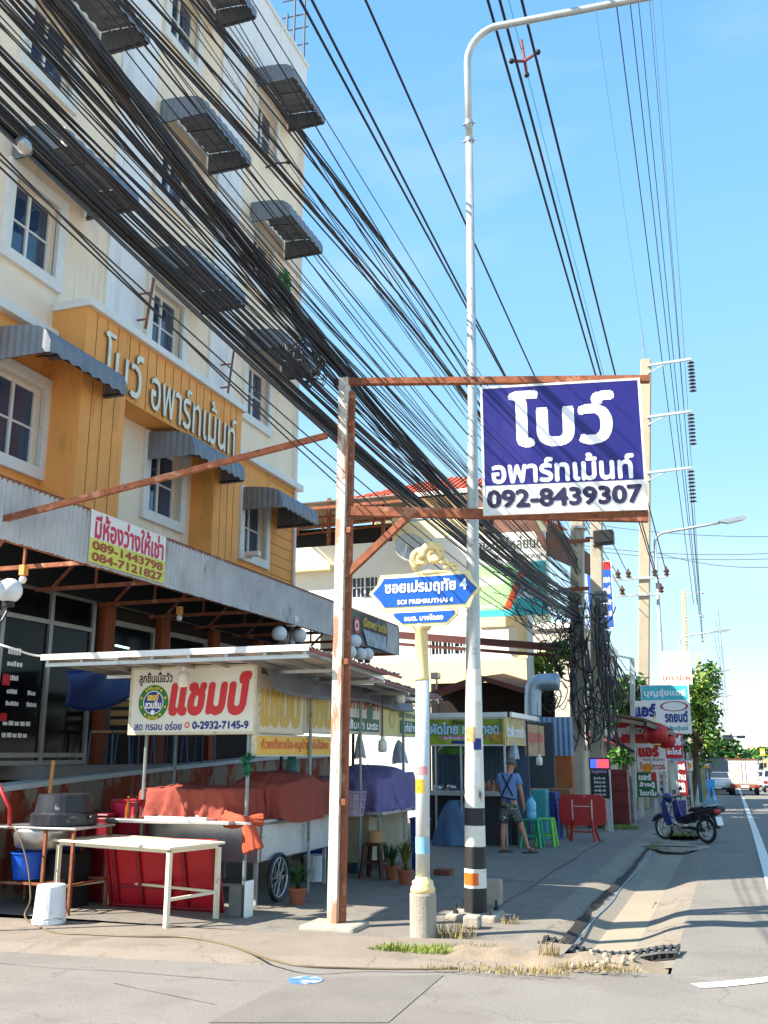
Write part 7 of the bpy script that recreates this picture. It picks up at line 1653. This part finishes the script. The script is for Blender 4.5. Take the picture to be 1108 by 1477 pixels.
    mb = MB(); mb.tube([(.02,-.12,.2),(-.08,-.28,.01)], .013, 6); mb.tube([(.1,0,.2),(.0,-.16,.02),(.0,.16,.02)], .014, 6); mb.build('stand', blk, r)
    mb = MB(); mb.box(F+.0,F+.25,-.17,.17,.66,.86); mb.build('front_basket', mat('basket_wire', rgb(60,60,64), .5), r, bevel=.01) if False else None
    r.location = loc; r.rotation_euler = (0, 0, rz); r.scale = (.87,.87,.87); return r
pf, pr_ = G(965,1204), G(1018,1214)
mid = V((( -1.36-.60)/2, 21.45, zg(21.45)+.0)); motorbike((AY(989,1208,21.4).x, 21.4, zg(21.4)+.005), math.atan2(.62, -.78))
# blue folding sign at the kerb
q = G(1028,1172); bf = thing('folding_sign', 'light blue folding sign on splayed legs standing on the road shoulder', 'sign', (q.x,q.y,q.z)); skyb = mat('light_blue_paint', rgb(70,160,220), .5); mb = MB(); s_ = q.y/1400
h1, h0 = AY(1028,1124,q.y).z, AY(1028,1138,q.y).z
mb = MB(); mb.prism([(-.16,0),(.16,0),(.16,h1-h0-.04),(.0,h1-h0),(-.16,h1-h0-.04)], (q.x,q.y,h0), (1,0,0), (0,0,1), .12); mb.build('panel', skyb, bf, bevel=.02); mb = MB()
for s in (-1,1): mb.bar((q.x+s*.06,q.y,h0+.05),(q.x+s*.22,q.y-.12,q.z), .045); mb.bar((q.x+s*.06,q.y,h0+.05),(q.x+s*.2,q.y+.22,q.z), .045)
mb.bar((q.x-.13,q.y-.07,q.z+.42),(q.x+.13,q.y-.07,q.z+.42), .04); mb.build('leg', skyb, bf)
q = G(1016,1138); mb = MB(); mb.lathe([(.3,0),(.36,.85),(.38,.85),(.38,.95),(.1,1.0)], (q.x,q.y,q.z), 18); tag(mb.build('litter_bin', mat('yellow_bin', rgb(220,180,30), .5)), 'yellow bin at the kerb left of the blue folding sign', 'bin')
# ------------------------------------------------------------------ vehicles
def wheelset(r, xs, ys, rad_, w):
    for x in xs:
        for y in ys:
            mb = MB(); M = Matrix.Rotation(R(90),4,'Y'); mb.lathe([(rad_*.6,-w/2),(rad_*.95,-w/2),(rad_,-w*.3),(rad_,w*.3),(rad_*.95,w/2),(rad_*.6,w/2)], (x,y,rad_), 20, M); t = mb.build('wheel', blackrub, r); mb = MB(); mb.lathe([(.02,-w/2-.003),(rad_*.6,-w/2+.01),(rad_*.6,w/2-.01),(.02,w/2+.003)], (x,y,rad_), 16, M); mb.build('hub', steel, t)
carw = mat('car_white', rgb(228,230,232), .25, n=.02); cars = mat('car_silver', rgb(176,190,200), .25, .3, n=.03); tail = mat('tail_lamp', rgb(170,24,24), .3); cargl = glassmat('car_glass', (.02,.025,.03)); headl = mat('head_lamp', rgb(225,228,232), .15)
def car(label, loc, rz, body_m, kind='saloon'):
    """x across, y along, front towards +y"""
    r = thing('car', label, 'car'); L = 4.4; w = 1.76; prof = {'saloon': [(-2.2,.35),(-2.22,.75),(-2.05,.98),(-1.5,1.02),(-.95,1.44),(.35,1.46),(1.05,1.02),(1.95,.86),(2.18,.62),(2.2,.35)], 'suv': [(-2.2,.4),(-2.22,.95),(-2.12,1.1),(-1.95,1.68),(.3,1.72),(1.0,1.15),(1.95,1.02),(2.18,.8),(2.2,.4)], 'pickup': [(-2.4,.5),(-2.4,1.0),(-.75,1.0),(-.65,1.62),(.45,1.66),(1.1,1.12),(2.1,1.0),(2.4,.8),(2.42,.45)]}[kind]
    zb_ = prof[1][1]; belt = 1.0 if kind == 'saloon' else 1.08
    def X_at(z): return w/2*(1 if z <= belt else 1-.16*(z-belt)/.6)
    mb = MB(); n = len(prof); i0 = 0
    for s in (-1,1):
        for (y, z) in prof: mb.v.append((s*X_at(z), y, z))
    mb.f.append(tuple(range(n))); mb.f.append(tuple(reversed(range(n, 2*n)))); mb.mi += [0,0]
    for k in range(n): j = (k+1) % n; mb.f.append((k, n+k, n+j, j)); mb.mi.append(0)
    mb.build('body', body_m, r, bevel=.05)
    pts = [p for p in prof if p[1] > belt+.02]; yb, yf = pts[0][0], pts[-1][0]; top = max(p[1] for p in prof)
    i = prof.index(pts[0]); j = prof.index(pts[-1])
    def between(a, b, t): return (a[0]+(b[0]-a[0])*t, a[1]+(b[1]-a[1])*t)
    for nm, p, q in (('rear_window', prof[i-1], prof[i]),('windscreen', prof[j+1], prof[j])):
        a, b = between(p,q,.15), between(p,q,.9); dy = -.02 if nm == 'rear_window' else .02; mb = MB(); mb.q((-X_at(a[1])+.1,a[0]+dy,a[1]+.02),(X_at(a[1])-.1,a[0]+dy,a[1]+.02),(X_at(b[1])-.1,b[0]+dy,b[1]+.02),(-X_at(b[1])+.1,b[0]+dy,b[1]+.02)); mb.build(nm, cargl, r, thick=.01)
    for s in (-1,1):
        mb = MB(); f = lambda y, z: (s*(X_at(z)+.012), y, z); z0_, z1_ = belt+.04, top-.1
        mb.q(f(yb+.0,z0_), f(yf+.3,z0_), f(yf-.05,z1_), f(yb+.15,z1_)); mb.build('side_window', cargl, r, thick=.005)
        mb = MB(); mb.box(s*.55,s*.84,-2.26,-2.18,.72,.9); mb.build('tail_light', tail, r); mb = MB(); mb.box(s*.5,s*.84,2.12,2.2,.62,.78); mb.build('headlight', headl, r)
        mb = MB(); mb.box(s*.88,s*1.02,yf+.1,yf+.2,1.0,1.14); mb.build('mirror', body_m, r, bevel=.02)
    mb = MB(); mb.box(-.85,.85,-2.28,-2.15,.38,.58); mb.box(-.85,.85,2.12,2.26,.32,.5); mb.build('bumper', dark_alum, r, bevel=.03)
    mb = MB(); mb.box(-.26,.26,-2.31,-2.285,.6,.74); mb.box(-.26,.26,2.265,2.28,.42,.54); mb.build('number_plate', board_white, r)
    wheelset(r, (-.78,.78), (-1.35,1.38), .32, .2); r.location = loc; r.rotation_euler = (0,0,rz); return r
def box_truck(label, loc):
    r = thing('box_truck', label, 'truck'); w = .92; bxw = mat('truck_box_white', rgb(232,226,212), .5, n=.05, ns=2, dirt=(rgb(200,170,130), 2.2, .62, .5))
    mb = MB(); mb.box(-w,w,-2.2,.9,.72,2.25); mb.build('cargo_box', bxw, r, bevel=.015)
    mb = MB(); mb.box(-w-.01,w+.01,-2.23,.92,2.24,2.32); mb.build('roof_edge', mat('truck_trim', rgb(120,70,50), .6), r)
    for s in (-1,1): mb = MB(); mb.box(s*.015 if s > 0 else -w+.06, w-.06 if s > 0 else -.015,-2.225,-2.203,.8,2.2); d = mb.build('rear_door', bxw, r, bevel=.006); mb = MB(); mb.tube([(s*.12,-2.24,.85),(s*.12,-2.24,2.15)], .015, 6); [mb.box(s*w*.93-.03,s*w*.93+.03,-2.245,-2.226,z,z+.08) for z in (1.0,1.5,2.0)]; mb.build('hinge', rust, d)
    mb = MB(); [mb.box(-.75,-.15-.1*k,-2.232,-2.227,1.5-.14*k,1.56-.14*k) for k in range(4)]; mb.build('faded_writing', mat('ink_tan', rgb(220,180,110), .5, n=.2, ns=12, dirt=(rgb(232,226,212), 14, .5, .9)), r)
    mb = MB(); mb.prism([(.95,.55),(.95,1.75),(1.7,1.75),(2.2,1.15),(2.9,1.05),(2.95,.55)], (-.82,0,0), (0,1,0), (0,0,1), -1.64); mb.build('cab', carw, r, bevel=.04)
    mb = MB(); mb.q((-.7,1.78,1.68),(.7,1.78,1.68),(.76,2.2,1.17),(-.76,2.2,1.17)); mb.build('windscreen', cargl, r, thick=.02)
    mb = MB(); mb.box(-.9,.9,-2.3,-2.1,.5,.68); mb.box(-.35,.35,-2.25,2.6,.45,.7); bp = mb.build('rear_bumper', rust, r, bevel=.02)
    for s in (-1,1): mb = MB(); mb.box(s*.6,s*.86,-2.33,-2.3,.54,.64); mb.build('tail_light', tail, bp)
    mb = MB(); mb.box(-.25,.25,-2.33,-2.31,.52,.66); mb.build('number_plate', board_white, bp)
    wheelset(r, (-.74,.74), (-1.3,2.0), .34, .24); r.location = loc; return r
def at_road(px, py, Y): p = AY(px, py, Y); return (p.x, Y, zg(Y)+.03)
box_truck('small white box truck seen from behind in the left lane of the road', at_road(1075,1140,72))
car('pale silver saloon parked on the shoulder, front towards the camera, left of the box truck', at_road(1036,1133,74), R(180), cars)
car('white pickup driving away to the right of the box truck', at_road(1096,1128,92), 0, carw, 'pickup')
car('white van-like car at the right edge of the photo', at_road(1117,1127,84), 0, carw, 'suv')
# lorry canopy behind the silver car
q = at_road(1034,1130,84); tk = thing('covered_truck', 'grey canopied truck standing behind the silver saloon', 'truck'); mb = MB(); mb.box(-1,1,-1.6,2.4,.9,2.55); mb.build('canopy', mat('grey_canopy', rgb(120,126,128), .7, n=.15), tk, bevel=.04); mb = MB(); mb.box(-1.02,1.02,-1.63,2.45,2.55,2.64); mb.build('roof', maroon, tk); mb = MB(); mb.box(-.95,.95,-1.7,3.9,.55,.9); mb.prism([(2.45,.9),(2.45,1.9),(3.2,1.9),(3.9,1.2),(3.9,.9)], (-.9,0,0), (0,1,0), (0,0,1), -1.8); mb.build('cab', carw, tk, bevel=.03); wheelset(tk, (-.8,.8), (-.8,2.9), .36, .25); tk.location = q
# ------------------------------------------------------------------ traffic signal far down the road
YT = 105; a, b = AY(1043,1069,YT), AY(1056,1060,YT); tf = thing('traffic_signal', 'dark horizontal traffic signal hanging over the far road on an arm', 'traffic light', (a.x,YT,zg(YT))); mb = MB(); mb.box(a.x,b.x,YT,YT+.3,a.z,b.z); mb.build('head', black, tf, bevel=.05)
c_, d_ = AY(1063,1065,YT), AY(1075,1061,YT); mb = MB(); mb.box(c_.x,d_.x,YT,YT+.25,c_.z,d_.z); mb.build('rear_head', black, tf, bevel=.04)
mb = MB(); base = AY(1005,1064,YT); mb.tube([(base.x,YT+.2,zg(YT)),(base.x,YT+.2,c_.z+.15),(d_.x,YT+.2,c_.z+.2)], .08, 8); mb.build('arm', steel, tf); mb = MB()
for k in range(3): mb.lathe([(.02,0),(.13,0),(.15,-.08)], (a.x+.2+.33*k,YT-.01,(a.z+b.z)/2), 12, Matrix.Rotation(R(90),4,'X'))
mb.build('lens', mat('signal_lens', rgb(60,60,70), .3), tf)
# ------------------------------------------------------------------ buildings and signs down the street
fr = random.Random(21)
def far_building(label, x0, x1, Y0_, Y1_, h, col, roof=None, awn=None, sign=None, facing='+x'):
    zb_ = zg(Y1_)-.3; r = thing('shop_building', label, 'building', ((x0+x1)/2,Y0_,zb_)); m_ = mat('far_wall_%02d' % len(_m), col, .85, n=.06)
    n = max(1, int((Y1_-Y0_)/3.2)); nl = max(1, int(h/3)); mb = MB(); hx = []
    xs = x1 if facing == '+x' else x0; N_ = (1,0,0) if facing == '+x' else (-1,0,0)
    for i in range(n):
        for j in range(1, nl): hx.append(((Y1_-Y0_)*(i+.2)/n, (Y1_-Y0_)*(i+.8)/n, j*3+.9+.3, j*3+2.2+.3))
    wallh(mb, (xs,Y0_,zb_), (0,1,0), N_, Y1_-Y0_, h+.3, hx, .2)
    h2 = []
    if x1-x0 > 3:
        for j in range(1, nl): h2 += [((x1-x0)*.2,(x1-x0)*.42,j*3+1.2,j*3+2.4),((x1-x0)*.58,(x1-x0)*.8,j*3+1.2,j*3+2.4)]
    wallh(mb, (x0,Y0_,zb_), (1,0,0), (0,-1,0), x1-x0, h+.3, h2, .2)
    mb.q((x0,Y0_,zb_+h+.3),(x1,Y0_,zb_+h+.3),(x1,Y1_,zb_+h+.3),(x0,Y1_,zb_+h+.3)); mb.build('wall', m_, r)
    mb = MB(); s = -.15 if facing == '+x' else .15
    for a, b, c, d in hx: mb.q((xs+s,Y0_+a,zb_+c),(xs+s,Y0_+b,zb_+c),(xs+s,Y0_+b,zb_+d),(xs+s,Y0_+a,zb_+d))
    for a, b, c, d in h2: mb.q((x0+a,Y0_+.15,zb_+c),(x0+b,Y0_+.15,zb_+c),(x0+b,Y0_+.15,zb_+d),(x0+a,Y0_+.15,zb_+d))
    if mb.v: mb.build('window', cargl, r)
    mb = MB(); mb.box(x0-.1,x1+.1,Y0_-.12,Y1_,zb_+h+.3,zb_+h+.55); mb.build('parapet', white, r)
    sx = 1.4 if facing == '+x' else -1.4
    mb = MB(); mb.q((xs,Y0_,zb_+3.3),(xs+sx,Y0_,zb_+2.8),(xs+sx,Y1_,zb_+2.8),(xs,Y1_,zb_+3.3)); mb.build('awning', mat('far_awning_%02d' % len(_m), awn or rgb(120,110,100), .7), r, thick=.05)
    return r
cols = [rgb(206,196,176), rgb(186,176,160), rgb(220,214,200), rgb(176,170,166), rgb(210,190,160), rgb(200,206,206)]
Y_ = 38; fb = [('grey-cream two-storey shop block behind the white car air board',7),('pale shop block beyond the street tree',6.4),('tan shop block beyond the arrow sign, far along the road',7.6),('grey shop block far down the left side',6),('cream distant shop block near the vanishing end of the street',7),('last pale block at the far end on the left side',8)]
for i, (lb, h) in enumerate(fb):
    Y1_ = Y_+(12,18,22,30,40,60)[i]; far_building(lb, -16, -5.2-.15*(i%2), Y_, Y1_, h, cols[i], awn=(rgb(150,60,50),rgb(90,90,96),rgb(60,100,140),rgb(170,110,60),rgb(100,100,100),rgb(120,60,60))[i]); Y_ = Y1_+1.5
far_building('greenish building at the far right edge of the photo', 8.5, 16, 118, 160, 7.5, rgb(150,160,140), facing='-x')
far_building('low white building with small windows across the road end', -3, 9, 330, 350, 9, rgb(226,220,206), facing='-x')
far_building('orange-roofed distant block at the end of the road', 4, 14, 300, 320, 9.5, rgb(222,200,150), facing='-x', awn=rgb(230,150,40))
far = [('distant red and white shop sign over the traffic',1037,1079,1064,1095,150,mred,board_white),('distant orange petrol-station style canopy sign above the box truck',1050,1087,1066,1100,160,mat('far_orange', rgb(240,150,40), .5),board_white),('distant white sign with teal mark beyond the tree',1013,1071,1022,1091,66,board_white,i_teal),('small brown sign left of the teal marked sign',1003,1081,1015,1092,58,mat('far_brown', rgb(150,100,80), .5),board_white),('blue stacked sign at the right, above the white pickup',1089,1096,1096,1112,120,mblue,board_white),('yellow sign at the far right end of the road',1096,1080,1104,1090,170,mat('far_yellow', rgb(240,190,60), .5),board_white),('small orange banner hanging by the shops beyond the arrow sign',1015,1098,1024,1108,62,mat('far_orange', rgb(240,150,40), .5),board_white)]
for i, (lb, x0, y0, x1, y1, Y, m_, m2) in enumerate(far): flat_sign('roadside_sign', lb, x0, y0, x1, y1, Y, m_, [], [((.12,.35,.88,.65), m2)], None, .15, (.5,))
# crowd of small shop goods and people-high clutter below the far shops
for i, (px, y0, y1, w, Y, col, lb) in enumerate(((1005,1108,1140,.5,50,rgb(60,110,110),'teal shop cabinet by the kerb beyond the arrow sign'),(1011,1104,1128,.5,58,rgb(176,150,90),'tan shop stand beyond the teal cabinet'),(1018,1108,1128,.6,64,rgb(60,80,140),'navy shop stand left of the silver saloon'),(1001,1118,1146,.35,45,rgb(200,200,196),'white slatted stand at the foot of the arrow sign'),(984,1150,1158,.5,38,rgb(60,60,64),'black low box below the dark red column sign'),(1023,1112,1124,.6,80,rgb(190,80,60),'red-brown stand farther along the kerb'))):
    p = AY(px, y1, Y); t = AY(px, y0, Y); mb = MB(); z0_ = zg(Y)
    mb.box(p.x-w/2,p.x+w/2,Y,Y+.5,z0_,t.z); mb.box(p.x-w/2-.05,p.x+w/2+.05,Y-.05,Y+.55,t.z,t.z+.06); mb.box(p.x-w/2+.05,p.x+w/2-.05,Y-.02,Y-.001,z0_+(t.z-z0_)*.35,z0_+(t.z-z0_)*.8); tag(mb.build('shop_stand', mat('stand_%d' % i, col, .6, n=.2, ns=4), bevel=.02), lb, 'stand')
for i, (px, py, Y, s, lb) in enumerate(((1030,1100,120,(3,3,3),'distant dark green roadside tree behind the covered truck'),(1060,1098,250,(6,5,3.5),'faraway row tree at the end of the road, above the box truck'),(1100,1098,220,(5,4,3),'faraway tree at the right end of the road'),(1012,1098,95,(1.3,2,2.2),'far street tree beyond the teal marked sign'))):
    t0 = AY(px,py,Y); tree(lb, (t0.x,Y,max(t0.z,zg(Y)+2.2)), s, 700, .32 if Y < 100 else .6, [leaf2,leaf1], (t0.x,Y,zg(Y)), 30+i, nb=9)
